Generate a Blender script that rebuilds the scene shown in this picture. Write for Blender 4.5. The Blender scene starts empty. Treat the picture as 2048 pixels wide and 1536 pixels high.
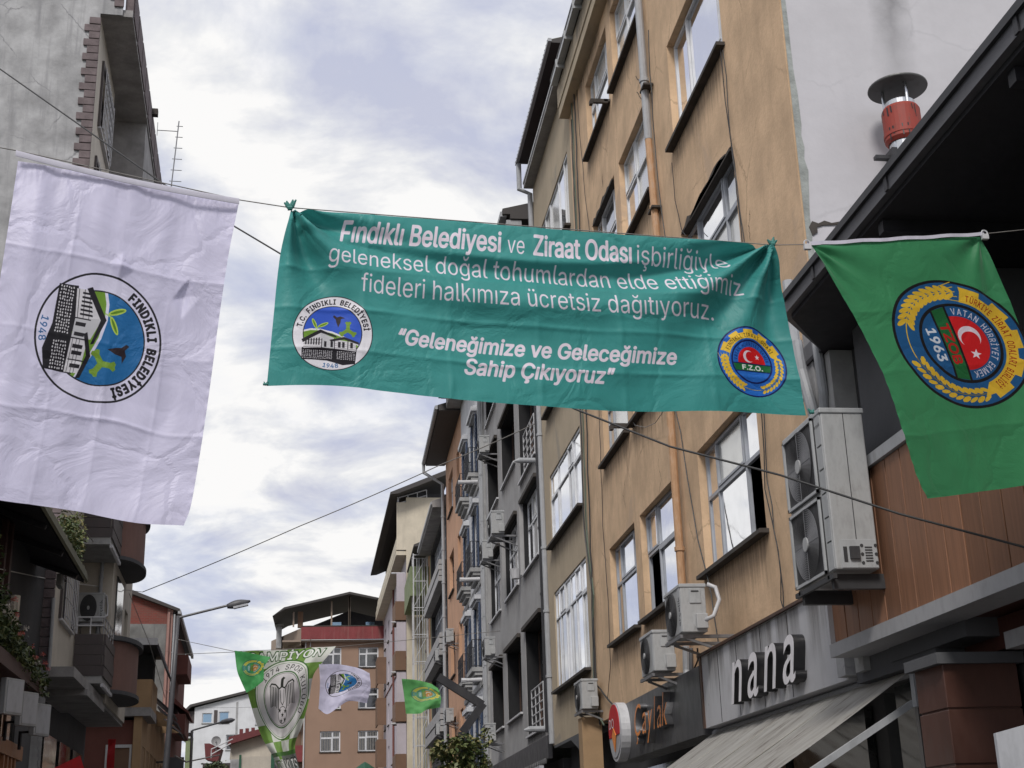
import bpy, bmesh, math, random
import numpy as np
from mathutils import Vector, noise as mnoise
random.seed(7)
sc = bpy.context.scene
COL = sc.collection
R = math.radians
# ------------------------------------------------------------------ camera
F_PX = 2728.0
CAMZ = 1.6
ROT = np.array([[0.9919934396931654, -0.013244386774765703, -0.12559300069941337],
                [-0.12306242295193795, -0.32475136015392925, -0.9377591343918604],
                [-0.02836645312549259, 0.9457066883009412, -0.3237811051311455]])
cam_d = bpy.data.cameras.new('camera')
cam = bpy.data.objects.new('camera', cam_d)
COL.objects.link(cam)
from mathutils import Matrix
cam.matrix_world = Matrix.Translation((0, 0, CAMZ)) @ Matrix([list(r) for r in ROT]).to_4x4()
cam_d.sensor_width = 36.0
cam_d.sensor_fit = 'HORIZONTAL'
cam_d.lens = F_PX / 2048 * 36.0
cam_d.clip_start = 0.1
cam_d.clip_end = 2000
sc.camera = cam
# ------------------------------------------------------------------ sky and light
SUN_EL, SUN_AZ = 46.0, -22.0     # light comes from behind the camera, a little from the left
world = bpy.data.worlds.new('World')
sc.world = world
world.use_nodes = True
nt = world.node_tree
nt.nodes.clear()
def N(nt, t, **k):
    n = nt.nodes.new(t)
    for a, b in k.items():
        if a == 'inp':
            for i, v in b.items():
                n.inputs[i].default_value = v
        else:
            setattr(n, a, b)
    return n
def L(nt, a, b): nt.links.new(a, b)
def MATH(nt, op, a, b=None, clamp=False):
    n = nt.nodes.new('ShaderNodeMath'); n.operation = op; n.use_clamp = clamp
    for i, v in enumerate((a, b)):
        if v is None: continue
        if isinstance(v, (int, float)): n.inputs[i].default_value = v
        else: nt.links.new(v, n.inputs[i])
    return n.outputs[0]
def RAMP(nt, fac, stops):
    n = nt.nodes.new('ShaderNodeValToRGB')
    while len(n.color_ramp.elements) < len(stops): n.color_ramp.elements.new(0.5)
    for e, (p, c) in zip(n.color_ramp.elements, stops):
        e.position = p; e.color = c if len(c) == 4 else (*c, 1)
    nt.links.new(fac, n.inputs[0])
    return n.outputs[0]
def MIX(nt, fac, a, b, blend='MIX'):
    n = nt.nodes.new('ShaderNodeMix'); n.data_type = 'RGBA'; n.blend_type = blend
    for s, v in ((n.inputs[0], fac), (n.inputs[6], a), (n.inputs[7], b)):
        if isinstance(v, (int, float)): s.default_value = v
        elif isinstance(v, tuple): s.default_value = v if len(v) == 4 else (*v, 1)
        else: nt.links.new(v, s)
    return n.outputs[2]
sky = N(nt, 'ShaderNodeTexSky', sky_type='NISHITA', sun_disc=False)
sky.sun_elevation = R(SUN_EL); sky.sun_rotation = R(180 - SUN_AZ)
sky.air_density = 1.0; sky.dust_density = 2.5; sky.ozone_density = 2.0
tc = N(nt, 'ShaderNodeTexCoord')
sep = N(nt, 'ShaderNodeSeparateXYZ'); L(nt, tc.outputs['Generated'], sep.inputs[0])
den = MATH(nt, 'ADD', MATH(nt, 'MAXIMUM', sep.outputs[2], 0.0), 0.22)
cx = MATH(nt, 'DIVIDE', sep.outputs[0], den); cy = MATH(nt, 'DIVIDE', sep.outputs[1], den)
cmb = N(nt, 'ShaderNodeCombineXYZ'); L(nt, cx, cmb.inputs[0]); L(nt, cy, cmb.inputs[1])
cmb.inputs[2].default_value = 1.3
n1 = N(nt, 'ShaderNodeTexNoise', inp={'Scale': 1.75, 'Detail': 9.0, 'Roughness': 0.56, 'Distortion': 0.25}); L(nt, cmb.outputs[0], n1.inputs[0])
n2 = N(nt, 'ShaderNodeTexNoise', inp={'Scale': 4.6, 'Detail': 9.0, 'Roughness': 0.58, 'Distortion': 0.35}); L(nt, cmb.outputs[0], n2.inputs[0])
cover = RAMP(nt, n1.outputs[0], [(0.43, (0.72,) * 3), (0.52, (1, 1, 1))])
hz = RAMP(nt, sep.outputs[2], [(0.0, (1, 1, 1)), (0.18, (0, 0, 0))])
cover = MATH(nt, 'MAXIMUM', cover, MATH(nt, 'MULTIPLY', hz, 0.75))
shade = RAMP(nt, MATH(nt, 'ADD', MATH(nt, 'MULTIPLY', n2.outputs[0], 0.62), MATH(nt, 'MULTIPLY', n1.outputs[0], 0.38)),
             [(0.42, (3.7, 3.85, 4.7)), (0.48, (4.7, 4.8, 5.25)), (0.515, (5.5, 5.55, 5.7)), (0.55, (6.4, 6.35, 6.3))])
skyc = MIX(nt, 0.65, sky.outputs[0], (3.9, 4.2, 5.7))
bgc = MIX(nt, cover, skyc, shade)
bg = N(nt, 'ShaderNodeBackground'); bg.inputs[1].default_value = 0.1
L(nt, bgc, bg.inputs[0])
wo = N(nt, 'ShaderNodeOutputWorld'); L(nt, bg.outputs[0], wo.inputs[0])
sun_d = bpy.data.lights.new('sun', 'SUN'); sun_d.energy = 1.6; sun_d.angle = R(14); sun_d.color = (1.0, 0.96, 0.9)
sun = bpy.data.objects.new('sun', sun_d); COL.objects.link(sun)
sdir = Vector((math.sin(R(SUN_AZ)) * math.cos(R(SUN_EL)), -math.cos(R(SUN_AZ)) * math.cos(R(SUN_EL)), math.sin(R(SUN_EL))))
sun.rotation_euler = sdir.to_track_quat('Z', 'Y').to_euler()
vs = sc.view_settings
vs.view_transform = 'Standard'; vs.look = 'None'; vs.gamma = 1.0; vs.use_curve_mapping = False; vs.exposure = 0.6
sc.cycles.use_denoising = True
sc.cycles.max_bounces = 6; sc.cycles.diffuse_bounces = 3; sc.cycles.glossy_bounces = 3; sc.cycles.transmission_bounces = 4

# ------------------------------------------------------------------ measuring helpers
def P(px, py, ax, val, rot=0.0):
    """point of the photograph on the real plane ax = val of a frame turned by rot degrees"""
    d = ROT @ np.array([px - 1024.0, -(py - 768.0), -F_PX])
    a = R(rot); c, s = math.cos(a), math.sin(a)
    d = np.array([c * d[0] + s * d[1], -s * d[0] + c * d[1], d[2]])
    o = np.array([0, 0, CAMZ]); i = 'XYZ'.index(ax)
    p = o + (val - o[i]) / d[i] * d
    return (float(p[0]), float(p[1]), float(p[2]))
def PW(px, py, o, n):
    """point of the photograph on the plane through o with normal n"""
    d = ROT @ np.array([px - 1024.0, -(py - 768.0), -F_PX])
    c = np.array([0, 0, CAMZ]); o = np.array(o, float); n = np.array(n, float)
    return c + d * ((o - c) @ n) / (d @ n)

# ------------------------------------------------------------------ materials
MATS = {}
def newmat(name):
    m = bpy.data.materials.new(name); m.use_nodes = True; t = m.node_tree; t.nodes.clear()
    o = t.nodes.new('ShaderNodeOutputMaterial'); b = t.nodes.new('ShaderNodeBsdfPrincipled')
    t.links.new(b.outputs[0], o.inputs[0]); MATS[name] = m
    return m, t, b
def mix3(a, b, f): return tuple(a[i] * (1 - f) + b[i] * f for i in range(3))
def stucco(name, col, var=0.22, streak=0.35, bump=0.25, rough=0.9, scale=1.2, dirt=(0.10, 0.09, 0.08), crack=0.0, patch=None, fine=18):
    m, t, b = newmat(name)
    tc = t.nodes.new('ShaderNodeTexCoord')
    na = N(t, 'ShaderNodeTexNoise', inp={'Scale': scale, 'Detail': 6.0, 'Roughness': 0.6}); L(t, tc.outputs['Object'], na.inputs[0])
    mp = N(t, 'ShaderNodeMapping'); mp.inputs['Scale'].default_value = (5.0, 5.0, 0.35); L(t, tc.outputs['Object'], mp.inputs[0])
    nb = N(t, 'ShaderNodeTexNoise', inp={'Scale': 1.1, 'Detail': 5.0, 'Roughness': 0.6}); L(t, mp.outputs[0], nb.inputs[0])
    nc = N(t, 'ShaderNodeTexNoise', inp={'Scale': float(fine), 'Detail': 4.0, 'Roughness': 0.6}); L(t, tc.outputs['Object'], nc.inputs[0])
    lo = tuple(c * (1 - var) for c in col); hi = tuple(min(1, c * (1 + var * 0.6)) for c in col)
    c = RAMP(t, na.outputs[0], [(0.35, lo), (0.65, hi)])
    f = RAMP(t, nb.outputs[0], [(0.52, (0, 0, 0)), (0.72, (streak,) * 3)])
    c = MIX(t, f, c, mix3(col, dirt, 0.6))
    f2 = RAMP(t, nc.outputs[0], [(0.3, (0.16,) * 3), (0.6, (0, 0, 0))])
    c = MIX(t, f2, c, mix3(col, dirt, 0.5))
    if crack:
        vo = N(t, 'ShaderNodeTexVoronoi', feature='DISTANCE_TO_EDGE', inp={'Scale': 0.55})
        wv = MIX(t, 0.12, tc.outputs['Object'], nc.outputs[1], 'ADD'); L(t, wv, vo.inputs[0])
        f3 = RAMP(t, vo.outputs[0], [(0.0, (crack,) * 3), (0.012, (0, 0, 0))])
        f3 = MATH(t, 'MULTIPLY', f3, RAMP(t, na.outputs[0], [(0.48, (0, 0, 0)), (0.58, (1, 1, 1))]))
        c = MIX(t, f3, c, dirt)
    if patch:
        np_ = N(t, 'ShaderNodeTexNoise', inp={'Scale': 0.45, 'Detail': 5.0, 'Roughness': 0.6, 'Distortion': 0.6}); L(t, tc.outputs['Object'], np_.inputs[0])
        c = MIX(t, RAMP(t, np_.outputs[0], [(0.60, (0, 0, 0)), (0.63, (0.75,) * 3)]), c, patch)
    L(t, c, b.inputs['Base Color']); b.inputs['Roughness'].default_value = rough
    bp = N(t, 'ShaderNodeBump', inp={'Strength': bump, 'Distance': 0.03})
    hsum = MATH(t, 'ADD', MATH(t, 'MULTIPLY', na.outputs[0], 0.6), MATH(t, 'MULTIPLY', nc.outputs[0], 0.4))
    L(t, hsum, bp.inputs['Height']); L(t, bp.outputs[0], b.inputs['Normal'])
    return m
def paint(name, col, rough=0.5, metallic=0.0, var=0.12, scale=4.0, dirt=0.25, spec=0.5, dirtcol=(0.07, 0.06, 0.05)):
    m, t, b = newmat(name)
    tc = t.nodes.new('ShaderNodeTexCoord')
    mp = N(t, 'ShaderNodeMapping'); mp.inputs['Scale'].default_value = (2.0, 2.0, 0.8); L(t, tc.outputs['Object'], mp.inputs[0])
    na = N(t, 'ShaderNodeTexNoise', inp={'Scale': scale, 'Detail': 6.0, 'Roughness': 0.65}); L(t, mp.outputs[0], na.inputs[0])
    c = RAMP(t, na.outputs[0], [(0.35, tuple(x * (1 - var) for x in col)), (0.6, tuple(min(1, x * (1 + var)) for x in col))])
    f = RAMP(t, na.outputs[0], [(0.52, (0, 0, 0)), (0.75, (dirt,) * 3)])
    c = MIX(t, f, c, dirtcol)
    L(t, c, b.inputs['Base Color']); b.inputs['Metallic'].default_value = metallic
    L(t, RAMP(t, na.outputs[0], [(0.3, (max(0, rough - 0.08),) * 3), (0.7, (min(1, rough + 0.12),) * 3)]), b.inputs['Roughness'])
    b.inputs['Specular IOR Level'].default_value = spec
    bp = N(t, 'ShaderNodeBump', inp={'Strength': 0.08, 'Distance': 0.01}); L(t, na.outputs[0], bp.inputs['Height']); L(t, bp.outputs[0], b.inputs['Normal'])
    return m
def glass(name, col, rough=0.03, metallic=0.0, wav=0.05):
    m, t, b = newmat(name)
    tc = t.nodes.new('ShaderNodeTexCoord')
    na = N(t, 'ShaderNodeTexNoise', inp={'Scale': 1.3, 'Detail': 2.0}); L(t, tc.outputs['Object'], na.inputs[0])
    nb = N(t, 'ShaderNodeTexNoise', inp={'Scale': 5.0, 'Detail': 5.0}); L(t, tc.outputs['Object'], nb.inputs[0])
    L(t, MIX(t, RAMP(t, nb.outputs[0], [(0.4, (0, 0, 0)), (0.7, (0.3,) * 3)]), col, mix3(col, (0.5, 0.5, 0.48), 0.3)), b.inputs['Base Color'])
    b.inputs['Metallic'].default_value = metallic
    L(t, RAMP(t, nb.outputs[0], [(0.4, (rough,) * 3), (0.75, (rough + 0.06,) * 3)]), b.inputs['Roughness'])
    b.inputs['IOR'].default_value = 1.9
    bp = N(t, 'ShaderNodeBump', inp={'Strength': wav, 'Distance': 0.05}); L(t, na.outputs[0], bp.inputs['Height']); L(t, bp.outputs[0], b.inputs['Normal'])
    return m
def wood(name, col, scale=1.0):
    m, t, b = newmat(name)
    tc = t.nodes.new('ShaderNodeTexCoord'); oi = t.nodes.new('ShaderNodeObjectInfo')
    ad = N(t, 'ShaderNodeVectorMath', operation='ADD'); L(t, tc.outputs['Object'], ad.inputs[0])
    sc_ = N(t, 'ShaderNodeVectorMath', operation='SCALE'); sc_.inputs['Scale'].default_value = 1.0
    cb = t.nodes.new('ShaderNodeCombineXYZ'); L(t, MATH(t, 'MULTIPLY', oi.outputs['Random'], 31.0), cb.inputs[0]); L(t, MATH(t, 'MULTIPLY', oi.outputs['Random'], 17.0), cb.inputs[2])
    L(t, cb.outputs[0], ad.inputs[1])
    mp = N(t, 'ShaderNodeMapping'); mp.inputs['Scale'].default_value = (14 * scale, 14 * scale, 0.8 * scale); L(t, ad.outputs[0], mp.inputs[0])
    na = N(t, 'ShaderNodeTexNoise', inp={'Scale': 2.0, 'Detail': 6.0, 'Roughness': 0.6, 'Distortion': 0.4}); L(t, mp.outputs[0], na.inputs[0])
    c = RAMP(t, na.outputs[0], [(0.3, tuple(x * 0.8 for x in col)), (0.52, col), (0.75, tuple(x * 1.15 for x in col))])
    hs = N(t, 'ShaderNodeHueSaturation'); L(t, c, hs.inputs['Color'])
    L(t, MATH(t, 'ADD', MATH(t, 'MULTIPLY', oi.outputs['Random'], 0.5), 0.75), hs.inputs['Value'])
    L(t, hs.outputs[0], b.inputs['Base Color']); b.inputs['Roughness'].default_value = 0.5
    bp = N(t, 'ShaderNodeBump', inp={'Strength': 0.15, 'Distance': 0.01}); L(t, na.outputs[0], bp.inputs['Height']); L(t, bp.outputs[0], b.inputs['Normal'])
    return m
def bricks(name, c1, c2, mortar, sx=0.22, sz=0.075, axis='x'):
    m, t, b = newmat(name)
    tc = t.nodes.new('ShaderNodeTexCoord'); sp = t.nodes.new('ShaderNodeSeparateXYZ'); L(t, tc.outputs['Object'], sp.inputs[0])
    cb = t.nodes.new('ShaderNodeCombineXYZ'); L(t, sp.outputs[0 if axis == 'x' else 1], cb.inputs[0]); L(t, sp.outputs[2], cb.inputs[1])
    br = N(t, 'ShaderNodeTexBrick', inp={'Color1': (*c1, 1), 'Color2': (*c2, 1), 'Mortar': (*mortar, 1), 'Scale': 1.0, 'Mortar Size': 0.012, 'Brick Width': sx, 'Row Height': sz})
    L(t, cb.outputs[0], br.inputs[0])
    na = N(t, 'ShaderNodeTexNoise', inp={'Scale': 1.2, 'Detail': 5.0}); L(t, tc.outputs['Object'], na.inputs[0])
    c = MIX(t, RAMP(t, na.outputs[0], [(0.45, (0, 0, 0)), (0.7, (0.6,) * 3)]), br.outputs[0], mortar)
    L(t, c, b.inputs['Base Color']); b.inputs['Roughness'].default_value = 0.9
    return m
def leafmat(name, c1, c2):
    m, t, b = newmat(name)
    oi = N(t, 'ShaderNodeTexCoord'); na = N(t, 'ShaderNodeTexNoise', inp={'Scale': 9.0, 'Detail': 3.0}); L(t, oi.outputs['Object'], na.inputs[0])
    L(t, RAMP(t, na.outputs[0], [(0.35, c1), (0.65, c2)]), b.inputs['Base Color']); b.inputs['Roughness'].default_value = 0.55
    return m
# walls
stucco('orange_wall', (0.63, 0.44, 0.28), var=0.20, streak=0.34, bump=0.35, scale=1.3, crack=0.5, patch=(0.50, 0.36, 0.25), dirt=(0.20, 0.13, 0.08))
stucco('yellow_wall', (0.44, 0.36, 0.26), var=0.10, streak=0.22, bump=0.2, scale=0.9, dirt=(0.16, 0.14, 0.11), patch=(0.30, 0.265, 0.22))
stucco('pale_end_wall', (0.50, 0.49, 0.52), var=0.06, streak=0.10, bump=0.2, scale=1.1, crack=0.25, dirt=(0.30, 0.30, 0.32), fine=9)
stucco('gray_wall', (0.36, 0.355, 0.36), var=0.14, streak=0.2, bump=0.15, dirt=(0.12, 0.12, 0.12))
stucco('concrete', (0.36, 0.36, 0.37), var=0.4, streak=0.75, bump=0.5, scale=1.0, dirt=(0.11, 0.11, 0.12), crack=0.7, fine=10)
stucco('old_concrete', (0.17, 0.172, 0.17), var=0.45, streak=0.7, bump=0.5, scale=1.0, dirt=(0.07, 0.07, 0.07), crack=0.5, fine=10)
stucco('concrete_trim', (0.33, 0.33, 0.33), var=0.25, streak=0.4, bump=0.3, scale=2.5)
stucco('soffit_gray', (0.30, 0.29, 0.29), var=0.25, streak=0.25, bump=0.3, scale=2.0)
stucco('white_wall', (0.62, 0.63, 0.66), var=0.1, streak=0.22, bump=0.1, scale=1.0, dirt=(0.25, 0.25, 0.26))
stucco('white_blue_wall', (0.55, 0.56, 0.59), var=0.1, streak=0.25, bump=0.1, scale=1.0, dirt=(0.2, 0.2, 0.22))
stucco('peach_wall', (0.52, 0.30, 0.19), var=0.12, streak=0.18, bump=0.15, scale=1.0, dirt=(0.25, 0.15, 0.1), crack=0.4)
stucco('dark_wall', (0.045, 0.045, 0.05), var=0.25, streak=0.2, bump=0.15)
stucco('olive_wall', (0.36, 0.34, 0.19), var=0.15, streak=0.25, bump=0.15)
stucco('olive_panel', (0.20, 0.24, 0.13), var=0.15, streak=0.25, bump=0.15)
stucco('lilac_wall', (0.46, 0.42, 0.46), var=0.08, streak=0.2, bump=0.1)
stucco('cream_wall', (0.56, 0.50, 0.40), var=0.12, streak=0.35, bump=0.12, dirt=(0.25, 0.22, 0.18))
stucco('cream_facade', (0.52, 0.475, 0.41), var=0.12, streak=0.3, bump=0.15, dirt=(0.15, 0.14, 0.12))
stucco('tan_wall', (0.31, 0.205, 0.15), var=0.09, streak=0.12, bump=0.1, scale=0.5)
stucco('tan_side_wall', (0.30, 0.235, 0.19), var=0.09, streak=0.12, bump=0.1, scale=0.5)
stucco('salmon_wall', (0.22, 0.125, 0.105), var=0.12, streak=0.25, bump=0.15, dirt=(0.13, 0.08, 0.07))
stucco('ochre_wall', (0.36, 0.235, 0.13), var=0.12, streak=0.15, bump=0.15)
stucco('maroon_wall', (0.16, 0.06, 0.05), var=0.15, streak=0.1, bump=0.1)
stucco('red_parapet', (0.20, 0.04, 0.045), var=0.18, streak=0.45, bump=0.2, dirt=(0.3, 0.22, 0.18))
stucco('brown_panel', (0.17, 0.10, 0.065), var=0.1, streak=0.15, bump=0.05)
stucco('dark_render', (0.085, 0.087, 0.095), var=0.15, streak=0.1, bump=0.2)
stucco('quoin', (0.145, 0.115, 0.12), var=0.25, streak=0.1, bump=0.6, scale=4)
stucco('mortar', (0.30, 0.32, 0.31), var=0.25, streak=0.3, bump=0.6, scale=6)
stucco('slate', (0.055, 0.047, 0.042), var=0.3, streak=0.2, bump=0.3, scale=4, dirt=(0.12, 0.11, 0.1))
stucco('asphalt', (0.05, 0.05, 0.05), var=0.2, streak=0, bump=0.3)
stucco('paving', (0.22, 0.21, 0.2), var=0.2, streak=0, bump=0.3, scale=2)
stucco('earth', (0.10, 0.11, 0.07), var=0.3, streak=0, bump=0.3, scale=0.1)
stucco('red_siding', (0.19, 0.04, 0.05), var=0.35, streak=0.5, bump=0.2, dirt=(0.1, 0.07, 0.08))
bricks('brick_red', (0.21, 0.04, 0.03), (0.16, 0.035, 0.028), (0.15, 0.075, 0.06))
# paints and metals
paint('frame_white', (0.62, 0.63, 0.66), rough=0.35, dirt=0.2)
paint('frame_gray', (0.34, 0.36, 0.40), rough=0.4, dirt=0.2)
paint('frame_dark', (0.035, 0.028, 0.03), rough=0.4)
paint('frame_blue', (0.02, 0.04, 0.09), rough=0.5)
paint('frame_brown', (0.07, 0.035, 0.022), rough=0.5)
paint('unit_white', (0.36, 0.365, 0.37), rough=0.45, dirt=0.55, scale=5.0, var=0.12)
paint('unit_edge', (0.36, 0.37, 0.38), rough=0.4, dirt=0.3)
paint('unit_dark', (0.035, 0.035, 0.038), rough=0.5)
paint('black_metal', (0.022, 0.022, 0.026), rough=0.45)
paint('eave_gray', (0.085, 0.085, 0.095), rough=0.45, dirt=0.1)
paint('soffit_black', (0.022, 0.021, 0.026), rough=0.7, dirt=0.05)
paint('trim_white', (0.50, 0.50, 0.52), rough=0.45, dirt=0.3)
paint('pipe_gray', (0.33, 0.34, 0.36), rough=0.5, dirt=0.4)
paint('pipe_orange', (0.42, 0.25, 0.14), rough=0.7, dirt=0.45, dirtcol=(0.35, 0.35, 0.34), scale=7)
paint('pipe_pink', (0.30, 0.17, 0.15), rough=0.6)
paint('steel', (0.55, 0.56, 0.58), rough=0.22, metallic=1.0, dirt=0.25)
paint('dull_steel', (0.22, 0.22, 0.23), rough=0.45, metallic=0.7, dirt=0.2)
paint('red_paint', (0.27, 0.035, 0.022), rough=0.6, dirt=0.95, scale=9)
paint('rain_cap', (0.10, 0.10, 0.10), rough=0.5, metallic=0.6, dirt=0.4)
paint('cable_black', (0.03, 0.03, 0.032), rough=0.6)
paint('cable_gray', (0.20, 0.19, 0.18), rough=0.7)
paint('cable_green', (0.10, 0.13, 0.10), rough=0.7)
paint('rope_white', (0.55, 0.54, 0.52), rough=0.8)
paint('sign_gray', (0.47, 0.47, 0.495), rough=0.35, dirt=0.3, scale=1.5)
paint('sign_dark', (0.07, 0.07, 0.075), rough=0.35, dirt=0.1)
paint('letter_face', (0.72, 0.70, 0.73), rough=0.4, dirt=0.05)
paint('letter_side', (0.012, 0.012, 0.014), rough=0.4)
paint('letter_orange', (0.75, 0.25, 0.05), rough=0.4, dirt=0.05)
paint('roof_dark', (0.05, 0.045, 0.045), rough=0.7)
paint('roof_red', (0.13, 0.025, 0.028), rough=0.6, dirt=0.3)
paint('roof_mossy', (0.13, 0.13, 0.09), rough=0.9, dirt=0.3)
paint('awning_cloth', (0.42, 0.41, 0.40), rough=0.85, dirt=0.75, scale=1.8, dirtcol=(0.14, 0.12, 0.10))
paint('awning_dark', (0.05, 0.045, 0.05), rough=0.8)
paint('siding_brown', (0.062, 0.05, 0.05), rough=0.6)
paint('marble_dark', (0.075, 0.032, 0.023), rough=0.4, dirt=0.15)
paint('trim_gray', (0.33, 0.33, 0.345), rough=0.5, dirt=0.35)
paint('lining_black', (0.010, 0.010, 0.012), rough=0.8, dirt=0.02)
paint('panel_white', (0.40, 0.41, 0.44), rough=0.4, dirt=0.1)
paint('red_cloth', (0.45, 0.01, 0.015), rough=0.7, dirt=0.05)
paint('orange_wood', (0.30, 0.13, 0.055), rough=0.5)
paint('green_cloth', (0.02, 0.09, 0.05), rough=0.7)
paint('curtain', (0.16, 0.155, 0.15), rough=0.9, var=0.3, scale=9)
glass('window_glass', (0.80, 0.81, 0.84), rough=0.03, metallic=0.95)
glass('window_glass_curtain', (0.62, 0.62, 0.60), rough=0.16, metallic=0.55, wav=0.15)
glass('window_glass_dim', (0.40, 0.41, 0.43), rough=0.04, metallic=0.8)
glass('dark_glass', (0.03, 0.032, 0.036), rough=0.05)
glass('blue_glass', (0.25, 0.38, 0.50), rough=0.04, metallic=0.7)
glass('shop_glass', (0.012, 0.013, 0.015), rough=0.06)
wood('wood_plank', (0.25, 0.122, 0.07))
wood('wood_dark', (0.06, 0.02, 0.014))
leafmat('leaf_dark', (0.035, 0.06, 0.022), (0.07, 0.10, 0.03))
leafmat('leaf_light', (0.09, 0.12, 0.035), (0.13, 0.14, 0.05))
leafmat('leaf_yellow', (0.15, 0.14, 0.05), (0.22, 0.19, 0.08))
leafmat('petal_pink', (0.5, 0.10, 0.10), (0.65, 0.2, 0.16))
leafmat('petal_white', (0.5, 0.45, 0.42), (0.6, 0.55, 0.5))
leafmat('bark', (0.07, 0.05, 0.035), (0.12, 0.09, 0.06))

m, t, b = newmat('rain_stain')     # dirt that rain has washed down from a sill, fading out below
uvn = t.nodes.new('ShaderNodeUVMap'); uvn.uv_map = 'UVMap'; tco = t.nodes.new('ShaderNodeTexCoord')
mpn = N(t, 'ShaderNodeMapping'); mpn.inputs['Scale'].default_value = (9, 9, 0.5); L(t, tco.outputs['Object'], mpn.inputs[0])
nn1 = N(t, 'ShaderNodeTexNoise', inp={'Scale': 1.6, 'Detail': 5.0, 'Roughness': 0.6}); L(t, mpn.outputs[0], nn1.inputs[0])
spn = t.nodes.new('ShaderNodeSeparateXYZ'); L(t, uvn.outputs[0], spn.inputs[0])
edge = MATH(t, 'MULTIPLY', MATH(t, 'MULTIPLY', spn.outputs[0], MATH(t, 'SUBTRACT', 1.0, spn.outputs[0])), 12.0, True)
al = MATH(t, 'MULTIPLY', RAMP(t, MATH(t, 'ADD', MATH(t, 'MULTIPLY', nn1.outputs[0], 0.75), MATH(t, 'MULTIPLY', spn.outputs[1], 0.32)), [(0.46, (0, 0, 0)), (0.74, (0.5,) * 3)]), MATH(t, 'MULTIPLY', edge, MATH(t, 'POWER', spn.outputs[1], 0.8)))
b.inputs['Base Color'].default_value = (0.10, 0.085, 0.07, 1); b.inputs['Roughness'].default_value = 0.95; L(t, al, b.inputs['Alpha'])
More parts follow.
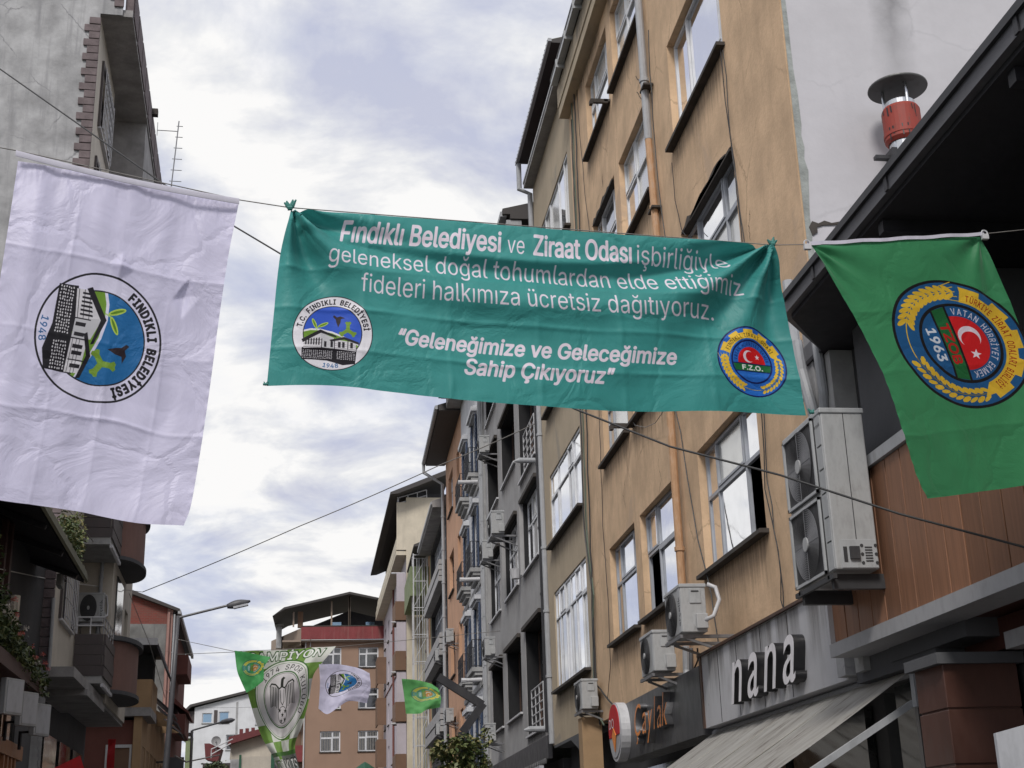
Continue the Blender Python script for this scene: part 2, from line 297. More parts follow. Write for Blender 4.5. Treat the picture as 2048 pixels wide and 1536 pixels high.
# ------------------------------------------------------------------ mesh helpers
class MB:
    """collects shapes; build() links them as ONE mesh object"""
    def __init__(s): s.v = []; s.f = []; s.m = []; s.mi = 0
    def quad(s, a, b, c, d):
        n = len(s.v); s.v += [a, b, c, d]; s.f.append((n, n + 1, n + 2, n + 3)); s.m.append(s.mi)
    def poly(s, pts):
        n = len(s.v); s.v += list(pts); s.f.append(tuple(range(n, n + len(pts)))); s.m.append(s.mi)
    def box(s, x0, x1, y0, y1, z0, z1):
        if x0 > x1: x0, x1 = x1, x0
        if y0 > y1: y0, y1 = y1, y0
        if z0 > z1: z0, z1 = z1, z0
        n = len(s.v)
        s.v += [(x0, y0, z0), (x1, y0, z0), (x1, y1, z0), (x0, y1, z0), (x0, y0, z1), (x1, y0, z1), (x1, y1, z1), (x0, y1, z1)]
        for q in ((0, 3, 2, 1), (4, 5, 6, 7), (0, 1, 5, 4), (1, 2, 6, 5), (2, 3, 7, 6), (3, 0, 4, 7)):
            s.f.append(tuple(n + i for i in q)); s.m.append(s.mi)
        return s
    def prism(s, pts, axis, a, b):
        """2D polygon pts extruded along axis from a to b"""
        def mk(p, t): return {'x': (t, p[0], p[1]), 'y': (p[0], t, p[1]), 'z': (p[0], p[1], t)}[axis]
        n = len(s.v); k = len(pts)
        s.v += [mk(p, a) for p in pts] + [mk(p, b) for p in pts]
        s.f.append(tuple(n + i for i in reversed(range(k)))); s.f.append(tuple(n + k + i for i in range(k)))
        s.m += [s.mi, s.mi]
        for i in range(k):
            j = (i + 1) % k; s.f.append((n + i, n + j, n + k + j, n + k + i)); s.m.append(s.mi)
        return s
    def beam(s, p, q, w, h, up=(0, 0, 1)):
        p, q = Vector(p), Vector(q); d = (q - p).normalized(); u = Vector(up)
        sd = d.cross(u)
        if sd.length < 1e-3: sd = d.cross(Vector((0, 1, 0)))
        sd.normalize(); u2 = sd.cross(d).normalized()
        n = len(s.v)
        for e in (p, q):
            for a, b in ((-1, -1), (1, -1), (1, 1), (-1, 1)):
                s.v.append(tuple(e + sd * (a * w / 2) + u2 * (b * h / 2)))
        for f in ((0, 1, 2, 3), (7, 6, 5, 4), (0, 4, 5, 1), (1, 5, 6, 2), (2, 6, 7, 3), (3, 7, 4, 0)):
            s.f.append(tuple(n + i for i in f)); s.m.append(s.mi)
        return s
    def tube(s, pts, r, k=8, cap=True):
        pts = [Vector(p) for p in pts]; m = len(pts)
        rs = r if isinstance(r, (list, tuple)) else [r] * m
        n0 = len(s.v); ref = None
        for i, p in enumerate(pts):
            d = (pts[min(i + 1, m - 1)] - pts[max(i - 1, 0)]).normalized()
            if ref is None:
                ref = d.cross(Vector((0, 0, 1)))
                if ref.length < 1e-3: ref = d.cross(Vector((0, 1, 0)))
            a = (ref - d * ref.dot(d)).normalized(); b = d.cross(a); ref = a
            for j in range(k):
                t = 2 * math.pi * j / k
                s.v.append(tuple(p + a * (math.cos(t) * rs[i]) + b * (math.sin(t) * rs[i])))
        for i in range(m - 1):
            for j in range(k):
                j2 = (j + 1) % k
                s.f.append((n0 + i * k + j, n0 + i * k + j2, n0 + (i + 1) * k + j2, n0 + (i + 1) * k + j)); s.m.append(s.mi)
        if cap:
            s.f.append(tuple(n0 + j for j in reversed(range(k)))); s.f.append(tuple(n0 + (m - 1) * k + j for j in range(k))); s.m += [s.mi] * 2
        return s
    def lathe(s, prof, o=(0, 0, 0), k=24):
        """prof: (r, z) rings about the z axis"""
        n0 = len(s.v)
        for r_, z_ in prof:
            for j in range(k):
                t = 2 * math.pi * j / k; s.v.append((o[0] + r_ * math.cos(t), o[1] + r_ * math.sin(t), o[2] + z_))
        for i in range(len(prof) - 1):
            for j in range(k):
                j2 = (j + 1) % k
                s.f.append((n0 + i * k + j, n0 + i * k + j2, n0 + (i + 1) * k + j2, n0 + (i + 1) * k + j)); s.m.append(s.mi)
        return s
    def torus(s, c, ax, R_, r_, k=24, kk=5):
        c = Vector(c); ax = Vector(ax).normalized(); a = ax.cross(Vector((0, 0, 1)))
        if a.length < 1e-3: a = Vector((1, 0, 0))
        a.normalize(); b = ax.cross(a)
        n0 = len(s.v)
        for i in range(k):
            t = 2 * math.pi * i / k; e = a * math.cos(t) + b * math.sin(t)
            for j in range(kk):
                u = 2 * math.pi * j / kk
                s.v.append(tuple(c + e * (R_ + r_ * math.cos(u)) + ax * (r_ * math.sin(u))))
        for i in range(k):
            for j in range(kk):
                i2, j2 = (i + 1) % k, (j + 1) % kk
                s.f.append((n0 + i * kk + j, n0 + i2 * kk + j, n0 + i2 * kk + j2, n0 + i * kk + j2)); s.m.append(s.mi)
        return s
    def disc(s, c, ax, r_, th, k=24):
        c = Vector(c); ax = Vector(ax).normalized()
        return s.tube([c - ax * th / 2, c + ax * th / 2], r_, k)
    def build(s, name, mat, parent=None, base=(0, 0, 0), smooth=False, bevel=0.0):
        me = bpy.data.meshes.new(name)
        v = np.array(s.v, dtype=float).reshape(-1, 3) - np.array(base)
        me.from_pydata([tuple(x) for x in v], [], s.f)
        for mm in (mat if isinstance(mat, (list, tuple)) else [mat]): me.materials.append(MATS[mm])
        me.polygons.foreach_set('material_index', s.m)
        bm = bmesh.new(); bm.from_mesh(me); bmesh.ops.recalc_face_normals(bm, faces=bm.faces); bm.to_mesh(me); bm.free()
        if smooth:
            me.shade_smooth()
        me.update()
        o = bpy.data.objects.new(name, me); COL.objects.link(o)
        if bevel:
            md = o.modifiers.new('bevel', 'BEVEL'); md.width = bevel; md.segments = 2; md.limit_method = 'ANGLE'
        if parent is not None: o.parent = parent
        return o
def tag(o, label=None, cat=None, group=None, kind=None):
    if label: o['label'] = label
    if cat: o['category'] = cat
    if group: o['group'] = group
    if kind: o['kind'] = kind
    return o
class Thing:
    """an Empty at the thing's base; parts are built in the coordinates of a frame turned by rot about the origin"""
    def __init__(s, name, label, cat, base=(0, 0, 0), rot=0.0, group=None):
        s.rot = rot; s.base = base
        o = bpy.data.objects.new(name, None); COL.objects.link(o); o.empty_display_size = 0.3
        a = R(rot); c, sn = math.cos(a), math.sin(a)
        o.location = (c * base[0] - sn * base[1], sn * base[0] + c * base[1], base[2]); o.rotation_euler = (0, 0, a)
        tag(o, label, cat, group); s.o = o
    def part(s, name, mb, mat, parent=None, **k):
        return mb.build(name, mat, parent or s.o, s.base, **k)
def dup(root, loc, rotz=None, label=None, group=None):
    r = root.copy(); COL.objects.link(r); r.location = loc
    if rotz is not None: r.rotation_euler = (0, 0, rotz)
    if label: r['label'] = label
    if group: r['group'] = group
    for ch in list(root.children):
        c = ch.copy(); COL.objects.link(c); c.parent = r
        for g in list(ch.children):
            d = g.copy(); COL.objects.link(d); d.parent = c
    return r
# facade frames: s runs along the wall, d outwards
class Fr:
    def __init__(s, kind, at): s.k = kind; s.at = at
    def box(s, mb, s0, s1, z0, z1, d0, d1):
        a = s.at
        if s.k == 'R': mb.box(a - d1, a - d0, s0, s1, z0, z1)        # faces -x
        elif s.k == 'L': mb.box(a + d0, a + d1, s0, s1, z0, z1)      # faces +x
        else: mb.box(s0, s1, a - d1, a - d0, z0, z1)                 # faces the camera
    def p(s, u, z, d):
        a = s.at
        return (a - d, u, z) if s.k == 'R' else ((a + d, u, z) if s.k == 'L' else (u, a - d, z))
def wall_mesh(fr, s0, s1, z0, z1, ops, depth=0.22, back=6.0, mb=None, roof=True):
    """wall face with real openings and their reveals, closed behind as a block"""
    mb = mb or MB()
    ss = sorted(set([s0, s1] + [v for o in ops for v in o[:2] if s0 < v < s1])); zs = sorted(set([z0, z1] + [v for o in ops for v in o[2:4] if z0 < v < z1]))
    for j in range(len(zs) - 1):
        run = None
        for i in range(len(ss) - 1):
            cs, cz = (ss[i] + ss[i + 1]) / 2, (zs[j] + zs[j + 1]) / 2
            hole = any(o[0] < cs < o[1] and o[2] < cz < o[3] for o in ops)
            if not hole and run is None: run = ss[i]
            if (hole or i == len(ss) - 2) and run is not None:
                e = ss[i] if hole else ss[i + 1]
                mb.quad(fr.p(run, zs[j], 0), fr.p(e, zs[j], 0), fr.p(e, zs[j + 1], 0), fr.p(run, zs[j + 1], 0)); run = None
    for o in ops:
        a, b, c, d = o[:4]
        for q in (((a, c), (a, d)), ((b, c), (b, d)), ((a, c), (b, c)), ((a, d), (b, d))):
            mb.quad(fr.p(*q[0], 0), fr.p(*q[1], 0), fr.p(*q[1], -depth), fr.p(*q[0], -depth))
    for u in (s0, s1): mb.quad(fr.p(u, z0, 0), fr.p(u, z1, 0), fr.p(u, z1, -back), fr.p(u, z0, -back))
    mb.quad(fr.p(s0, z0, -back), fr.p(s1, z0, -back), fr.p(s1, z1, -back), fr.p(s0, z1, -back))
    for z in (z0, z1): mb.quad(fr.p(s0, z, 0), fr.p(s1, z, 0), fr.p(s1, z, -back), fr.p(s0, z, -back))
    return mb
def window(T, fr, a, b, c, d, cols=(0.0, 1.0), rows=None, fmat='frame_gray', gmat='window_glass', depth=0.2, w=0.055, open_cells=(), recess=None, mull=0.04, label=None, dark_cells=()):
    """frame with mullions and one pane per light; cols and rows are fractions; rows from bottom"""
    rows = rows or (0.0, 1.0); f = MB(); dd = -(recess if recess is not None else depth - 0.05)
    S = [a + (b - a) * x for x in cols]; Z = [c + (d - c) * x for x in rows]
    fr.box(f, a, a + w, c, d, dd - 0.05, dd); fr.box(f, b - w, b, c, d, dd - 0.05, dd)
    fr.box(f, a + w, b - w, c, c + w, dd - 0.05, dd); fr.box(f, a + w, b - w, d - w, d, dd - 0.05, dd)
    for x in S[1:-1]: fr.box(f, x - mull / 2, x + mull / 2, c + w, d - w, dd - 0.045, dd + 0.004)
    for z in Z[1:-1]: fr.box(f, a + w, b - w, z - mull / 2, z + mull / 2, dd - 0.04, dd + 0.008)
    fo = T.part('window', f, fmat)
    if label: fo['label'] = label
    # the dark room side closes the opening
    bk = MB(); fr.box(bk, a - 0.01, b + 0.01, c - 0.01, d + 0.01, -depth - 0.45, -depth - 0.40)
    for i in range(len(S) - 1):
        for j in range(len(Z) - 1):
            if (i, j) in open_cells: continue
            g = MB(); e = w * 0.8
            x0, x1, z0, z1 = S[i] + e * 0.5, S[i + 1] - e * 0.5, Z[j] + e * 0.5, Z[j + 1] - e * 0.5
            fr.box(g, x0, x1, z0, z1, dd - 0.035, dd - 0.022)
            gm = gmat
            if gm == 'window_glass': gm = random.choices(['window_glass', 'window_glass_curtain', 'window_glass_dim'], [6, 3, 2])[0]
            T.part('pane', g, 'dark_glass' if (i, j) in dark_cells else gm, parent=fo)
            if (i + 2 * j) % 3 == 0 and (x1 - x0) > 0.28:     # opening sash
                sh = MB(); q = 0.035
                for bx in ((x0 + .01, x0 + .01 + q, z0 + .01, z1 - .01), (x1 - .01 - q, x1 - .01, z0 + .01, z1 - .01), (x0 + .01 + q, x1 - .01 - q, z0 + .01, z0 + .01 + q), (x0 + .01 + q, x1 - .01 - q, z1 - .01 - q, z1 - .01)):
                    fr.box(sh, *bx, dd - 0.02, dd + 0.018)
                T.part('sash', sh, fmat, parent=fo)
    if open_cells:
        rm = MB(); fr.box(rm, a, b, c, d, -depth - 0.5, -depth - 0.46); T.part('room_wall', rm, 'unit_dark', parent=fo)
    return fo
def sill(T, fr, a, b, z, mat='slate', out=0.09, th=0.05, ext=0.05, parent=None):
    m = MB(); fr.box(m, a - ext, b + ext, z - th, z + 0.002, -0.15, out); return T.part('sill', m, mat, parent=parent)
def stain(T, fr, a, b, z, h, d=0.004, parent=None):
    me = bpy.data.meshes.new('rain_stain'); B = np.array(T.base); q = [fr.p(a, z - h, d), fr.p(b, z - h, d), fr.p(b, z, d), fr.p(a, z, d)]
    me.from_pydata([tuple(np.array(p) - B) for p in q], [], [(0, 1, 2, 3)]); ul = me.uv_layers.new(name='UVMap')
    for i, c in enumerate(((0, 0), (1, 0), (1, 1), (0, 1))): ul.data[i].uv = c
    me.materials.append(MATS['rain_stain']); o = bpy.data.objects.new('rain_stain', me); COL.objects.link(o); o.parent = parent or T.o; return o
def railing(mb, p0, p1, h, n, r=0.012, rails=(0.0, 1.0)):
    p0, p1 = Vector(p0), Vector(p1)
    for i in range(n + 1):
        q = p0.lerp(p1, i / n); mb.tube([q, q + Vector((0, 0, h))], r, 5)
    for t in rails: mb.tube([p0 + Vector((0, 0, h * t)), p1 + Vector((0, 0, h * t))], r * 1.2, 5)
    return mb
paint('green_tie', (0.03, 0.16, 0.14), rough=0.6, dirt=0.1)
paint('hem_white', (0.44, 0.43, 0.50), rough=0.7, dirt=0.1)
# ------------------------------------------------------------------ flat print for cloth (drawn here, pixel by pixel)
_glyph = {}
import os
try:      # the sans serif that ships inside Blender; its default font otherwise
    SANS = bpy.data.fonts.load(os.path.join(bpy.utils.system_resource('DATAFILES'), 'fonts', 'Inter.woff2'))
except Exception:
    SANS = None
def text_tris(s, bold=0.0, shear=0.0):
    bold = 0.0
    key = (s, bold, shear)
    if key in _glyph: return _glyph[key]
    cu = bpy.data.curves.new('t', 'FONT'); cu.body = s; cu.resolution_u = 4; cu.offset = bold; cu.shear = shear; cu.fill_mode = 'BOTH'
    ob = bpy.data.objects.new('t', cu); COL.objects.link(ob)
    bpy.context.view_layer.update()
    me = ob.evaluated_get(bpy.context.evaluated_depsgraph_get()).to_mesh()
    me.calc_loop_triangles()
    v = np.array([x.co[:2] for x in me.vertices]) if len(me.vertices) else np.zeros((0, 2))
    t = [tuple(l.vertices) for l in me.loop_triangles]
    ob.to_mesh_clear(); bpy.data.objects.remove(ob); bpy.data.curves.remove(cu)
    _glyph[key] = (v, t); return v, t
_loops = {}
def text_loops(s, shear=0.0):
    """closed outlines of the letters"""
    key = (s, shear)
    if key in _loops: return _loops[key]
    cu = bpy.data.curves.new('t', 'FONT'); cu.body = s; cu.resolution_u = 4; cu.shear = shear; cu.fill_mode = 'NONE'; cu.dimensions = '3D'
    if SANS: cu.font = SANS
    ob = bpy.data.objects.new('t', cu); COL.objects.link(ob); bpy.context.view_layer.update()
    me = ob.evaluated_get(bpy.context.evaluated_depsgraph_get()).to_mesh()
    v = np.array([x.co[:2] for x in me.vertices]) if len(me.vertices) else np.zeros((0, 2)); nx = {}
    for e in me.edges: nx.setdefault(e.vertices[0], []).append(e.vertices[1]); nx.setdefault(e.vertices[1], []).append(e.vertices[0])
    ob.to_mesh_clear(); bpy.data.objects.remove(ob); bpy.data.curves.remove(cu)
    seen = set(); out = []
    for i in sorted(nx):
        if i in seen: continue
        lp = [i]; seen.add(i); j = i + 1 if (i + 1) in nx[i] else nx[i][0]
        while j not in seen:
            seen.add(j); lp.append(j); c = [k for k in nx[j] if k not in seen]
            if not c: break
            j = min(c)
        if len(lp) > 2: out.append(v[lp])
    _loops[key] = out; return out
def boldoff(b, k):
    if b <= 0: return [np.zeros(2)]
    r = b * k * 1.0; return [np.array([r * math.cos(a), r * math.sin(a)]) for a in np.linspace(0, 2 * math.pi, 9)[:-1]] + [np.zeros(2)]
class Canvas:
    def __init__(s, w, h, col, ss=2):
        s.w, s.h, s.ss = w, h, ss
        s.a = np.empty((h * ss, w * ss, 3), np.float32); s.a[:] = col
    def tri(s, p, col):
        p = np.asarray(p, float) * s.ss
        x0, y0 = np.floor(p.min(0)).astype(int); x1, y1 = np.ceil(p.max(0)).astype(int) + 1
        x0, y0 = max(x0, 0), max(y0, 0); x1, y1 = min(x1, s.w * s.ss), min(y1, s.h * s.ss)
        if x0 >= x1 or y0 >= y1: return
        X = np.arange(x0, x1) + 0.5; Y = (np.arange(y0, y1) + 0.5)[:, None]
        (ax, ay), (bx, by), (cx_, cy_) = p
        d = (bx - ax) * (cy_ - ay) - (by - ay) * (cx_ - ax)
        if abs(d) < 1e-9: return
        sg = 1 if d > 0 else -1; e = 1e-6
        m = (((bx - ax) * (Y - ay) - (by - ay) * (X - ax)) * sg >= -e) & (((cx_ - bx) * (Y - by) - (cy_ - by) * (X - bx)) * sg >= -e) & (((ax - cx_) * (Y - cy_) - (ay - cy_) * (X - cx_)) * sg >= -e)
        s.a[y0:y1, x0:x1][m] = col
    def poly(s, pts, col):
        p = np.asarray(pts, float) * s.ss
        x0, y0 = np.floor(p.min(0)).astype(int); x1, y1 = np.ceil(p.max(0)).astype(int) + 1
        x0, y0 = max(x0, 0), max(y0, 0); x1, y1 = min(x1, s.w * s.ss), min(y1, s.h * s.ss)
        if x0 >= x1 or y0 >= y1: return
        X = np.arange(x0, x1) + 0.5; Y = (np.arange(y0, y1) + 0.5)[:, None]
        ins = np.zeros((y1 - y0, x1 - x0), bool); n = len(p)
        for i in range(n):
            ax, ay = p[i]; bx, by = p[(i + 1) % n]
            if ay == by: continue
            c = ((ay > Y) != (by > Y))
            ins ^= c & (X < (bx - ax) * (Y - ay) / (by - ay) + ax)
        s.a[y0:y1, x0:x1][ins] = col
    def loops(s, lps, col, grow=0.0):
        """non-zero winding fill of closed outlines, optionally thickened by grow pixels"""
        if not lps: return
        P_ = [np.asarray(l, float) * s.ss for l in lps]; al = np.concatenate(P_); g = int(math.ceil(grow * s.ss)) + 2
        x0, y0 = np.floor(al.min(0)).astype(int) - g; x1, y1 = np.ceil(al.max(0)).astype(int) + g + 1
        D = np.zeros((y1 - y0, x1 - x0 + 1), np.int16)
        for l in P_:
            for (ax, ay), (bx, by) in zip(l, np.roll(l, -1, 0)):
                if ay == by: continue
                sg = 1 if by > ay else -1; lo, hi = min(ay, by), max(ay, by)
                r0, r1 = int(math.ceil(lo - .5)), int(math.ceil(hi - .5))
                if r1 <= r0: continue
                Y = np.arange(r0, r1); X = ax + (Y + .5 - ay) * (bx - ax) / (by - ay)
                np.add.at(D, (Y - y0, np.ceil(X - .5).astype(int) - x0), sg)
        M = np.cumsum(D, 1)[:, :-1] != 0
        if grow > 0:
            r = grow * s.ss; B = M.copy()
            for q in range(12):
                dx, dy = int(round(r * math.cos(q * math.pi / 6))), int(round(r * math.sin(q * math.pi / 6))); B |= np.roll(np.roll(M, dx, 1), dy, 0)
            M = B
        cx0, cy0 = max(x0, 0), max(y0, 0); cx1, cy1 = min(x1, s.w * s.ss), min(y1, s.h * s.ss)
        if cx0 >= cx1 or cy0 >= cy1: return
        s.a[cy0:cy1, cx0:cx1][M[cy0 - y0:cy1 - y0, cx0 - x0:cx1 - x0]] = col
    def stroke(s, pts, w, col, closed=False):
        pts = [np.asarray(p, float) for p in pts]
        if closed: pts.append(pts[0])
        for a, b in zip(pts[:-1], pts[1:]):
            d = b - a; l = np.hypot(*d)
            if l < 1e-6: continue
            n = np.array([-d[1], d[0]]) / l * w / 2; d = d / l * w * 0.3
            s.poly([a + n - d, b + n + d, b - n + d, a - n - d], col)
    def text(s, body, x0, x1, ybase, cap, col, bold=0.0, shear=0.0, slope=0.0):
        lp = text_loops(body, shear); H = np.concatenate(text_loops('H')); al = np.concatenate(lp)
        ky = cap / (H[:, 1].max() - H[:, 1].min()); lo, hi = al[:, 0].min(), al[:, 0].max(); out = []
        for l in lp:
            X = x0 + (l[:, 0] - lo) / (hi - lo) * (x1 - x0); out.append(np.stack([X, ybase + slope * (X - x0) - l[:, 1] * ky], 1))
        s.loops(out, col, bold * cap)
    def image(s, name):
        a = s.a.reshape(s.h, s.ss, s.w, s.ss, 3).mean((1, 3))[::-1]
        px = np.ones((s.h, s.w, 4), np.float32); px[..., :3] = np.clip(a, 0, 1)
        im = bpy.data.images.new(name, s.w, s.h); im.pixels.foreach_set(px.ravel()); im.update(); im.pack()
        return im
class Emb:
    """drawing in emblem units: centre 0, radius 1, y up; turned by rot degrees"""
    def __init__(s, cv, cx_, cy_, rx, ry=None, rot=0.0): s.cv, s.cx, s.cy, s.rx, s.ry, s.rot = cv, cx_, cy_, rx, ry or rx, R(rot)
    def T(s, p):
        c, n = math.cos(s.rot), math.sin(s.rot); x, y = p[0] * c - p[1] * n, p[0] * n + p[1] * c
        return (s.cx + x * s.rx, s.cy - y * s.ry)
    def poly(s, pts, col): s.cv.poly([s.T(p) for p in pts], col)
    def line(s, pts, w, col, closed=False): s.cv.stroke([s.T(p) for p in pts], w * s.rx, col, closed)
    def arc(s, r, a0=0, a1=360, n=72): return [(r * math.cos(R(a0 + (a1 - a0) * i / n)), r * math.sin(R(a0 + (a1 - a0) * i / n))) for i in range(n + (a1 - a0 < 360))]
    def disc(s, r, col): s.poly(s.arc(r), col)
    def ring(s, r, w, col): s.disc(r + w / 2, col)
    def blob(s, c, rx, ry, ang, col, n=14):
        a = R(ang); s.poly([(c[0] + rx * math.cos(2 * math.pi * i / n) * math.cos(a) - ry * math.sin(2 * math.pi * i / n) * math.sin(a),
                             c[1] + rx * math.cos(2 * math.pi * i / n) * math.sin(a) + ry * math.sin(2 * math.pi * i / n) * math.cos(a)) for i in range(n)], col)
    def arctext(s, body, r, a0, a1, h, col, bold=0.02, stretch=1.0, inside=False):
        """letters from angle a0 to a1 (degrees, clockwise over the top), baseline radius r"""
        H = np.concatenate(text_loops('H')); k = h / (H[:, 1].max() - H[:, 1].min()); adv = []
        for ch in body:
            if ch == ' ': adv.append(0.42); continue
            v = np.concatenate(text_loops(ch)); adv.append(v[:, 0].max() - v[:, 0].min() + 0.15)
        tot = sum(adv); x = 0.0
        for ch, ad in zip(body, adv):
            if ch != ' ':
                lp = text_loops(ch); v = np.concatenate(lp); xm = (v[:, 0].max() + v[:, 0].min()) / 2
                ang = R(a0 + (a1 - a0) * (x + ad / 2) / tot)
                kx = min(k * stretch, abs(R(a1 - a0)) * r / tot * 1.02)
                er = np.array([math.cos(ang), math.sin(ang)]); et = np.array([math.sin(ang), -math.cos(ang)])
                if inside: et = -et
                s.cv.loops([np.array([s.T(er * r + (et * (vv[0] - xm) * kx) + ((-er if inside else er) * vv[1] * k)) for vv in l]) for l in lp], col, bold * h * s.rx * .9)
            x += ad
    def straight(s, body, cx_, yb, w, h, col, bold=0.0):
        lp = text_loops(body); al = np.concatenate(lp); lo, hi = al[:, 0].min(), al[:, 0].max(); H = np.concatenate(text_loops('H')); k = h / H[:, 1].max()
        s.cv.loops([np.array([s.T((cx_ + ((vv[0] - lo) / (hi - lo) - .5) * w, yb + vv[1] * k)) for vv in l]) for l in lp], col, bold * h * s.rx)
def star(c, r, ang=90):
    return [(c[0] + (r if i % 2 == 0 else r * 0.4) * math.cos(R(ang + 36 * i)), c[1] + (r if i % 2 == 0 else r * 0.4) * math.sin(R(ang + 36 * i))) for i in range(10)]
INK = (0.09, 0.08, 0.11); WHT = (0.93, 0.92, 0.95)
def town_emblem(E, text, blue, a0, a1, th=0.15, bold=0.03, outer=0.035, WHT=WHT):
    E.disc(1.0, INK); E.disc(1.0 - outer, WHT)
    E.disc(0.74, INK); E.disc(0.72, blue)
    g = (0.44, 0.60, 0.18)
    hill = [(-0.72, 0.0), (-0.55, 0.05), (-0.3, 0.06), (0.0, 0.0), (0.3, -0.12), (0.55, -0.24), (0.66, -0.3)]
    bot = [(p[0], p[1]) for p in E.arc(0.72, 336, 180, 40)]
    E.poly([(x, y + 0.05) for x, y in hill] + bot, WHT); E.poly(hill + bot, g)
    # sprout, bird and three-bladed shape
    E.line([(-0.40, 0.06), (-0.36, 0.16)], 0.02, (0.7, 0.85, 0.5))
    for c, a in (((-0.46, 0.24), 115), ((-0.24, 0.22), 28)):
        E.blob(c, 0.15, 0.045, a, (0.75, 0.85, 0.35)); E.blob(c, 0.12, 0.02, a, (0.38, 0.55, 0.12))
    E.poly([(0.02, 0.50), (0.10, 0.44), (0.18, 0.47), (0.30, 0.42), (0.20, 0.40), (0.19, 0.30), (0.14, 0.17), (0.09, 0.30), (0.07, 0.38), (0.0, 0.45)], (0.16, 0.10, 0.13))
    for a in (90, 215, 328):
        c, n = math.cos(R(a)), math.sin(R(a)); q = lambda u, v: (0.38 + u * c - v * n, 0.10 + u * n + v * c)
        E.poly([q(-0.03, -0.05), q(0.14, -0.045), q(0.2, -0.08), q(0.235, -0.04), q(0.22, 0), q(0.235, 0.04), q(0.2, 0.08), q(0.14, 0.045), q(-0.03, 0.05)], (0.48, 0.62, 0.2))
    # house on a stone base, reaching over the ring
    B = INK; W = (0.86, 0.85, 0.87)
    E.poly([(-0.74, -0.42), (-0.12, -0.34), (-0.02, -0.42), (0.62, -0.34), (0.60, -0.78), (0.3, -0.84), (-0.1, -0.74), (-0.72, -0.72)], B)
    rnd = random.Random(3)
    for i in range(26):
        for j in range(6):
            x = -0.69 + i * 0.05 + rnd.uniform(-.008, .008); y = -0.68 + j * 0.038 + rnd.uniform(-.006, .006)
            if 0.02 < x < 0.12: continue
            E.blob((x, y), 0.019, 0.012, rnd.uniform(-20, 20), W, 6)
    E.poly([(-0.70, -0.44), (-0.70, -0.16), (-0.30, 0.02), (-0.24, -0.40)], W); E.poly([(-0.24, -0.40), (-0.30, 0.02), (0.05, -0.12), (0.07, -0.42)], (0.78, 0.78, 0.8))
    E.poly([(0.07, -0.42), (0.05, -0.16), (0.60, -0.22), (0.60, -0.46)], W)
    E.poly([(-0.76, -0.20), (-0.30, 0.09), (0.10, -0.06), (0.12, -0.11), (-0.28, 0.0), (-0.72, -0.28)], B)
    E.poly([(-0.06, -0.18), (0.30, -0.08), (0.66, -0.20), (0.68, -0.27), (0.30, -0.15), (-0.02, -0.23)], B)
    for i in range(6): E.poly([(-0.66 + i * 0.065, -0.34), (-0.66 + i * 0.065, -0.20 + i * .012), (-0.63 + i * 0.065, -0.19 + i * .012), (-0.63 + i * 0.065, -0.335)], B)
    for x0 in (-0.19, -0.03, 0.16, 0.26, 0.46): E.poly([(x0, -0.38), (x0, -0.22), (x0 + 0.06, -0.23), (x0 + 0.06, -0.385)], B)
    for y in (-0.40, -0.31, -0.22): E.line([(-0.7, y), (-0.26, y + 0.03)], 0.008, B)
    for x in (-0.25, 0.07, 0.40): E.line([(x, -0.42), (x, -0.16)], 0.018, B)
    for y in (-0.28, -0.33, -0.39): E.line([(0.08, y), (0.6, y - 0.03)], 0.006, B)
    E.arctext(text, 0.785, a0, a1, th, INK, bold, 1.0)
    E.arctext('1948', 0.93, 257, 283, 0.11, (0.2, 0.4, 0.62), 0.02, 1.0, inside=True)
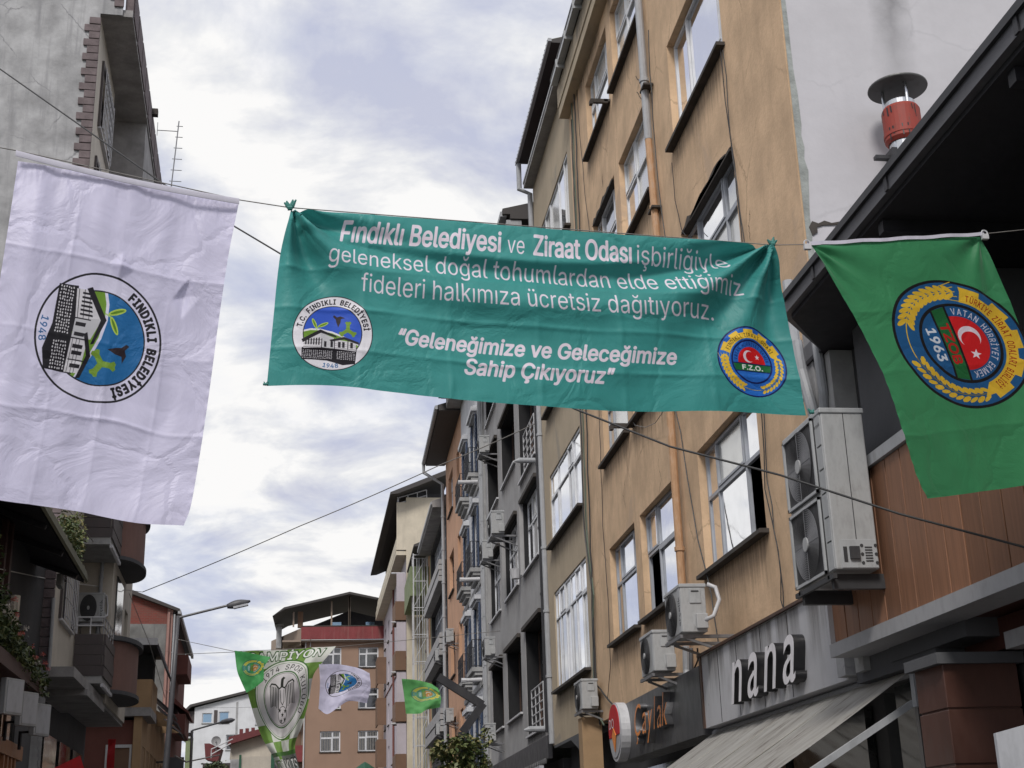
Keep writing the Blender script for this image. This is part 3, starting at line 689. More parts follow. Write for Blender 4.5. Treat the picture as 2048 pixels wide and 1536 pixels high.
def farm_emblem(E, top, inner, band, year, ring_blue, edge, flagtxt=(0.9, 0.88, 0.95), redband=False, topcol=(0.09, 0.08, 0.1)):
    Yl = (0.93, 0.76, 0.22)
    E.disc(1.0, edge); E.disc(0.96, ring_blue)
    # gear over the top
    gear = []
    for i in range(5):
        c = 90 + (2 - i) * 31
        gear += [(0.93, c + 9), (0.93, c - 9), (0.84, c - 10), (0.84, c - 21)]
    gear = [(r * math.cos(R(a)), r * math.sin(R(a))) for r, a in [(0.84, 160)] + gear]
    E.poly(gear + E.arc(0.66, 18, 162, 40), Yl)
    E.arctext(top, 0.70, 155, 25, 0.105, topcol, 0.012)
    # wheat left, leaves right
    for i in range(11):
        a = 172 + i * 7.2
        for rr, da in ((0.86, 35), (0.74, -35)): E.blob((rr * math.cos(R(a)), rr * math.sin(R(a))), 0.095, 0.036, a + 90 + da * (-1), Yl, 10)
    E.line(E.arc(0.80, 172, 258, 24), 0.015, Yl)
    for k in (-0.10, -0.05, 0, 0.05, 0.10): E.line([(-0.80 + k, 0.02), (-0.80 + k * 1.6, 0.22)], 0.012, Yl)
    for i in range(12):
        a = 8 - i * 7.3
        for rr, da in ((0.87, 30), (0.74, -30)): E.blob((rr * math.cos(R(a)), rr * math.sin(R(a))), 0.075, 0.040 if i % 2 else 0.03, a + 90 + da, Yl, 7)
    E.line(E.arc(0.80, 280, 368, 24), 0.012, (0.6, 0.5, 0.15)); E.line(E.arc(0.8, 256, 282, 8), 0.015, Yl)
    E.disc(0.62, edge); E.disc(0.575, ring_blue)
    E.poly(E.arc(0.42, -8, 188, 40), (0.86, 0.10, 0.13))
    E.poly([(-0.57, -0.06), (0.57, -0.06), (0.52, -0.26), (-0.52, -0.26)], (0.10, 0.42, 0.22))
    E.line([(-0.58, -0.05), (0.58, -0.05)], 0.03, edge); E.line([(-0.53, -0.27), (0.53, -0.27)], 0.03, edge)
    E.blob((-0.08, 0.15), 0.17, 0.17, 0, (0.95, 0.9, 0.95), 30); E.blob((-0.03, 0.15), 0.135, 0.14, 0, (0.86, 0.10, 0.13), 30)
    E.poly(star((0.19, 0.15), 0.085, 162), (0.97, 0.93, 0.97))
    E.arctext(inner, 0.445, 178, 2, 0.10, flagtxt, 0.015)
    E.straight(band, 0, -0.225, 0.62, 0.13, (0.75, 0.12, 0.10) if redband else (0.93, 0.93, 0.93), 0.07)
    if year: E.straight(year, 0, -0.46, 0.5, 0.14, (0.88, 0.9, 0.95), 0.05)
# the long banner
def draw_banner():
    W_, H_ = 2200, 786
    cv = Canvas(W_, H_, (0.24, 0.58, 0.565)); c = (0.93, 0.88, 0.93)
    U, V = lambda u: u * W_, lambda v: v * H_
    cv.text('Fındıklı Belediyesi', U(.115), U(.438), V(.158), V(.112), c, 0.036)
    cv.text('ve', U(.452), U(.487), V(.158), V(.10), c, 0.0)
    cv.text('Ziraat Odası', U(.506), U(.705), V(.158), V(.112), c, 0.036)
    cv.text('işbirliğiyle', U(.717), U(.903), V(.158), V(.10), c, 0.0)
    cv.text('geleneksel doğal tohumlardan elde ettiğimiz', U(.095), U(.925), V(.305), V(.100), c, 0.0)
    cv.text('fideleri halkımıza ücretsiz dağıtıyoruz.', U(.163), U(.861), V(.455), V(.102), c, 0.0)
    cv.text('“Geleneğimize ve Geleceğimize', U(.240), U(.775), V(.725), V(.085), c, 0.042, 0.25)
    cv.text('Sahip Çıkıyoruz”', U(.367), U(.652), V(.850), V(.085), c, 0.042, 0.25)
    town_emblem(Emb(cv, U(.114), V(.70), .0765 * W_, .215 * H_), 'T.C. FINDIKLI BELEDİYESİ', (0.20, 0.36, 0.80), 172, 8, 0.13, 0.05, 0.02)
    farm_emblem(Emb(cv, U(.917), V(.70), .066 * W_, .205 * H_), 'FINDIKLI ZİRAAT ODASI', 'VATAN HÜRRİYET EKMEK', 'F.Z.O.', None, (0.14, 0.42, 0.78), (0.05, 0.10, 0.35), flagtxt=(0.05, 0.08, 0.3))
    return cv.image('banner_print')
def draw_white():
    W_, H_ = 900, 1350; cv = Canvas(W_, H_, (0.87, 0.86, 0.96))
    town_emblem(Emb(cv, .475 * W_, .478 * H_, .287 * W_, .287 * W_, -90), 'FINDIKLI BELEDİYESİ', (0.10, 0.42, 0.66), 152, 22, 0.135, 0.09, 0.03, WHT=(0.885, 0.875, 0.965))
    return cv.image('white_flag_print')
def draw_green():
    W_, H_ = 900, 1350; cv = Canvas(W_, H_, (0.25, 0.58, 0.385))
    farm_emblem(Emb(cv, .595 * W_, .43 * H_, .415 * W_, .385 * W_, -90), 'TÜRKİYE ZİRAAT ODALARI BİRLİĞİ', 'VATAN HÜRRİYET EKMEK', 'TZOB', '1963', (0.10, 0.36, 0.58), (0.06, 0.05, 0.07), redband=True, topcol=(0.62, 0.15, 0.08))
    return cv.image('green_flag_print')
def draw_club():
    W_, H_ = 700, 1000; g = (0.45, 0.60, 0.28); cv = Canvas(W_, H_, (0.86, 0.87, 0.84)); k = (0.10, 0.11, 0.09)
    n = 4
    for i in range(n):
        for j in range(9):
            if (i + j) % 2 == 0: cv.poly([(i * W_ / n, j * H_ / 7 + 0), ((i + 1) * W_ / n, j * H_ / 7), ((i + 1) * W_ / n, (j + 1) * H_ / 7), (i * W_ / n, (j + 1) * H_ / 7)], g)
    cv.text('ŞAMPİYON', 60, 640, 88, 74, (0.16, 0.32, 0.12), 0.09); cv.text('ŞAMPİYON', 64, 636, 84, 66, (0.93, 0.94, 0.92), 0.03)
    E = Emb(cv, 375, 400, 310, 310)
    E.disc(1.0, (0.22, 0.42, 0.16)); E.disc(0.97, (0.9, 0.9, 0.88)); E.disc(0.93, (0.22, 0.42, 0.16)); E.disc(0.92, (0.86, 0.85, 0.85)); E.disc(0.70, (0.2, 0.38, 0.15)); E.disc(0.67, (0.86, 0.85, 0.85)); E.disc(0.65, k); E.disc(0.64, (0.82, 0.80, 0.81))
    E.arctext('1974 SPOR KULÜBÜ', 0.74, 142, -30, 0.14, k, 0.012)
    # eagle of bars over a ball
    for sgn in (-1, 1):
        E.line([(0, 0.30), (sgn * 0.10, 0.26), (sgn * 0.22, 0.38), (sgn * 0.36, 0.42), (sgn * 0.42, 0.36)], 0.035, k)
        for i in range(6):
            x = sgn * (0.12 + i * 0.058); E.line([(x, 0.27 + i * 0.02), (x + sgn * 0.05, -0.16 + abs(2.5 - i) * -0.03 + i * 0.02)], 0.028, k)
    E.poly([(-0.05, 0.28), (-0.04, 0.50), (0.02, 0.55), (0.10, 0.50), (0.05, 0.48), (0.05, 0.28)], k)
    E.line([(-0.07, 0.22), (-0.06, -0.06), (0.0, -0.14), (0.06, -0.06), (0.07, 0.22)], 0.02, k)
    E.blob((0, -0.38), 0.19, 0.21, 0, k, 30); E.blob((0, -0.38), 0.175, 0.195, 0, (0.84, 0.82, 0.83), 30)
    for p in ((0, -0.38), (-0.11, -0.26), (0.12, -0.30), (-0.06, -0.52), (0.11, -0.5)): E.poly(star(p, 0.065, 80), k)
    cv.poly([(0, 800), (700, 800), (700, 832), (0, 832)], (0.28, 0.45, 0.2))
    cv.poly([(260, 830), (700, 830), (700, 985), (260, 985)], (0.45, 0.47, 0.46))
    cv.text('KLIS', 300, 680, 960, 100, (0.10, 0.12, 0.10), 0.09); cv.text('KLIS', 306, 674, 954, 90, (0.93, 0.93, 0.92), 0.03)
    cv.text('FIND', 60, 250, 960, 90, k, 0.06); cv.text('FIND', 64, 246, 956, 84, (0.93, 0.93, 0.92), 0.02)
    return cv.image('club_flag_print')
def clothmat(name, img, trans=0.35, weave=0.15, rough=0.55, sheen=0.3, seed=0.0, wr=1.0, gain=1.0, tint=None):
    m, t, b = newmat(name)
    uv = t.nodes.new('ShaderNodeUVMap'); uv.uv_map = 'UVMap'
    im = t.nodes.new('ShaderNodeTexImage'); im.image = img; im.interpolation = 'Cubic'; im.extension = 'EXTEND'; L(t, uv.outputs[0], im.inputs[0])
    na = N(t, 'ShaderNodeTexNoise', inp={'Scale': 7.0, 'Detail': 4.0}); L(t, uv.outputs[0], na.inputs[0])
    col = MIX(t, RAMP(t, na.outputs[0], [(0.35, (0, 0, 0)), (0.7, (0.12,) * 3)]), im.outputs[0], (0.03, 0.03, 0.03), 'MULTIPLY')
    col = MIX(t, 1.0, im.outputs[0], RAMP(t, na.outputs[0], [(0.3, (0.9 * gain,) * 3), (0.7, (1.0 * gain,) * 3)]), 'MULTIPLY')
    if tint: col = MIX(t, 0.45, col, tint)
    L(t, col, b.inputs['Base Color']); b.inputs['Roughness'].default_value = rough
    b.inputs['Specular IOR Level'].default_value = 0.35; b.inputs['Sheen Weight'].default_value = sheen; b.inputs['Sheen Roughness'].default_value = 0.4
    tc = t.nodes.new('ShaderNodeTexCoord')
    # fine creases left from folding
    mp = N(t, 'ShaderNodeMapping'); mp.inputs['Location'].default_value = (seed, seed * 1.7, 0); mp.inputs['Scale'].default_value = (1, 1, 1); L(t, tc.outputs['Object'], mp.inputs[0])
    nw = N(t, 'ShaderNodeTexNoise', inp={'Scale': 3.2, 'Detail': 5.0, 'Roughness': 0.55, 'Distortion': 0.8}); L(t, mp.outputs[0], nw.inputs[0])
    vo = N(t, 'ShaderNodeTexVoronoi', feature='DISTANCE_TO_EDGE', inp={'Scale': 2.2}); L(t, MIX(t, 0.25, mp.outputs[0], nw.outputs[1], 'ADD'), vo.inputs[0])
    h = MATH(t, 'ADD', MATH(t, 'MULTIPLY', nw.outputs[0], 1.0), MATH(t, 'MULTIPLY', MATH(t, 'MINIMUM', vo.outputs[0], 0.06), 3.0))
    bp = N(t, 'ShaderNodeBump', inp={'Strength': 0.55 * wr, 'Distance': 0.05}); L(t, h, bp.inputs['Height']); L(t, bp.outputs[0], b.inputs['Normal'])
    tr = t.nodes.new('ShaderNodeBsdfTranslucent'); L(t, col, tr.inputs[0])
    ms = t.nodes.new('ShaderNodeMixShader'); ms.inputs[0].default_value = trans
    L(t, b.outputs[0], ms.inputs[1]); L(t, tr.outputs[0], ms.inputs[2])
    L(t, ms.outputs[0], [n for n in t.nodes if n.type == 'OUTPUT_MATERIAL'][0].inputs[0])
    return m
def interp(pts, t):
    """position along a polyline by arc length"""
    pts = [np.array(p, float) for p in pts]
    if len(pts) > 2:      # smooth the corners with Catmull-Rom
        q = [2 * pts[0] - pts[1]] + pts + [2 * pts[-1] - pts[-2]]; out = []
        for i in range(1, len(q) - 2):
            for k in range(8):
                u = k / 8; out.append(0.5 * ((2 * q[i]) + (-q[i - 1] + q[i + 1]) * u + (2 * q[i - 1] - 5 * q[i] + 4 * q[i + 1] - q[i + 2]) * u * u + (-q[i - 1] + 3 * q[i] - 3 * q[i + 1] + q[i + 2]) * u ** 3))
        out.append(pts[-1]); pts = out
    l = [0.0]
    for a, b in zip(pts[:-1], pts[1:]): l.append(l[-1] + np.hypot(*(b - a)))
    t = t * l[-1]
    for i in range(len(pts) - 1):
        if t <= l[i + 1] or i == len(pts) - 2:
            return pts[i] + (pts[i + 1] - pts[i]) * ((t - l[i]) / max(1e-9, l[i + 1] - l[i]))
def cloth(name, mat, top, bottom, left, right, o, n, disp, nu=110, nv=130, parent=None, crop=(0, 1, 0, 1), base=None):
    """sheet spanned by four edge curves on the plane through o with normal n, then billowed by disp(u, v) metres towards n"""
    T = [interp(top, i / nu) for i in range(nu + 1)]; B = [interp(bottom, i / nu) for i in range(nu + 1)]
    Lf = [interp(left, j / nv) for j in range(nv + 1)]; Rt = [interp(right, j / nv) for j in range(nv + 1)]
    nn = np.array(n, float); nn /= np.linalg.norm(nn)
    V = []; UV = []
    for j in range(nv + 1):
        v = j / nv
        for i in range(nu + 1):
            u = i / nu
            p = (1 - v) * T[i] + v * B[i] + (1 - u) * Lf[j] + u * Rt[j] - ((1 - u) * (1 - v) * T[0] + u * (1 - v) * T[-1] + (1 - u) * v * B[0] + u * v * B[-1])
            q = PW(p[0], p[1], o, n)
            c = (np.array([0, 0, CAMZ]) - q); c = c / np.linalg.norm(c)
            V.append(q + (nn * 0.7 + c * 0.3) * disp(u, v)); UV.append((crop[0] + (crop[1] - crop[0]) * u, 1 - (crop[2] + (crop[3] - crop[2]) * v)))
    V = np.array(V); base = np.array(base if base is not None else V[0])
    me = bpy.data.meshes.new(name); F = [(j * (nu + 1) + i, j * (nu + 1) + i + 1, (j + 1) * (nu + 1) + i + 1, (j + 1) * (nu + 1) + i) for j in range(nv) for i in range(nu)]
    me.from_pydata([tuple(x) for x in (V - base)], [], F); me.materials.append(MATS[mat])
    ul = me.uv_layers.new(name='UVMap')
    for lp in me.loops: ul.data[lp.index].uv = UV[lp.vertex_index]
    me.shade_smooth(); me.update()
    ob = bpy.data.objects.new(name, me); COL.objects.link(ob); ob.location = tuple(base)
    if parent is not None: ob.parent = parent
    return ob, V.reshape(nv + 1, nu + 1, 3)
# ================================================================== ground
def sheet(name, x0, x1, y0, y1, z, mat):
    m = MB(); m.quad((x0, y0, z), (x1, y0, z), (x1, y1, z), (x0, y1, z)); return tag(m.build(name, mat), kind='structure')
sheet('ground', -700, 700, -300, 900, -0.02, 'earth')
sheet('road', -3.2, 3.2, -40, 104, 0.0, 'asphalt')
m = MB(); m.box(3.2, 9, -40, 104, 0.0, 0.12); tag(m.build('pavement', 'paving'), kind='structure')
m = MB(); m.box(-16, -3.2, -40, 104, 0.0, 0.12); tag(m.build('pavement', 'paving'), kind='structure')

def downpipe(T, pts, r=0.05, mat='pipe_gray', rings=True, parent=None):
    m = MB(); m.tube(pts, r, 10)
    for a, b in zip(pts[:-1], pts[1:]):
        a, b = Vector(a), Vector(b); n = int((b - a).length // 1.7)
        for i in range(1, n + 1):
            c = a.lerp(b, i / (n + 1)); d = (b - a).normalized() * 0.03
            if rings: m.tube([c - d, c + d], r * 1.28, 10)
    return T.part('downpipe', m, mat, smooth=False, parent=parent)

# ================================================================== orange building, right
FR5 = Fr('R', 5.0)
T = Thing('apartment_building', 'orange plastered building with a pale end wall, behind the right half of the teal banner', 'building', (5, 13, 0))
COLS = {'A': (15.2, 17.97), 'B': (19.38, 21.80), 'C': (22.24, 24.46)}
ROWS = [(5.08, 6.83), (8.44, 10.18), (11.65, 13.41), (14.96, 16.62)]
ops = [(COLS[c][0], COLS[c][1], z0, z1) for (z0, z1) in ROWS for c in 'ABC']
T.part('wall', wall_mesh(FR5, 13.0, 26.45, 3.86, 17.0, ops, 0.17, back=9.0), 'orange_wall')
specs = {  # columns, transoms; the large pane sits in the middle
 'A': dict(cols=(0, .30, .80, 1), rows=(0, .62, 1)), 'B': dict(cols=(0, .62, 1), rows=(0, .60, 1)), 'C': dict(cols=(0, .22, .78, 1), rows=(0, .60, 1))}
for r, (z0, z1) in enumerate(ROWS):
    for c in 'ABC':
        a, b = COLS[c]; sp_ = dict(specs[c])
        if r == 3 and c == 'A': sp_ = dict(cols=(0, .30, .85, 1), rows=(0, .34, 1))
        if r == 2 and c == 'A': sp_ = dict(cols=(0, .12, .72, 1), rows=(0, .18, 1))
        if r == 0 and c == 'A': sp_ = dict(cols=(0, .33, .80, 1), rows=(0, .60, 1), open_cells=((0, 0),))
        if r == 0 and c == 'C': sp_['open_cells'] = ((0, 0),)
        if r == 0 and c == 'B': sp_['open_cells'] = ((1, 0),); sp_['cols'] = (0, .66, 1)
        w_ = window(T, FR5, a, b, z0, z1, fmat='frame_gray' if r < 2 else 'frame_white', depth=0.17, w=0.06, mull=0.05, recess=0.11, **sp_)
        sill(T, FR5, a, b, z0, out=0.12, ext=0.09, parent=w_); stain(T, FR5, a - .15, b + .15, z0 - .04, random.uniform(.7, 1.3), parent=w_)
# broken plaster over two lintels
for (a, b, z) in ((15.5, 17.9, 10.19), (22.4, 24.4, 13.42), (15.3, 17.4, 10.17)):
    mm = MB(); rn = random.Random(int(a * 10)); pts = [(a, z - 0.035)]
    for i in range(14): pts.append((a + (b - a) * i / 13, z + rn.uniform(0.0, 0.09) * (1 if 0 < i < 13 else 0.1)))
    pts += [(b, z - 0.035)]
    mm.prism(pts, 'x', 4.992, 5.12); mm.v = [(x, y, zz) for x, y, zz in mm.v]
    T.part('broken_plaster', mm, 'slate')
# roof slab, parapet and gutter
mm = MB(); mm.box(4.78, 5.6, 13.0, 26.45, 17.0, 17.25); mm.box(4.76, 4.86, 13.0, 26.45, 17.25, 17.72); T.part('roof_parapet', mm, 'yellow_wall')
for k in range(6): stain(T, FR5, 13.2 + k * 2.2, 15.2 + k * 2.2, 17.7, random.uniform(.5, .95), d=.245)
for k in range(4): stain(T, FR5, 13.1 + k * 3.2, 15.6 + k * 3.2, 16.99, random.uniform(.8, 1.4))
mm = MB(); mm.box(4.6, 4.74, 13.0, 26.3, 17.74, 17.84)
for i in range(12): mm.box(4.57, 4.78, 13.3 + i * 1.1, 13.36 + i * 1.1, 17.66, 17.86)
T.part('gutter', mm, 'unit_edge')
mm = MB(); mm.box(4.6, 14, 13, 26.4, 17.87, 17.95); T.part('roof', mm, 'roof_dark')
# pale end wall that faces the camera, its mortar edge and scars
mm = MB(); mm.box(5.03, 14.0, 12.955, 12.998, 3.0, 17.85); T.part('end_wall', mm, 'pale_end_wall')
t_ = MATS['pale_end_wall'].node_tree; bs_ = [n for n in t_.nodes if n.type == 'BSDF_PRINCIPLED'][0]; src_ = bs_.inputs['Base Color'].links[0].from_socket   # soot that the flue has left on the wall
tc_ = t_.nodes.new('ShaderNodeTexCoord'); sx_ = t_.nodes.new('ShaderNodeSeparateXYZ'); L(t_, tc_.outputs['Object'], sx_.inputs[0])
nn_ = N(t_, 'ShaderNodeTexNoise', inp={'Scale': 3.0, 'Detail': 6.0, 'Roughness': 0.65}); L(t_, tc_.outputs['Object'], nn_.inputs[0])
dx_ = MATH(t_, 'ABSOLUTE', MATH(t_, 'ADD', MATH(t_, 'SUBTRACT', sx_.outputs[0], 1.30), MATH(t_, 'MULTIPLY', MATH(t_, 'SUBTRACT', nn_.outputs[0], 0.5), 0.35)))
wx_ = MATH(t_, 'SUBTRACT', 1.0, MATH(t_, 'MULTIPLY', dx_, 3.6), True); wz_ = MATH(t_, 'MULTIPLY', MATH(t_, 'SUBTRACT', sx_.outputs[2], 9.2), 0.45, True)
L(t_, MIX(t_, MATH(t_, 'MULTIPLY', MATH(t_, 'MULTIPLY', wx_, wz_), 0.85), src_, (0.12, 0.12, 0.125)), bs_.inputs['Base Color'])
mm = MB(); rn = random.Random(4); zs = [6.0 + i * 0.145 for i in range(82)]
wd = [0.02 + 0.04 * mnoise.noise(Vector((z * 1.3, 3, 0))) + 0.035 * mnoise.noise(Vector((z * 6, 1, 0))) for z in zs]
wd = [max(0.012, w_ + 0.045 * math.exp(-((z - 8.6) / 0.9) ** 2)) for w_, z in zip(wd, zs)]
for i in range(len(zs) - 1):
    mm.quad((5.0, 12.950, zs[i]), (5.03 + wd[i], 12.950, zs[i]), (5.03 + wd[i + 1], 12.950, zs[i + 1]), (5.0, 12.950, zs[i + 1]))
T.part('mortar_edge', mm, 'mortar')
mm = MB(); pts = [(5.04, 7.92), (5.08, 7.99), (5.15, 7.965), (5.22, 8.0), (5.3, 7.975), (5.42, 8.0), (5.36, 7.955), (5.2, 7.945), (5.13, 7.92), (5.13, 7.86), (5.07, 7.82)]
mm.prism(pts, 'y', 12.952, 12.940); T.part('wall_scar', mm, 'slate')
# rainwater pipe on the front
downpipe(T, [(4.90, 19.17, 17.7), (4.90, 19.15, 14.6), (4.90, 19.1, 12.4)], 0.065, 'pipe_gray')
downpipe(T, [(4.90, 19.1, 12.4), (4.90, 18.95, 9.9), (4.90, 18.92, 7.3), (4.90, 18.93, 4.0), (4.9, 19.0, 3.2)], 0.06, 'pipe_orange')
for z in (13.3, 11.1, 7.9, 9.6):
    mm = MB(); mm.box(4.83, 4.99, 18.9, 19.2, z, z + 0.035); T.part('pipe_bracket', mm, 'slate')
# ground floor behind the signs
mm = MB(); mm.box(5.3, 9, 13, 26.45, 0.0, 3.86); T.part('shopfront_wall', mm, 'dark_wall')
for i in range(5):
    mm = MB(); a = 13.3 + i * 2.6; mm.box(5.2, 5.28, a, a + 2.3, 0.15, 2.85); T.part('shop_window', mm, 'shop_glass')
mm = MB(); mm.box(4.62, 5.0, 26.02, 26.42, 2.9, 3.95); T.part('wall_box', mm, 'ochre_wall')
# hairline cracks in the plaster, each where the photograph has one
for pts_, w0 in (([(1272, 150), (1278, 165), (1274, 182), (1282, 200), (1276, 212)], .012), ([(1212, 330), (1204, 352), (1206, 372), (1196, 395), (1192, 415)], .012), ([(1215, 345), (1208, 362), (1200, 380)], .008), ([(1290, 185), (1284, 205), (1287, 225), (1280, 250)], .010), ([(1500, 420), (1497, 450), (1501, 480)], .006), ([(1320, 900), (1316, 930), (1322, 960), (1318, 985)], .006), ([(1250, 960), (1246, 990), (1252, 1015)], .006)):
    mm = MB(); q_ = [P(x, y, 'X', 4.996) for x, y in pts_]; rn = random.Random(int(w0 * 1e4) + len(pts_)); full = []
    for a, b in zip(q_[:-1], q_[1:]):
        for i in range(5): v_ = Vector(a).lerp(Vector(b), i / 5); full.append(Vector((4.996, v_.y + rn.uniform(-.03, .03), v_.z + rn.uniform(-.01, .01))))
    full.append(Vector(q_[-1]))
    for a, b in zip(full[:-1], full[1:]):
        w_ = w0 * rn.uniform(.5, 1.4); mm.quad((a.x, a.y - w_, a.z), (a.x, a.y + w_, a.z), (b.x, b.y + w_, b.z), (b.x, b.y - w_, b.z))
    T.part('plaster_crack', mm, 'slate')
# small bracket arms at the sills
for (y, z) in ((22.15, 14.9), (21.9, 8.42)):
    mm = MB(); mm.box(4.62, 4.95, y, y + 0.06, z - 0.02, z + 0.06); mm.box(4.60, 4.66, y - 0.02, y + 0.08, z - 0.06, z + 0.02); T.part('wall_bracket', mm, 'slate')

# ================================================================== yellow building
T = Thing('apartment_building', 'dull yellow plastered building with wide windows, between the orange and charcoal buildings', 'building', (5, 26.45, 0))
YR = [(4.98, 7.22), (8.30, 10.0), (11.5, 13.2), (14.62, 16.45)]
ops = [(26.9, 31.1, a, b) for a, b in YR]
T.part('wall', wall_mesh(FR5, 26.452, 32.05, 3.86, 18.1, ops, 0.12, back=9), 'yellow_wall')
for i, (a, b) in enumerate(YR):
    if i == 0: w_ = window(T, FR5, 26.9, 31.1, a, b, (0, .16, .34, .50, .66, .84, 1), (0, .72, 1), fmat='frame_white', depth=0.12, w=.06, recess=.03)
    elif i == 3: w_ = window(T, FR5, 26.9, 31.1, a, b, (0, .14, .34, .62, .82, 1), (0, 1), fmat='frame_white', depth=.12, w=.06, recess=.03)
    else: w_ = window(T, FR5, 26.9, 31.1, a, b, (0, .24, .40, .74, 1), (0, .68, 1), fmat='frame_white', depth=.12, w=.06, recess=.03)
    sill(T, FR5, 26.9, 31.1, a, out=.14, ext=.1, parent=w_); stain(T, FR5, 26.8, 31.2, a - .04, .9, parent=w_)
mm = MB(); mm.box(4.75, 5.6, 26.46, 32.0, 18.1, 18.2); mm.box(4.75, 4.83, 26.46, 32.0, 18.2, 18.3); T.part('roof_slab', mm, 'soffit_gray')
mm = MB(); mm.box(4.73, 4.75, 26.46, 32.0, 18.22, 18.28); T.part('slab_edge', mm, 'trim_white')
mm = MB()
for i in range(9): mm.box(4.95, 5.0, 26.6 + i * 0.6, 27.16 + i * 0.6, 18.2, 18.86)
mm.box(5.0, 14, 26.46, 32.0, 18.2, 18.9); T.part('attic_wall', mm, 'red_siding')
mm = MB(); mm.prism([(4.63, 18.93), (4.63, 19.0), (9.5, 20.4), (9.5, 20.2), (5.0, 18.93)], 'y', 26.4, 32.2); T.part('roof', mm, 'roof_dark')
mm = MB()
for i in range(30): mm.tube([(4.60, 26.5 + i * 0.2, 19.0), (6.4, 26.5 + i * 0.2, 19.52)], 0.05, 6)
T.part('roof_tiles', mm, 'roof_mossy')
mm = MB(); mm.box(4.58, 4.66, 26.3, 32.25, 18.90, 18.98); T.part('gutter', mm, 'pipe_gray')
downpipe(T, [(4.66, 32.15, 18.9), (4.66, 32.15, 18.15), (4.93, 32.1, 18.0), (4.95, 32.1, 14.0), (4.95, 32.0, 10.0), (4.95, 31.9, 3.9)], 0.07)
mm = MB(); mm.box(5.4, 9, 26.46, 32.05, 0, 3.86); T.part('shopfront_wall', mm, 'dark_wall')
mm = MB(); mm.prism([(26.5, 3.86), (31.9, 3.86), (31.9, 3.80), (26.5, 3.80)], 'x', 5.0, 5.9); mm.prism([(26.5, 3.0), (29.5, 3.8), (26.5, 3.8)], 'x', 4.98, 5.02); T.part('lintel', mm, 'dark_render')

# ================================================================== charcoal building
T = Thing('apartment_building', 'charcoal gray building with deep dark window openings and thin white sills', 'building', (5, 32.2, 0))
GY = [(33.1, 36.2), (37.15, 40.3), (41.35, 44.3)]
GR = [(5.12, 7.12), (8.6, 10.55), (12.1, 14.05), (15.3, 17.0)]
ops = []
for i, (z0, z1) in enumerate(GR):
    for j, (a, b) in enumerate(GY):
        ops.append((a, b - (0.25 if i == 1 else 0), (4.4 if (i == 0 and j == 0) else (11.2 if (i == 2 and j == 0) else z0)), z1))
T.part('wall', wall_mesh(FR5, 32.2, 45.0, 4.12, 17.3, ops, 0.5, back=9), 'gray_wall')
for k, o in enumerate(ops):
    i, j = divmod(k, 3); a, b, z0, z1 = o
    w_ = window(T, FR5, a, b, z0, z1, (0, .36, .68, 1) if i == 1 else (0, .5, 1), (0, .62, 1) if i == 1 else (0, 1), fmat='frame_brown' if i != 1 else 'frame_white',
           gmat='window_glass' if (i == 1) else 'dark_glass', depth=.5, w=.09 if i == 1 else .07, mull=.07, recess=.13 if i == 1 else .34)
    s_ = MB(); FR5.box(s_, a - .06, b + .06, z0 - .05, z0, -0.4, .07); T.part('sill', s_, 'trim_white', parent=w_); stain(T, FR5, a - .1, b + .1, z0 - .05, .8, parent=w_)
    h_ = MB(); FR5.box(h_, a - .04, b + .08, z1, z1 + .10, -0.1, .10); T.part('lintel_trim', h_, 'slate', parent=w_)
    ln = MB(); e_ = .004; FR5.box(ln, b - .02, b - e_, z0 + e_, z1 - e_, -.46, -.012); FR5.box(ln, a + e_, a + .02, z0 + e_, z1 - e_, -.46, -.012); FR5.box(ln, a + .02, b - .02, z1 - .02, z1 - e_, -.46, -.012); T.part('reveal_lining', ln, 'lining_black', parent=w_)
    if i == 1:
        q_ = MB(); q_.box(4.9, 5.0, b + .02, b + .14, z0, z1 + .1); T.part('reveal_trim', q_, 'gray_wall', parent=w_)
    if j == 0 and i in (0, 2):
        rl = MB(); railing(rl, (4.98, a + .05, z0), (4.98, b - 1.0, z0), 1.05, 3, .016, (0.0, .2, .4, .6, .8, 1.0)); T.part('railing', rl, 'trim_white', parent=w_)
mm = MB(); mm.box(4.94, 5.0, 45.0, 46.5, 4.2, 17.3); T.part('corner_strip', mm, 'concrete_trim')
mm = MB(); mm.box(5.0, 12, 45.0, 46.5, 4.2, 17.2); T.part('corner_wall', mm, 'gray_wall')
downpipe(T, [(4.93, 32.45, 17.2), (4.93, 32.45, 4.2)], 0.045, 'black_metal')
downpipe(T, [(4.93, 45.4, 17.2), (4.93, 45.4, 4.2)], 0.06); downpipe(T, [(4.93, 45.9, 17.2), (4.93, 45.9, 4.2)], 0.05)
mm = MB(); mm.box(4.4, 9, 32.2, 46.5, 17.32, 17.45); mm.prism([(4.2, 17.45), (4.2, 17.6), (8, 18.6), (8, 17.45)], 'y', 32.2, 46.5); T.part('roof', mm, 'roof_dark')
mm = MB(); mm.box(4.15, 4.32, 32.3, 46.4, 17.42, 17.56); mm.box(4.3, 4.7, 32.25, 32.7, 16.4, 17.3); T.part('gutter', mm, 'pipe_gray')
mm = MB(); mm.box(4.9, 5.0, 32.2, 45.0, 3.6, 4.12); T.part('shop_band', mm, 'black_metal')
for i in range(40):
    mm = MB(); mm.prism([(32.4 + i * .31, 3.62), (32.6 + i * .31, 3.62), (32.5 + i * .31, 3.50)], 'x', 4.86, 4.90); T.part('band_tooth', mm, 'concrete_trim')
mm = MB(); mm.box(5.25, 9, 32.2, 46.5, 0, 3.6); T.part('shopfront_wall', mm, 'dark_wall')
mm = MB(); mm.box(4.7, 4.8, 32.3, 34.6, 2.4, 3.45); T.part('sign_panel', mm, 'panel_white')
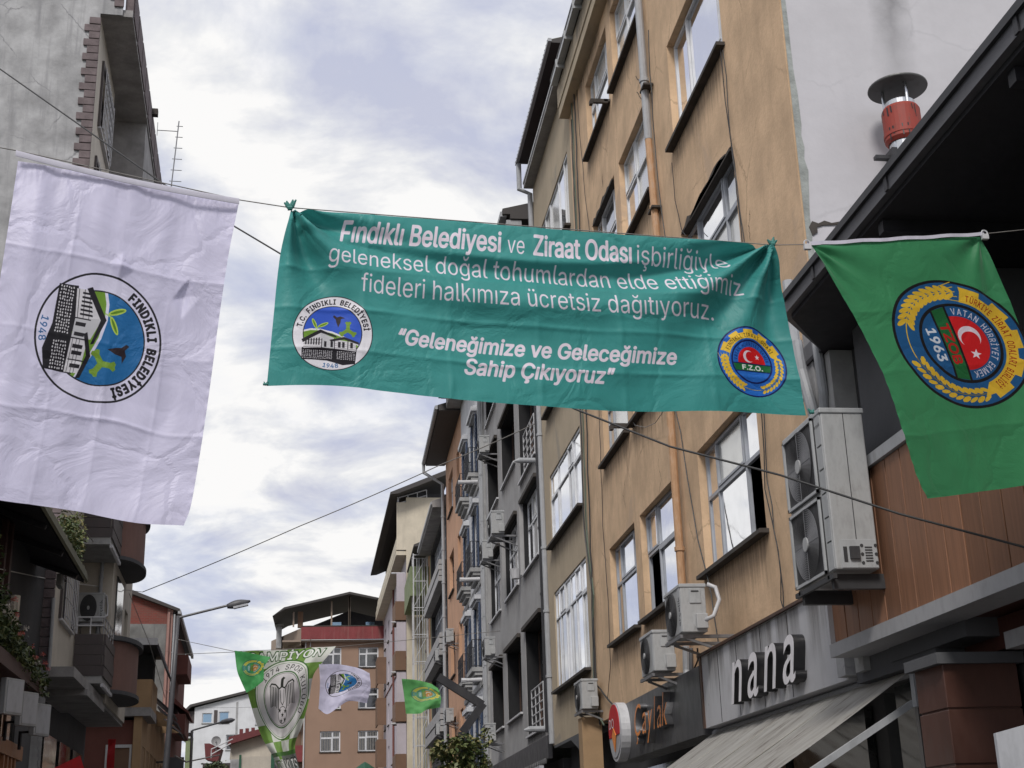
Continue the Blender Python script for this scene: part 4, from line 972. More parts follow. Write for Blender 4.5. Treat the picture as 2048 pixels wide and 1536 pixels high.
for (y, z) in ((33.0, 10.95), (32.7, 4.3)):
    mm = MB(); mm.tube([(4.95, y, z), (4.55, y, z)], 0.07, 10); mm.tube([(4.55, y, z), (4.42, y, z - .02)], [0.07, 0.02], 10); T.part('spout', mm, 'pipe_gray')
mm = MB(); mm.lathe([(0.0, 0), (.12, 0), (.17, .26), (.15, .26), (.0, .2)], (4.85, 36.6, 8.62), 12); T.part('flower_pot', mm, 'trim_white')

# ================================================================== white building with blue shutters
T = Thing('apartment_building', 'off white building with blue shutters and black iron balconies, beyond the charcoal building', 'building', (5, 46.5, 0))
WR = [5.0, 8.5, 11.95, 15.4]
ops = [(a, b, z - .9, z + 1.35) for z in WR for a, b in ((47.6, 48.8), (51.2, 52.4))]
T.part('wall', wall_mesh(FR5, 46.5, 53.6, 4.0, 19.4, ops, .2, back=9), 'white_blue_wall')
for k, (a, b, z0, z1) in enumerate(ops):
    w_ = window(T, FR5, a, b, z0, z1, (0, .5, 1), (0, 1), fmat='frame_blue', gmat='dark_glass', depth=.2)
    for (u, v_) in ((a - .38, a - .02), (b + .02, b + .38)):
        s_ = MB(); FR5.box(s_, u, v_, z0, z1, .02, .07)
        for q in range(12): FR5.box(s_, u + .05, v_ - .05, z0 + .1 + q * .17, z0 + .2 + q * .17, .07, .085)
        T.part('shutter', s_, 'frame_blue', parent=w_)
    s_ = MB(); FR5.box(s_, a - .35, b + .35, z1 + .12, z1 + .28, 0, .22); FR5.box(s_, a - .25, b + .25, z1 + .02, z1 + .12, 0, .14); FR5.box(s_, a - .2, b + .2, z1 + .28, z1 + .36, 0, .12); T.part('pediment', s_, 'white_blue_wall', parent=w_)
    bl = MB(); FR5.box(bl, a - .45, b + .45, z0 - .14, z0, 0, .36); FR5.box(bl, a - .4, b + .4, z0 - .26, z0 - .14, 0, .26); FR5.box(bl, a - .3, b + .3, z0 - .4, z0 - .26, 0, .16)
    bo = T.part('balcony', bl, 'concrete_trim')
    rl = MB(); railing(rl, (4.67, a - .4, z0), (4.67, b + .4, z0), .95, 9, .010, (.05, .5, 1)); railing(rl, (4.67, a - .4, z0), (4.98, a - .4, z0), .95, 3, .010, (.05, 1)); railing(rl, (4.67, b + .4, z0), (4.98, b + .4, z0), .95, 4, .014, (.05, 1))
    T.part('railing', rl, 'black_metal', parent=bo)
mm = MB()
for z in WR: mm.box(4.94, 5.0, 46.55, 53.55, z - 1.55, z - 1.38)
T.part('cornice', mm, 'concrete_trim')
for (y, z) in ((46.95, 14.1), (46.95, 10.6), (46.95, 7.15)):
    mm = MB(); mm.tube([(4.95, y, z), (4.4, y, z - .02)], 0.07, 10); mm.tube([(4.4, y, z - .02), (4.25, y, z - .02)], .08, 8); T.part('spout', mm, 'trim_white')
mm = MB(); mm.box(4.2, 9, 46.5, 53.6, 19.42, 19.6); mm.box(4.1, 4.22, 46.5, 53.8, 19.5, 19.75); mm.prism([(4.1, 19.6), (4.1, 19.75), (8, 21)], 'y', 46.5, 53.7); T.part('roof', mm, 'roof_dark')
mm = MB(); mm.box(4.4, 4.98, 46.5, 53.6, 19.0, 19.4); T.part('eave_board', mm, 'soffit_gray')
mm = MB(); mm.box(5.2, 9, 46.5, 53.6, 0, 4.0); T.part('shopfront_wall', mm, 'dark_wall')

# ================================================================== peach building
T = Thing('apartment_building', 'slim peach orange building with a dark overhanging eave and a gray rainwater pipe', 'building', (5, 53.6, 0))
ops = []
for z in (5.2, 8.7, 12.3, 15.9): ops += [(57.9, 60.2, z, z + 1.8), (54.6, 55.9, z, z + 1.8)]
T.part('wall', wall_mesh(FR5, 53.62, 61.6, 4.0, 18.9, ops, .2, back=9), 'peach_wall')
for (a, b, z0, z1) in ops:
    w_ = window(T, FR5, a, b, z0, z1, (0, .5, 1) if b - a > 2 else (0, 1), (0, .65, 1), fmat='frame_brown' if z0 < 15 else 'frame_white', depth=.2)
    sill(T, FR5, a, b, z0, parent=w_)
mm = MB(); mm.box(4.1, 5.0, 53.6, 62.2, 18.92, 19.0)
mm.prism([(4.05, 19.0), (4.05, 19.15), (8, 20.4), (8, 19.0)], 'y', 53.6, 62.3); T.part('roof', mm, 'roof_dark')
mm = MB(); mm.tube([(4.0, 53.6, 19.05), (4.0, 62.3, 19.05)], .09, 8); T.part('gutter', mm, 'pipe_gray')
downpipe(T, [(4.0, 62.2, 19.0), (4.0, 62.2, 18.6), (4.85, 61.75, 17.9), (4.85, 61.75, 4.0)], .08)
mm = MB(); mm.box(5.2, 9, 53.62, 61.6, 0, 4.0); T.part('shopfront_wall', mm, 'dark_wall')

# ================================================================== black building with slanting bands
T = Thing('office_building', 'dark gray building with ribbed parapet bands and tall dark glazing under a deep eave', 'building', (5, 61.9, 0))
BZ = [6.7, 10.05, 13.4]
T.part('wall', wall_mesh(FR5, 61.9, 72.5, 3.4, 17.0, [(62.3, 72.0, z + 1.05, z + 3.3) for z in BZ], .25, back=9), 'dark_wall')
for z in BZ:
    w_ = window(T, FR5, 62.3, 72.0, z + 1.05, z + 3.3, [i / 9 for i in range(10)], (0, .7, 1), fmat='frame_gray', gmat='dark_glass' if z < 13 else 'window_glass', depth=.25, w=.06, mull=.09)
    for q in range(4):
        b_ = MB(); b_.box(4.62 + .03 * (q % 2), 4.98, 61.9, 72.5, z + q * .26, z + q * .26 + .22); T.part('band_board', b_, 'gray_wall')
mm = MB(); mm.box(4.38, 5.0, 61.9, 72.9, 16.86, 16.98); mm.prism([(4.36, 16.98), (4.36, 17.15), (8, 18.4), (8, 16.98)], 'y', 61.9, 73); T.part('roof', mm, 'soffit_gray')
mm = MB()
for i in range(55): mm.box(4.30, 4.42, 61.95 + i * .2, 62.07 + i * .2, 17.0, 17.12)
T.part('roof_edge', mm, 'pipe_gray')
mm = MB(); mm.box(5.2, 9, 61.9, 72.5, 0, 3.4); T.part('shopfront_wall', mm, 'dark_wall')

# ================================================================== olive building
T = Thing('apartment_building', 'narrow olive green building with brown balconies, squeezed in behind the white lattice mast', 'building', (5, 72.5, 0))
ops = [(74.5, 76.5, z, z + 1.7) for z in (5.6, 8.9, 12.2, 15.2)]
T.part('wall', wall_mesh(FR5, 72.5, 79.9, 3.4, 17.2, ops, .2, back=9), 'olive_wall')
for (a, b, z0, z1) in ops:
    w_ = window(T, FR5, a, b, z0, z1, (0, .5, 1), (0, 1), depth=.2, fmat='frame_white'); sill(T, FR5, a, b, z0, parent=w_)
mm = MB(); mm.box(3.95, 4.02, 73.5, 79.8, 14.9, 16.4); mm.box(3.95, 5, 73.5, 79.8, 14.8, 14.9); mm.box(4.02, 5, 73.5, 73.57, 14.9, 16.4); T.part('balcony', mm, 'olive_panel')
mm = MB(); mm.box(4.35, 5, 72.5, 79.8, 17.22, 17.4); mm.prism([(4.1, 17.3), (4.1, 17.4), (8, 19), (8, 17.3)], 'y', 72.5, 79.85); T.part('roof', mm, 'roof_dark')
mm = MB(); mm.box(4.98, 5.0, 73.0, 74.2, 3.4, 17.0); T.part('wall_panel', mm, 'peach_wall')

# ================================================================== pale lilac building with the big roof
T = Thing('apartment_building', 'pale lilac building with a cream side wall, brown balconies and large dark roof', 'building', (5.77, 79.9, 0), rot=1.2)
FP = Fr('R', 5.77)
ops = []
PZ = [4.3, 7.2, 10.1, 13.0, 15.9]
for z in PZ:
    for a in (83.5, 87.6, 92.4, 97, 101): ops.append((a, a + 1.4, z, z + 1.5))
T.part('wall', wall_mesh(FP, 79.92, 104, 3.0, 18.6, ops, .2, back=7), 'lilac_wall')
for (a, b, z0, z1) in ops:
    w_ = window(T, FP, a, b, z0, z1, (0, 1), (0, 1), depth=.2, fmat='frame_white', gmat='dark_glass'); sill(T, FP, a, b, z0, parent=w_)
mm = MB(); mm.box(5.75, 8.5, 79.86, 79.915, 0, 21.9); mm.box(5.18, 5.75, 79.86, 79.915, 18.7, 21.6); T.part('side_wall', mm, 'cream_wall')
mm = MB(); mm.box(5.15, 5.77, 79.92, 104, 18.4, 18.65)
for q in range(3): mm.box(5.15 + .06 * q, 5.3, 79.92, 104, 18.7 + q * .38, 19.0 + q * .38)
T.part('roof_parapet', mm, 'cream_wall')
mm = MB(); mm.prism([(4.75, 21.85), (4.75, 21.98), (8.4, 23.5), (8.4, 23.2), (5.2, 21.9)], 'y', 78.9, 104); T.part('roof', mm, 'roof_dark')
mm = MB(); mm.box(5.9, 11, 80.2, 104, 19.5, 22.2); T.part('attic_wall', mm, 'dark_wall')
mm = MB(); railing(mm, (5.3, 79.95, 21.4), (7.0, 79.95, 21.9), .5, 3, .03, (.3, 1)); mm.tube([(5.25, 79.9, 19.9), (5.25, 79.9, 21.9), (4.8, 79.8, 22.0)], .03, 6); T.part('railing', mm, 'trim_white')
for z in (6.9, 9.8, 12.7, 15.6):
    b_ = MB(); b_.box(5.12, 5.20, 80.2, 83.0, z - .9, z + .1); b_.box(5.2, 5.75, 80.2, 80.27, z - .9, z + .1); b_.box(5.12, 5.76, 80.2, 83.0, z - 1.0, z - .9)
    T.part('balcony', b_, 'brown_panel')
    b_ = MB(); b_.box(5.2, 5.74, 80.3, 80.36, z + .1, z + 1.8); T.part('curtain', b_, 'lilac_wall')
for z in (7.5, 10.4, 13.3, 4.7):
    b_ = MB(); b_.box(5.12, 5.2, 100.5, 103.2, z, z + 1.9); b_.box(5.2, 5.76, 100.5, 100.6, z, z + 1.9); T.part('balcony', b_, 'brown_panel')
for y in (86.0, 91.3): downpipe(T, [(5.7, y, 18.4), (5.7, y, 3.0)], .07, 'maroon_wall', rings=False)
mm = MB()
for z in (12.4, 4.0): mm.box(5.72, 5.77, 79.92, 104, z, z + .08)
T.part('cornice', mm, 'maroon_wall')
for z in (5.8, 8.7, 11.6, 14.5, 17.4):
    mm = MB(); mm.tube([(5.7, 80.4, z), (4.9, 80.4, z)], .05, 6); T.part('spout', mm, 'trim_white')

# ================================================================== white lattice mast
T = Thing('lattice_mast', 'white steel lattice mast standing in front of the olive building', 'mast', (4.5, 73.2, 0))
mm = MB()
for x in (4.1, 4.85):
    for y in (73.0, 73.9): mm.box(x - .03, x + .03, y - .03, y + .03, 0.1, 17.0)
for i in range(12):
    z = 1.2 + i * 1.43
    for (p, q) in (((4.1, 73), (4.85, 73)), ((4.1, 73.9), (4.85, 73.9)), ((4.1, 73), (4.1, 73.9)), ((4.85, 73), (4.85, 73.9))): mm.beam((*p, z), (*q, z), .04, .04)
T.part('frame', mm, 'trim_white')
mm = MB()
for i in range(11):
    z = 1.2 + i * 1.43; mm.beam((4.1, 73, z), (4.85, 73, z + 1.43), .025, .025); mm.beam((4.1, 73.9, z), (4.1, 73, z + 1.43), .025, .025)
T.part('braces', mm, 'trim_white')
mm = MB()
for x in (4.3, 4.42, 4.6, 4.7): mm.tube([(x, 73.3, .2), (x + .02, 73.4, 16.8)], .03, 6)
T.part('flue_pipes', mm, 'pipe_gray')

# ================================================================== tan building closing the street
FY = Fr('Y', 105.0)
T = Thing('apartment_building', 'tan building closing the street, with dark red parapet and covered roof terrace', 'building', (0, 105, 0))
ops = []
for z in (2.8, 5.85, 8.9, 12.0, 15.05):
    for a in (-1.08, 1.72): ops.append((a, a + 1.5, z, z + 1.5))
T.part('wall', wall_mesh(FY, -2.33, 7.5, 0, 17.05, ops, .15, back=10), 'tan_wall')
for k, (a, b, z0, z1) in enumerate(ops):
    cs = (0, .6, 1) if a < 0 else (0, .4, 1)
    w_ = window(T, FY, a, b, z0, z1, cs, (0, .68, 1), fmat='frame_white', gmat='dark_glass', depth=.15, w=.09, mull=.09)
    sill(T, FY, a, b, z0, 'slate', parent=w_)
    if z0 < 10:
        c_ = MB()
        for q in range(7): FY.box(c_, a + .12 + q * .19, a + .23 + q * .19, z0 + .1, z1 - .1, -.115, -.105)
        T.part('curtain', c_, 'curtain', parent=w_)
mm = MB(); mm.box(-3.62, -2.33, 106.4, 112, 0, 17.0); T.part('side_wall', mm, 'tan_side_wall')
for z in (2.2, 5.3, 8.4, 11.5):
    b_ = MB(); b_.box(-3.5, -2.34, 105.3, 105.4, z, z + 1.05); b_.box(-3.5, -3.4, 105.4, 106.4, z, z + 1.05); b_.box(-3.5, -2.34, 105.3, 106.4, z - .12, z); T.part('balcony', b_, 'red_parapet')
    b_ = MB(); b_.box(-3.1, -2.5, 106.34, 106.39, z + .1, z + 2.1); T.part('balcony_door', b_, 'brown_panel')
downpipe(T, [(-2.25, 104.93, 17), (-2.25, 104.93, .2)], .05, 'trim_white', rings=False)
mm = MB(); mm.box(-2.6, 7.6, 104.4, 104.6, 17.1, 18.05); T.part('roof_parapet', mm, 'red_parapet')
mm = MB(); mm.box(-2.6, 7.6, 104.38, 104.7, 18.05, 18.13); T.part('coping', mm, 'slate')
mm = MB(); mm.prism([(-2.6, 104.4), (-2.6, 104.6), (-5.0, 111), (-5.1, 110.8)], 'z', 16.9, 17.95); mm.box(-4, 7.6, 104.6, 112, 16.95, 17.08); mm.prism([(-2.6, 104.6), (-5.0, 111), (-2.6, 111)], 'z', 16.7, 17.05); T.part('terrace_slab', mm, 'tan_side_wall')
mm = MB(); mm.prism([(-4.75, 18.8), (-3.9, 19.45), (1.0, 20.6), (5.6, 19.6), (5.6, 19.45), (1.0, 20.42), (-3.85, 19.3)], 'y', 103.9, 105.0)
mm.prism([(-4.75, 18.8), (-3.9, 19.45), (1.0, 20.6), (5.6, 19.6), (5.6, 19.45), (1.0, 20.42), (-3.85, 19.3)], 'y', 105.0, 112); T.part('terrace_roof', mm, 'roof_dark')
mm = MB(); mm.prism([(-2.2, 18.1), (-2.2, 18.45), (1.0, 19.75), (5.6, 18.6), (5.6, 18.1)], 'y', 107.5, 107.7); T.part('terrace_wall', mm, 'dark_wall')
for (a, b) in ((-.4, .4), (2.3, 3.0)):
    mm = MB(); mm.box(a, b, 107.4, 107.49, 18.1, 18.85); T.part('window', mm, 'blue_glass')
for x in (-3.2, -.35, .98, 1.0, 3.6):
    mm = MB(); mm.box(x - .06, x + .06, 104.7, 104.82, 18.1, 19.2 + (1.2 - abs(x - 1) * .28)); T.part('post', mm, 'tan_side_wall')
mm = MB(); mm.box(-2.9, -2.5, 105.0, 105.4, 18.1, 19.3); T.part('chimney_block', mm, 'brown_panel')
mm = MB(); mm.box(-4.6, -4.2, 108, 108.5, 17, 18.6); mm.box(-4.75, -4.05, 107.9, 108.6, 18.75, 18.82); mm.box(-4.5, -4.3, 108.1, 108.4, 18.6, 18.75); T.part('chimney', mm, 'concrete')
mm = MB(); mm.tube([(-1.9, 104.9, 16.6), (-1.9, 104.9, 17.5)], .04, 6); T.part('vent_pipe', mm, 'trim_white')

# ================================================================== white building far left of the end
T = Thing('apartment_building', 'small white building in the distance with a sloping dark roof and pale blue windows', 'building', (-12.7, 130, 0))
FW = Fr('Y', 130.0)
wi = [(-12.0, -11.1, 13.4, 14.3, 'blue_glass'), (-10.5, -9.6, 13.4, 14.4, 'blue_glass'), (-9.8, -8.6, 11.0, 12.35, 'dark_glass'), (-7.2, -6.2, 13.2, 14.4, 'dark_glass')]
T.part('wall', wall_mesh(FW, -12.7, -3.5, 0, 14.75, [w[:4] for w in wi], .15, back=12), 'white_wall')
for (a, b, z0, z1, g) in wi:
    w_ = window(T, FW, a, b, z0, z1, (0, .5, 1) if g == 'dark_glass' else (0, 1), (0, .55, 1) if a == -9.8 else (0, 1), fmat='frame_white', gmat=g, depth=.15, w=.07); sill(T, FW, a, b, z0, 'concrete_trim', parent=w_)
mm = MB(); mm.prism([(-12.7, 14.77), (-12.7, 14.8), (-6, 16.45), (-3.5, 16.0), (-3.5, 14.77)], 'y', 130, 141); T.part('gable_wall', mm, 'white_wall')
mm = MB(); mm.prism([(-13.9, 14.0), (-13.0, 14.85), (-6.0, 16.5), (-3.2, 15.9), (-3.2, 16.1), (-6.0, 16.72), (-13.1, 15.05), (-14.0, 14.15)], 'y', 129.6, 141.5); T.part('roof', mm, 'roof_dark')
mm = MB(); mm.box(-13.9, -13.85, 130.1, 140, 12.2, 13.4); mm.box(-13.85, -12.7, 130.05, 130.1, 12.6, 13.4); mm.box(-13.9, -12.7, 130.1, 140, 12.1, 12.25); T.part('balcony', mm, 'white_blue_wall')
mm = MB(); mm.box(-13.7, -12.71, 130.2, 140, 13.4, 14.5); T.part('glazed_balcony', mm, 'siding_brown')
mm = MB(); mm.box(-10.95, -10.65, 129.93, 129.99, 13.35, 14.55); T.part('dark_panel', mm, 'siding_brown')
mm = MB(); mm.prism([(-9.0, 15.2), (-8.8, 15.3), (-8.75, 9), (-8.95, 9)], 'y', 129.985, 129.995); T.part('water_stain', mm, 'concrete')
mm = MB(); mm.box(-13.4, -12.72, 130.3, 139, 0, 12.1); T.part('lower_wall', mm, 'olive_panel')

# ================================================================== low house with the red roof
T = Thing('house', 'low weathered house with a rusty red sheet roof, below the club flag', 'house', (-5, 85, 0))
mm = MB(); mm.box(-6.1, -3.2, 85, 92, 0, 7.2); T.part('wall', mm, 'concrete')
mm = MB(); mm.prism([(-6.15, 7.2), (-6.1, 8.05), (-4.0, 8.64), (-3.2, 8.45), (-3.2, 7.2)], 'y', 85.0, 92); T.part('gable_wall', mm, 'cream_facade')
mm = MB(); mm.prism([(-6.25, 8.0), (-6.2, 8.45), (-4.0, 8.98), (-3.0, 8.75), (-3.0, 8.45), (-4.0, 8.66)], 'y', 84.4, 92.4); T.part('roof', mm, 'roof_red')
for x in (-5.7, -5.35, -5.0):
    mm = MB(); mm.box(x, x + .2, 86, 86.3, 8.5, 9.0 + (x + 6) * .1); T.part('chimney_pot', mm, 'roof_red')
mm = MB(); mm.tube([(-4.3, 86, 8.9), (-4.3, 86, 9.35)], .07, 8); T.part('chimney', mm, 'roof_red')
mm = MB(); mm.box(-5.4, -3.6, 84.4, 84.9, 6.1, 7.3); T.part('loft_box', mm, 'cream_facade')
mm = MB(); mm.box(-5.55, -5.42, 84.3, 84.39, 6.0, 7.4); mm.box(-3.7, -3.5, 84.3, 84.39, 6.0, 7.5); T.part('drain', mm, 'green_cloth')
mm = MB(); mm.prism([(-7.5, 7.2), (-7.6, 8.1), (-7.3, 8.1), (-6.6, 7.8), (-6.8, 7.0)], 'y', 84.4, 86); T.part('side_roof', mm, 'roof_red')
mm = MB(); mm.box(-7.7, -6.1, 85, 90, 0, 7.0); T.part('side_wall', mm, 'siding_brown')
mm = MB(); mm.tube([(-7.1, 83.5, 7.2), (-7.1, 83.5, 7.7), (-5.9, 83.5, 8.25)], .035, 6); mm.tube([(-7.1, 83.5, 7.4), (-6.0, 83.5, 8.0)], .035, 6); T.part('handrail', mm, 'trim_white')
mm = MB(); mm.box(-6.3, -4.2, 82.4, 83, 4.9, 5.6); mm.box(-6.3, -4.1, 82.3, 82.42, 5.6, 5.7); T.part('canopy', mm, 'red_parapet')
t = Thing('satellite_dish', 'rusty gray satellite dish on the small red roof in the distance', 'satellite dish', (-6.9, 84.2, 7.9))
mm = MB(); mm.lathe([(0.0, .0), (.14, .02), (.25, .07), (.28, .1)], (0, 0, 0), 20); mm.v = [(x - 6.9, 84.2 - z_, y + 8.2) for x, y, z_ in mm.v]; t.part('dish', mm, 'concrete')
mm = MB(); mm.tube([(-6.9, 84.25, 7.6), (-6.9, 84.25, 8.2), (-6.9, 83.8, 8.1)], .025, 6); t.part('mount', mm, 'dull_steel')
# ================================================================== tall gray building, left
RL = 3.2
FL45 = Fr('L', -4.5); FL39 = Fr('L', -3.9)
T = Thing('apartment_building', 'tall left building with raw concrete side wall, brick quoins and rounded salmon bays', 'building', (-4.5, 31.6, 0), rot=RL)
mm = MB(); mm.box(-14, -4.5, 31.6, 31.65, 0, 22.4); mm.box(-14, -3.95, 31.6, 31.65, 22.4, 27.5); T.part('side_wall', mm, 'concrete')
# brick quoins up the corner, long and short in turn
for i in range(77):
    z = 5.7 + i * 0.215; w_ = 0.37 if i % 2 else 0.25
    w_ += random.uniform(-.015, .015)
    q = MB(); q.box(-4.5 - w_, -4.47, 31.55 - random.uniform(0, .012), 31.599, z + .01, z + .205); T.part('quoin_brick', q, 'quoin', bevel=0.008)
for i in range(22):
    z = 22.62 + i * 0.215; w_ = 0.34 if i % 2 else 0.22
    q = MB(); q.box(-3.95 - w_, -3.93, 31.55, 31.599, z + .01, z + .205); T.part('quoin_brick', q, 'quoin', bevel=0.008)
LR = [(6.95, 8.75), (10.3, 12.1), (13.6, 15.4), (16.9, 18.7), (19.7, 21.5)]
ops = [(32.7, 34.9, a, b) for a, b in LR]
T.part('wall', wall_mesh(FL45, 31.66, 35.6, 5.75, 22.4, ops, .22, back=8), 'cream_facade')
for (a, b, z0, z1) in ops:
    w_ = window(T, FL45, a, b, z0, z1, (0, .5, 1), (0, .7, 1), fmat='frame_dark', depth=.22, w=.07)
    sill(T, FL45, a, b, z0, 'trim_white', parent=w_)
    g_ = MB()
    for k in range(8): g_.tube([(-4.38, a + .05 + k * .3, z0), (-4.38, a + .05 + k * .3, z1)], .012, 5)
    for k in range(5): g_.tube([(-4.38, a, z0 + .1 + k * .4), (-4.38, b, z0 + .1 + k * .4)], .012, 5)
    T.part('grille', g_, 'trim_white', parent=w_)
    q = MB(); q.box(-4.5, -4.44, a - .1, a, z0, z1 + .12); q.box(-4.5, -4.44, b, b + .1, z0, z1 + .12); q.box(-4.5, -4.44, a, b, z1 + .003, z1 + .12); T.part('surround', q, 'siding_brown', parent=w_)
mm = MB(); mm.box(-12, -5.1, 35.602, 38.0, 5.75, 22.4); T.part('recess_wall', mm, 'cream_facade')
ops = [(41.9, 43.0, a - .3, b) for a, b in LR]
T.part('wall', wall_mesh(FL39, 38.0, 43.9, 5.6, 22.4, ops, .2, back=8), 'cream_facade')
for (a, b, z0, z1) in ops:
    w_ = window(T, FL39, a, b, z0, z1, (0, 1), (0, .7, 1), fmat='frame_dark', depth=.2); sill(T, FL39, a, b, z0, parent=w_)
# rounded bays, their rims and glazing
mm = MB(); mm.box(-5.05, -3.74, 37.2, 43.3, 17.6, 22.4); T.part('upper_bay', mm, 'soffit_gray')
for z in (4.95, 8.55, 12.1):
    def bayring(z0, z1, rr, m): m.prism([(-3.9 + rr[0] * math.sin(math.pi * i / 16), 39.9 - rr[1] * math.cos(math.pi * i / 16)) for i in range(17)], 'z', z0, z1)
    m1 = MB(); bayring(z + 1.0, z + 2.3, (.62, 1.75), m1); bo = T.part('round_bay', m1, 'salmon_wall')
    m1 = MB(); bayring(z + 2.3, z + 2.42, (.74, 1.9), m1); bayring(z + .9, z + 1.0, (.70, 1.85), m1); T.part('bay_rim', m1, 'dark_render', parent=bo)
    if z > 8:
        m1 = MB()
        for k in range(3):
            m1.tube([(-3.9 + .62 * math.sin(math.pi * i / 12), 39.9 - 1.75 * math.cos(math.pi * i / 12), z + 2.6 + k * .22) for i in range(13)], .03, 6)
        T.part('bay_rail', m1, 'unit_edge', parent=bo)
    m1 = MB(); m1.box(-3.9, -3.86, 39.0, 40.8, z + 2.6, z + 4.2); T.part('bay_window', m1, 'dark_glass', parent=bo)
# balconies with brown siding boards
for z in (6.0, 9.5, 13.0, 16.5):
    m1 = MB(); m1.box(-5.1, -3.78, 35.62, 38.6 - .62, z - .18, z); bo = T.part('balcony', m1, 'concrete_trim')
    for k in range(4):
        m1 = MB(); m1.box(-3.80 + .012 * (k % 2), -3.74 + .012 * (k % 2), 35.62, 38.0, z + k * .26, z + k * .26 + .25); m1.box(-4.48, -3.80, 35.60, 35.66, z + k * .26, z + k * .26 + .25); T.part('siding_board', m1, 'siding_brown', parent=bo)
    m1 = MB(); railing(m1, (-3.8, 35.65, z + 1.04), (-3.8, 38.0, z + 1.04), .42, 4, .018, (.5, 1)); railing(m1, (-3.8, 35.65, z + 1.04), (-4.45, 35.65, z + 1.04), .42, 2, .018, (.5, 1)); T.part('railing', m1, 'trim_white', parent=bo)
    m1 = MB()
    for k in range(18): m1.box(-3.80, -3.72, 35.66 + k * .13, 35.73 + k * .13, z - .26, z - .18)
    T.part('dentil_trim', m1, 'trim_white', parent=bo)
mm = MB(); mm.box(-12, -3.95, 31.66, 43.9, 5.5, 5.72); mm.box(-5.2, -3.9, 34.0, 38.0, 5.35, 5.5); T.part('floor_slab', mm, 'soffit_gray')
mm = MB(); mm.box(-12, -3.7, 31.66, 43.4, 22.4, 22.6); T.part('roof_slab', mm, 'soffit_gray')
mm = MB(); mm.box(-3.9, -3.7, 31.7, 43.4, 22.6, 23.5)
for k in range(9): mm.box(-3.7, -3.67, 31.8 + k * 1.3, 32.95 + k * 1.3, 22.5, 23.4)
T.part('roof_parapet', mm, 'quoin')
mm = MB(); mm.box(-3.7, -3.5, 38.0, 38.2, 23.2, 23.4); T.part('roof_hook', mm, 'slate')
mm = MB(); mm.tube([(-4.8, 37.1, 18.6), (-3.8, 37.1, 18.6)], .08, 10); T.part('spout', mm, 'pipe_gray')
downpipe(T, [(-4.2, 37.1, 17.5), (-4.2, 37.93, 17.2), (-4.2, 37.93, 5.6)], .05, 'pipe_gray'); downpipe(T, [(-4.48, 31.5, 7.2), (-4.45, 31.45, 5.6)], .04, 'pipe_gray')
mm = MB(); mm.box(-12, -5.0, 31.66, 43.9, 0, 5.5); T.part('shopfront_wall', mm, 'dark_render')
for k in range(4):
    mm = MB(); mm.box(-5.0, -4.93, 32.2 + k * 2.8, 34.4 + k * 2.8, .2, 4.6); T.part('shop_window', mm, 'shop_glass')
for y in (33.4, 33.9): mm = MB(); mm.box(-4.93, -4.9, y, y + .3, 3.0, 5.0); T.part('pale_pillar', mm, 'cream_facade')

# television aerial on the roof edge
t = Thing('aerial', 'thin television aerial rising at the roof edge of the gray building', 'aerial', (-3.3, 42.5, 22.6), rot=RL)
mm = MB(); mm.tube([(-3.4, 42.6, 21.8), (-3.2, 42.6, 25.6)], .022, 6); t.part('mast', mm, 'dull_steel')
for k in range(7):
    mm = MB(); w_ = .16 + .03 * k; z = 25.4 - k * .42; mm.tube([(-3.22 - k * .02 - w_ * .3, 42.6, z), (-3.22 - k * .02 + w_, 42.6, z)], .013, 5); t.part('rod', mm, 'dull_steel')
mm = MB(); mm.tube([(-3.9, 42.6, 25.2), (-3.2, 42.6, 25.2)], .015, 5); mm.tube([(-3.9, 42.6, 25.0), (-3.9, 42.6, 25.5)], .012, 5); t.part('crossbar', mm, 'dull_steel')

# ================================================================== near left cafe building with the dark canopy
T = Thing('cafe_building', 'shadowy building at the lower left with a dark canopy and an orange timber shopfront', 'building', (-4.5, 20, 0), rot=RL)
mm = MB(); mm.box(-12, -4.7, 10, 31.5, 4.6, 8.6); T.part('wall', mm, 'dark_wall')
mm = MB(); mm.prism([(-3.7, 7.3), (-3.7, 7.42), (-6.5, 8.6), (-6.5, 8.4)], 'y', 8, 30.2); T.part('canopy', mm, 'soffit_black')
mm = MB(); mm.prism([(-3.72, 7.42), (-3.66, 7.30), (-3.62, 7.34), (-3.66, 7.55), (-3.9, 7.66)], 'y', 8, 30.25)
for k in range(90): mm.box(-3.9, -3.68, 8.1 + k * .245, 8.22 + k * .245, 7.5, 7.56 + .03 * (k % 3))
T.part('canopy_edge', mm, 'roof_mossy')
mm = MB(); mm.box(-4.2, -4.1, 29.7, 30.15, 7.15, 7.4); T.part('canopy_end', mm, 'concrete_trim')
for k in range(9):
    mm = MB(); mm.beam((-6.4, 11 + k * 2.3, 8.2), (-3.75, 11 + k * 2.3, 7.28), .08, .1); T.part('rafter', mm, 'black_metal')
for (y, x) in ((25.6, -4.55), (24.4, -4.6), (25.9, -4.5)):
    mm = MB(); mm.box(x - .1, x, y, y + .18, 6.3, 7.6); T.part('timber_post', mm, 'wood_dark')
mm = MB(); mm.tube([(-4.4, 25.2, 5.9), (-4.4, 26.2, 5.75), (-4.4, 26.2, 6.3)], .09, 8, ); T.part('duct', mm, 'cream_facade')
mm = MB(); mm.box(-4.72, -4.3, 14, 28.2, 4.75, 4.95); T.part('balcony_ledge', mm, 'wood_dark')
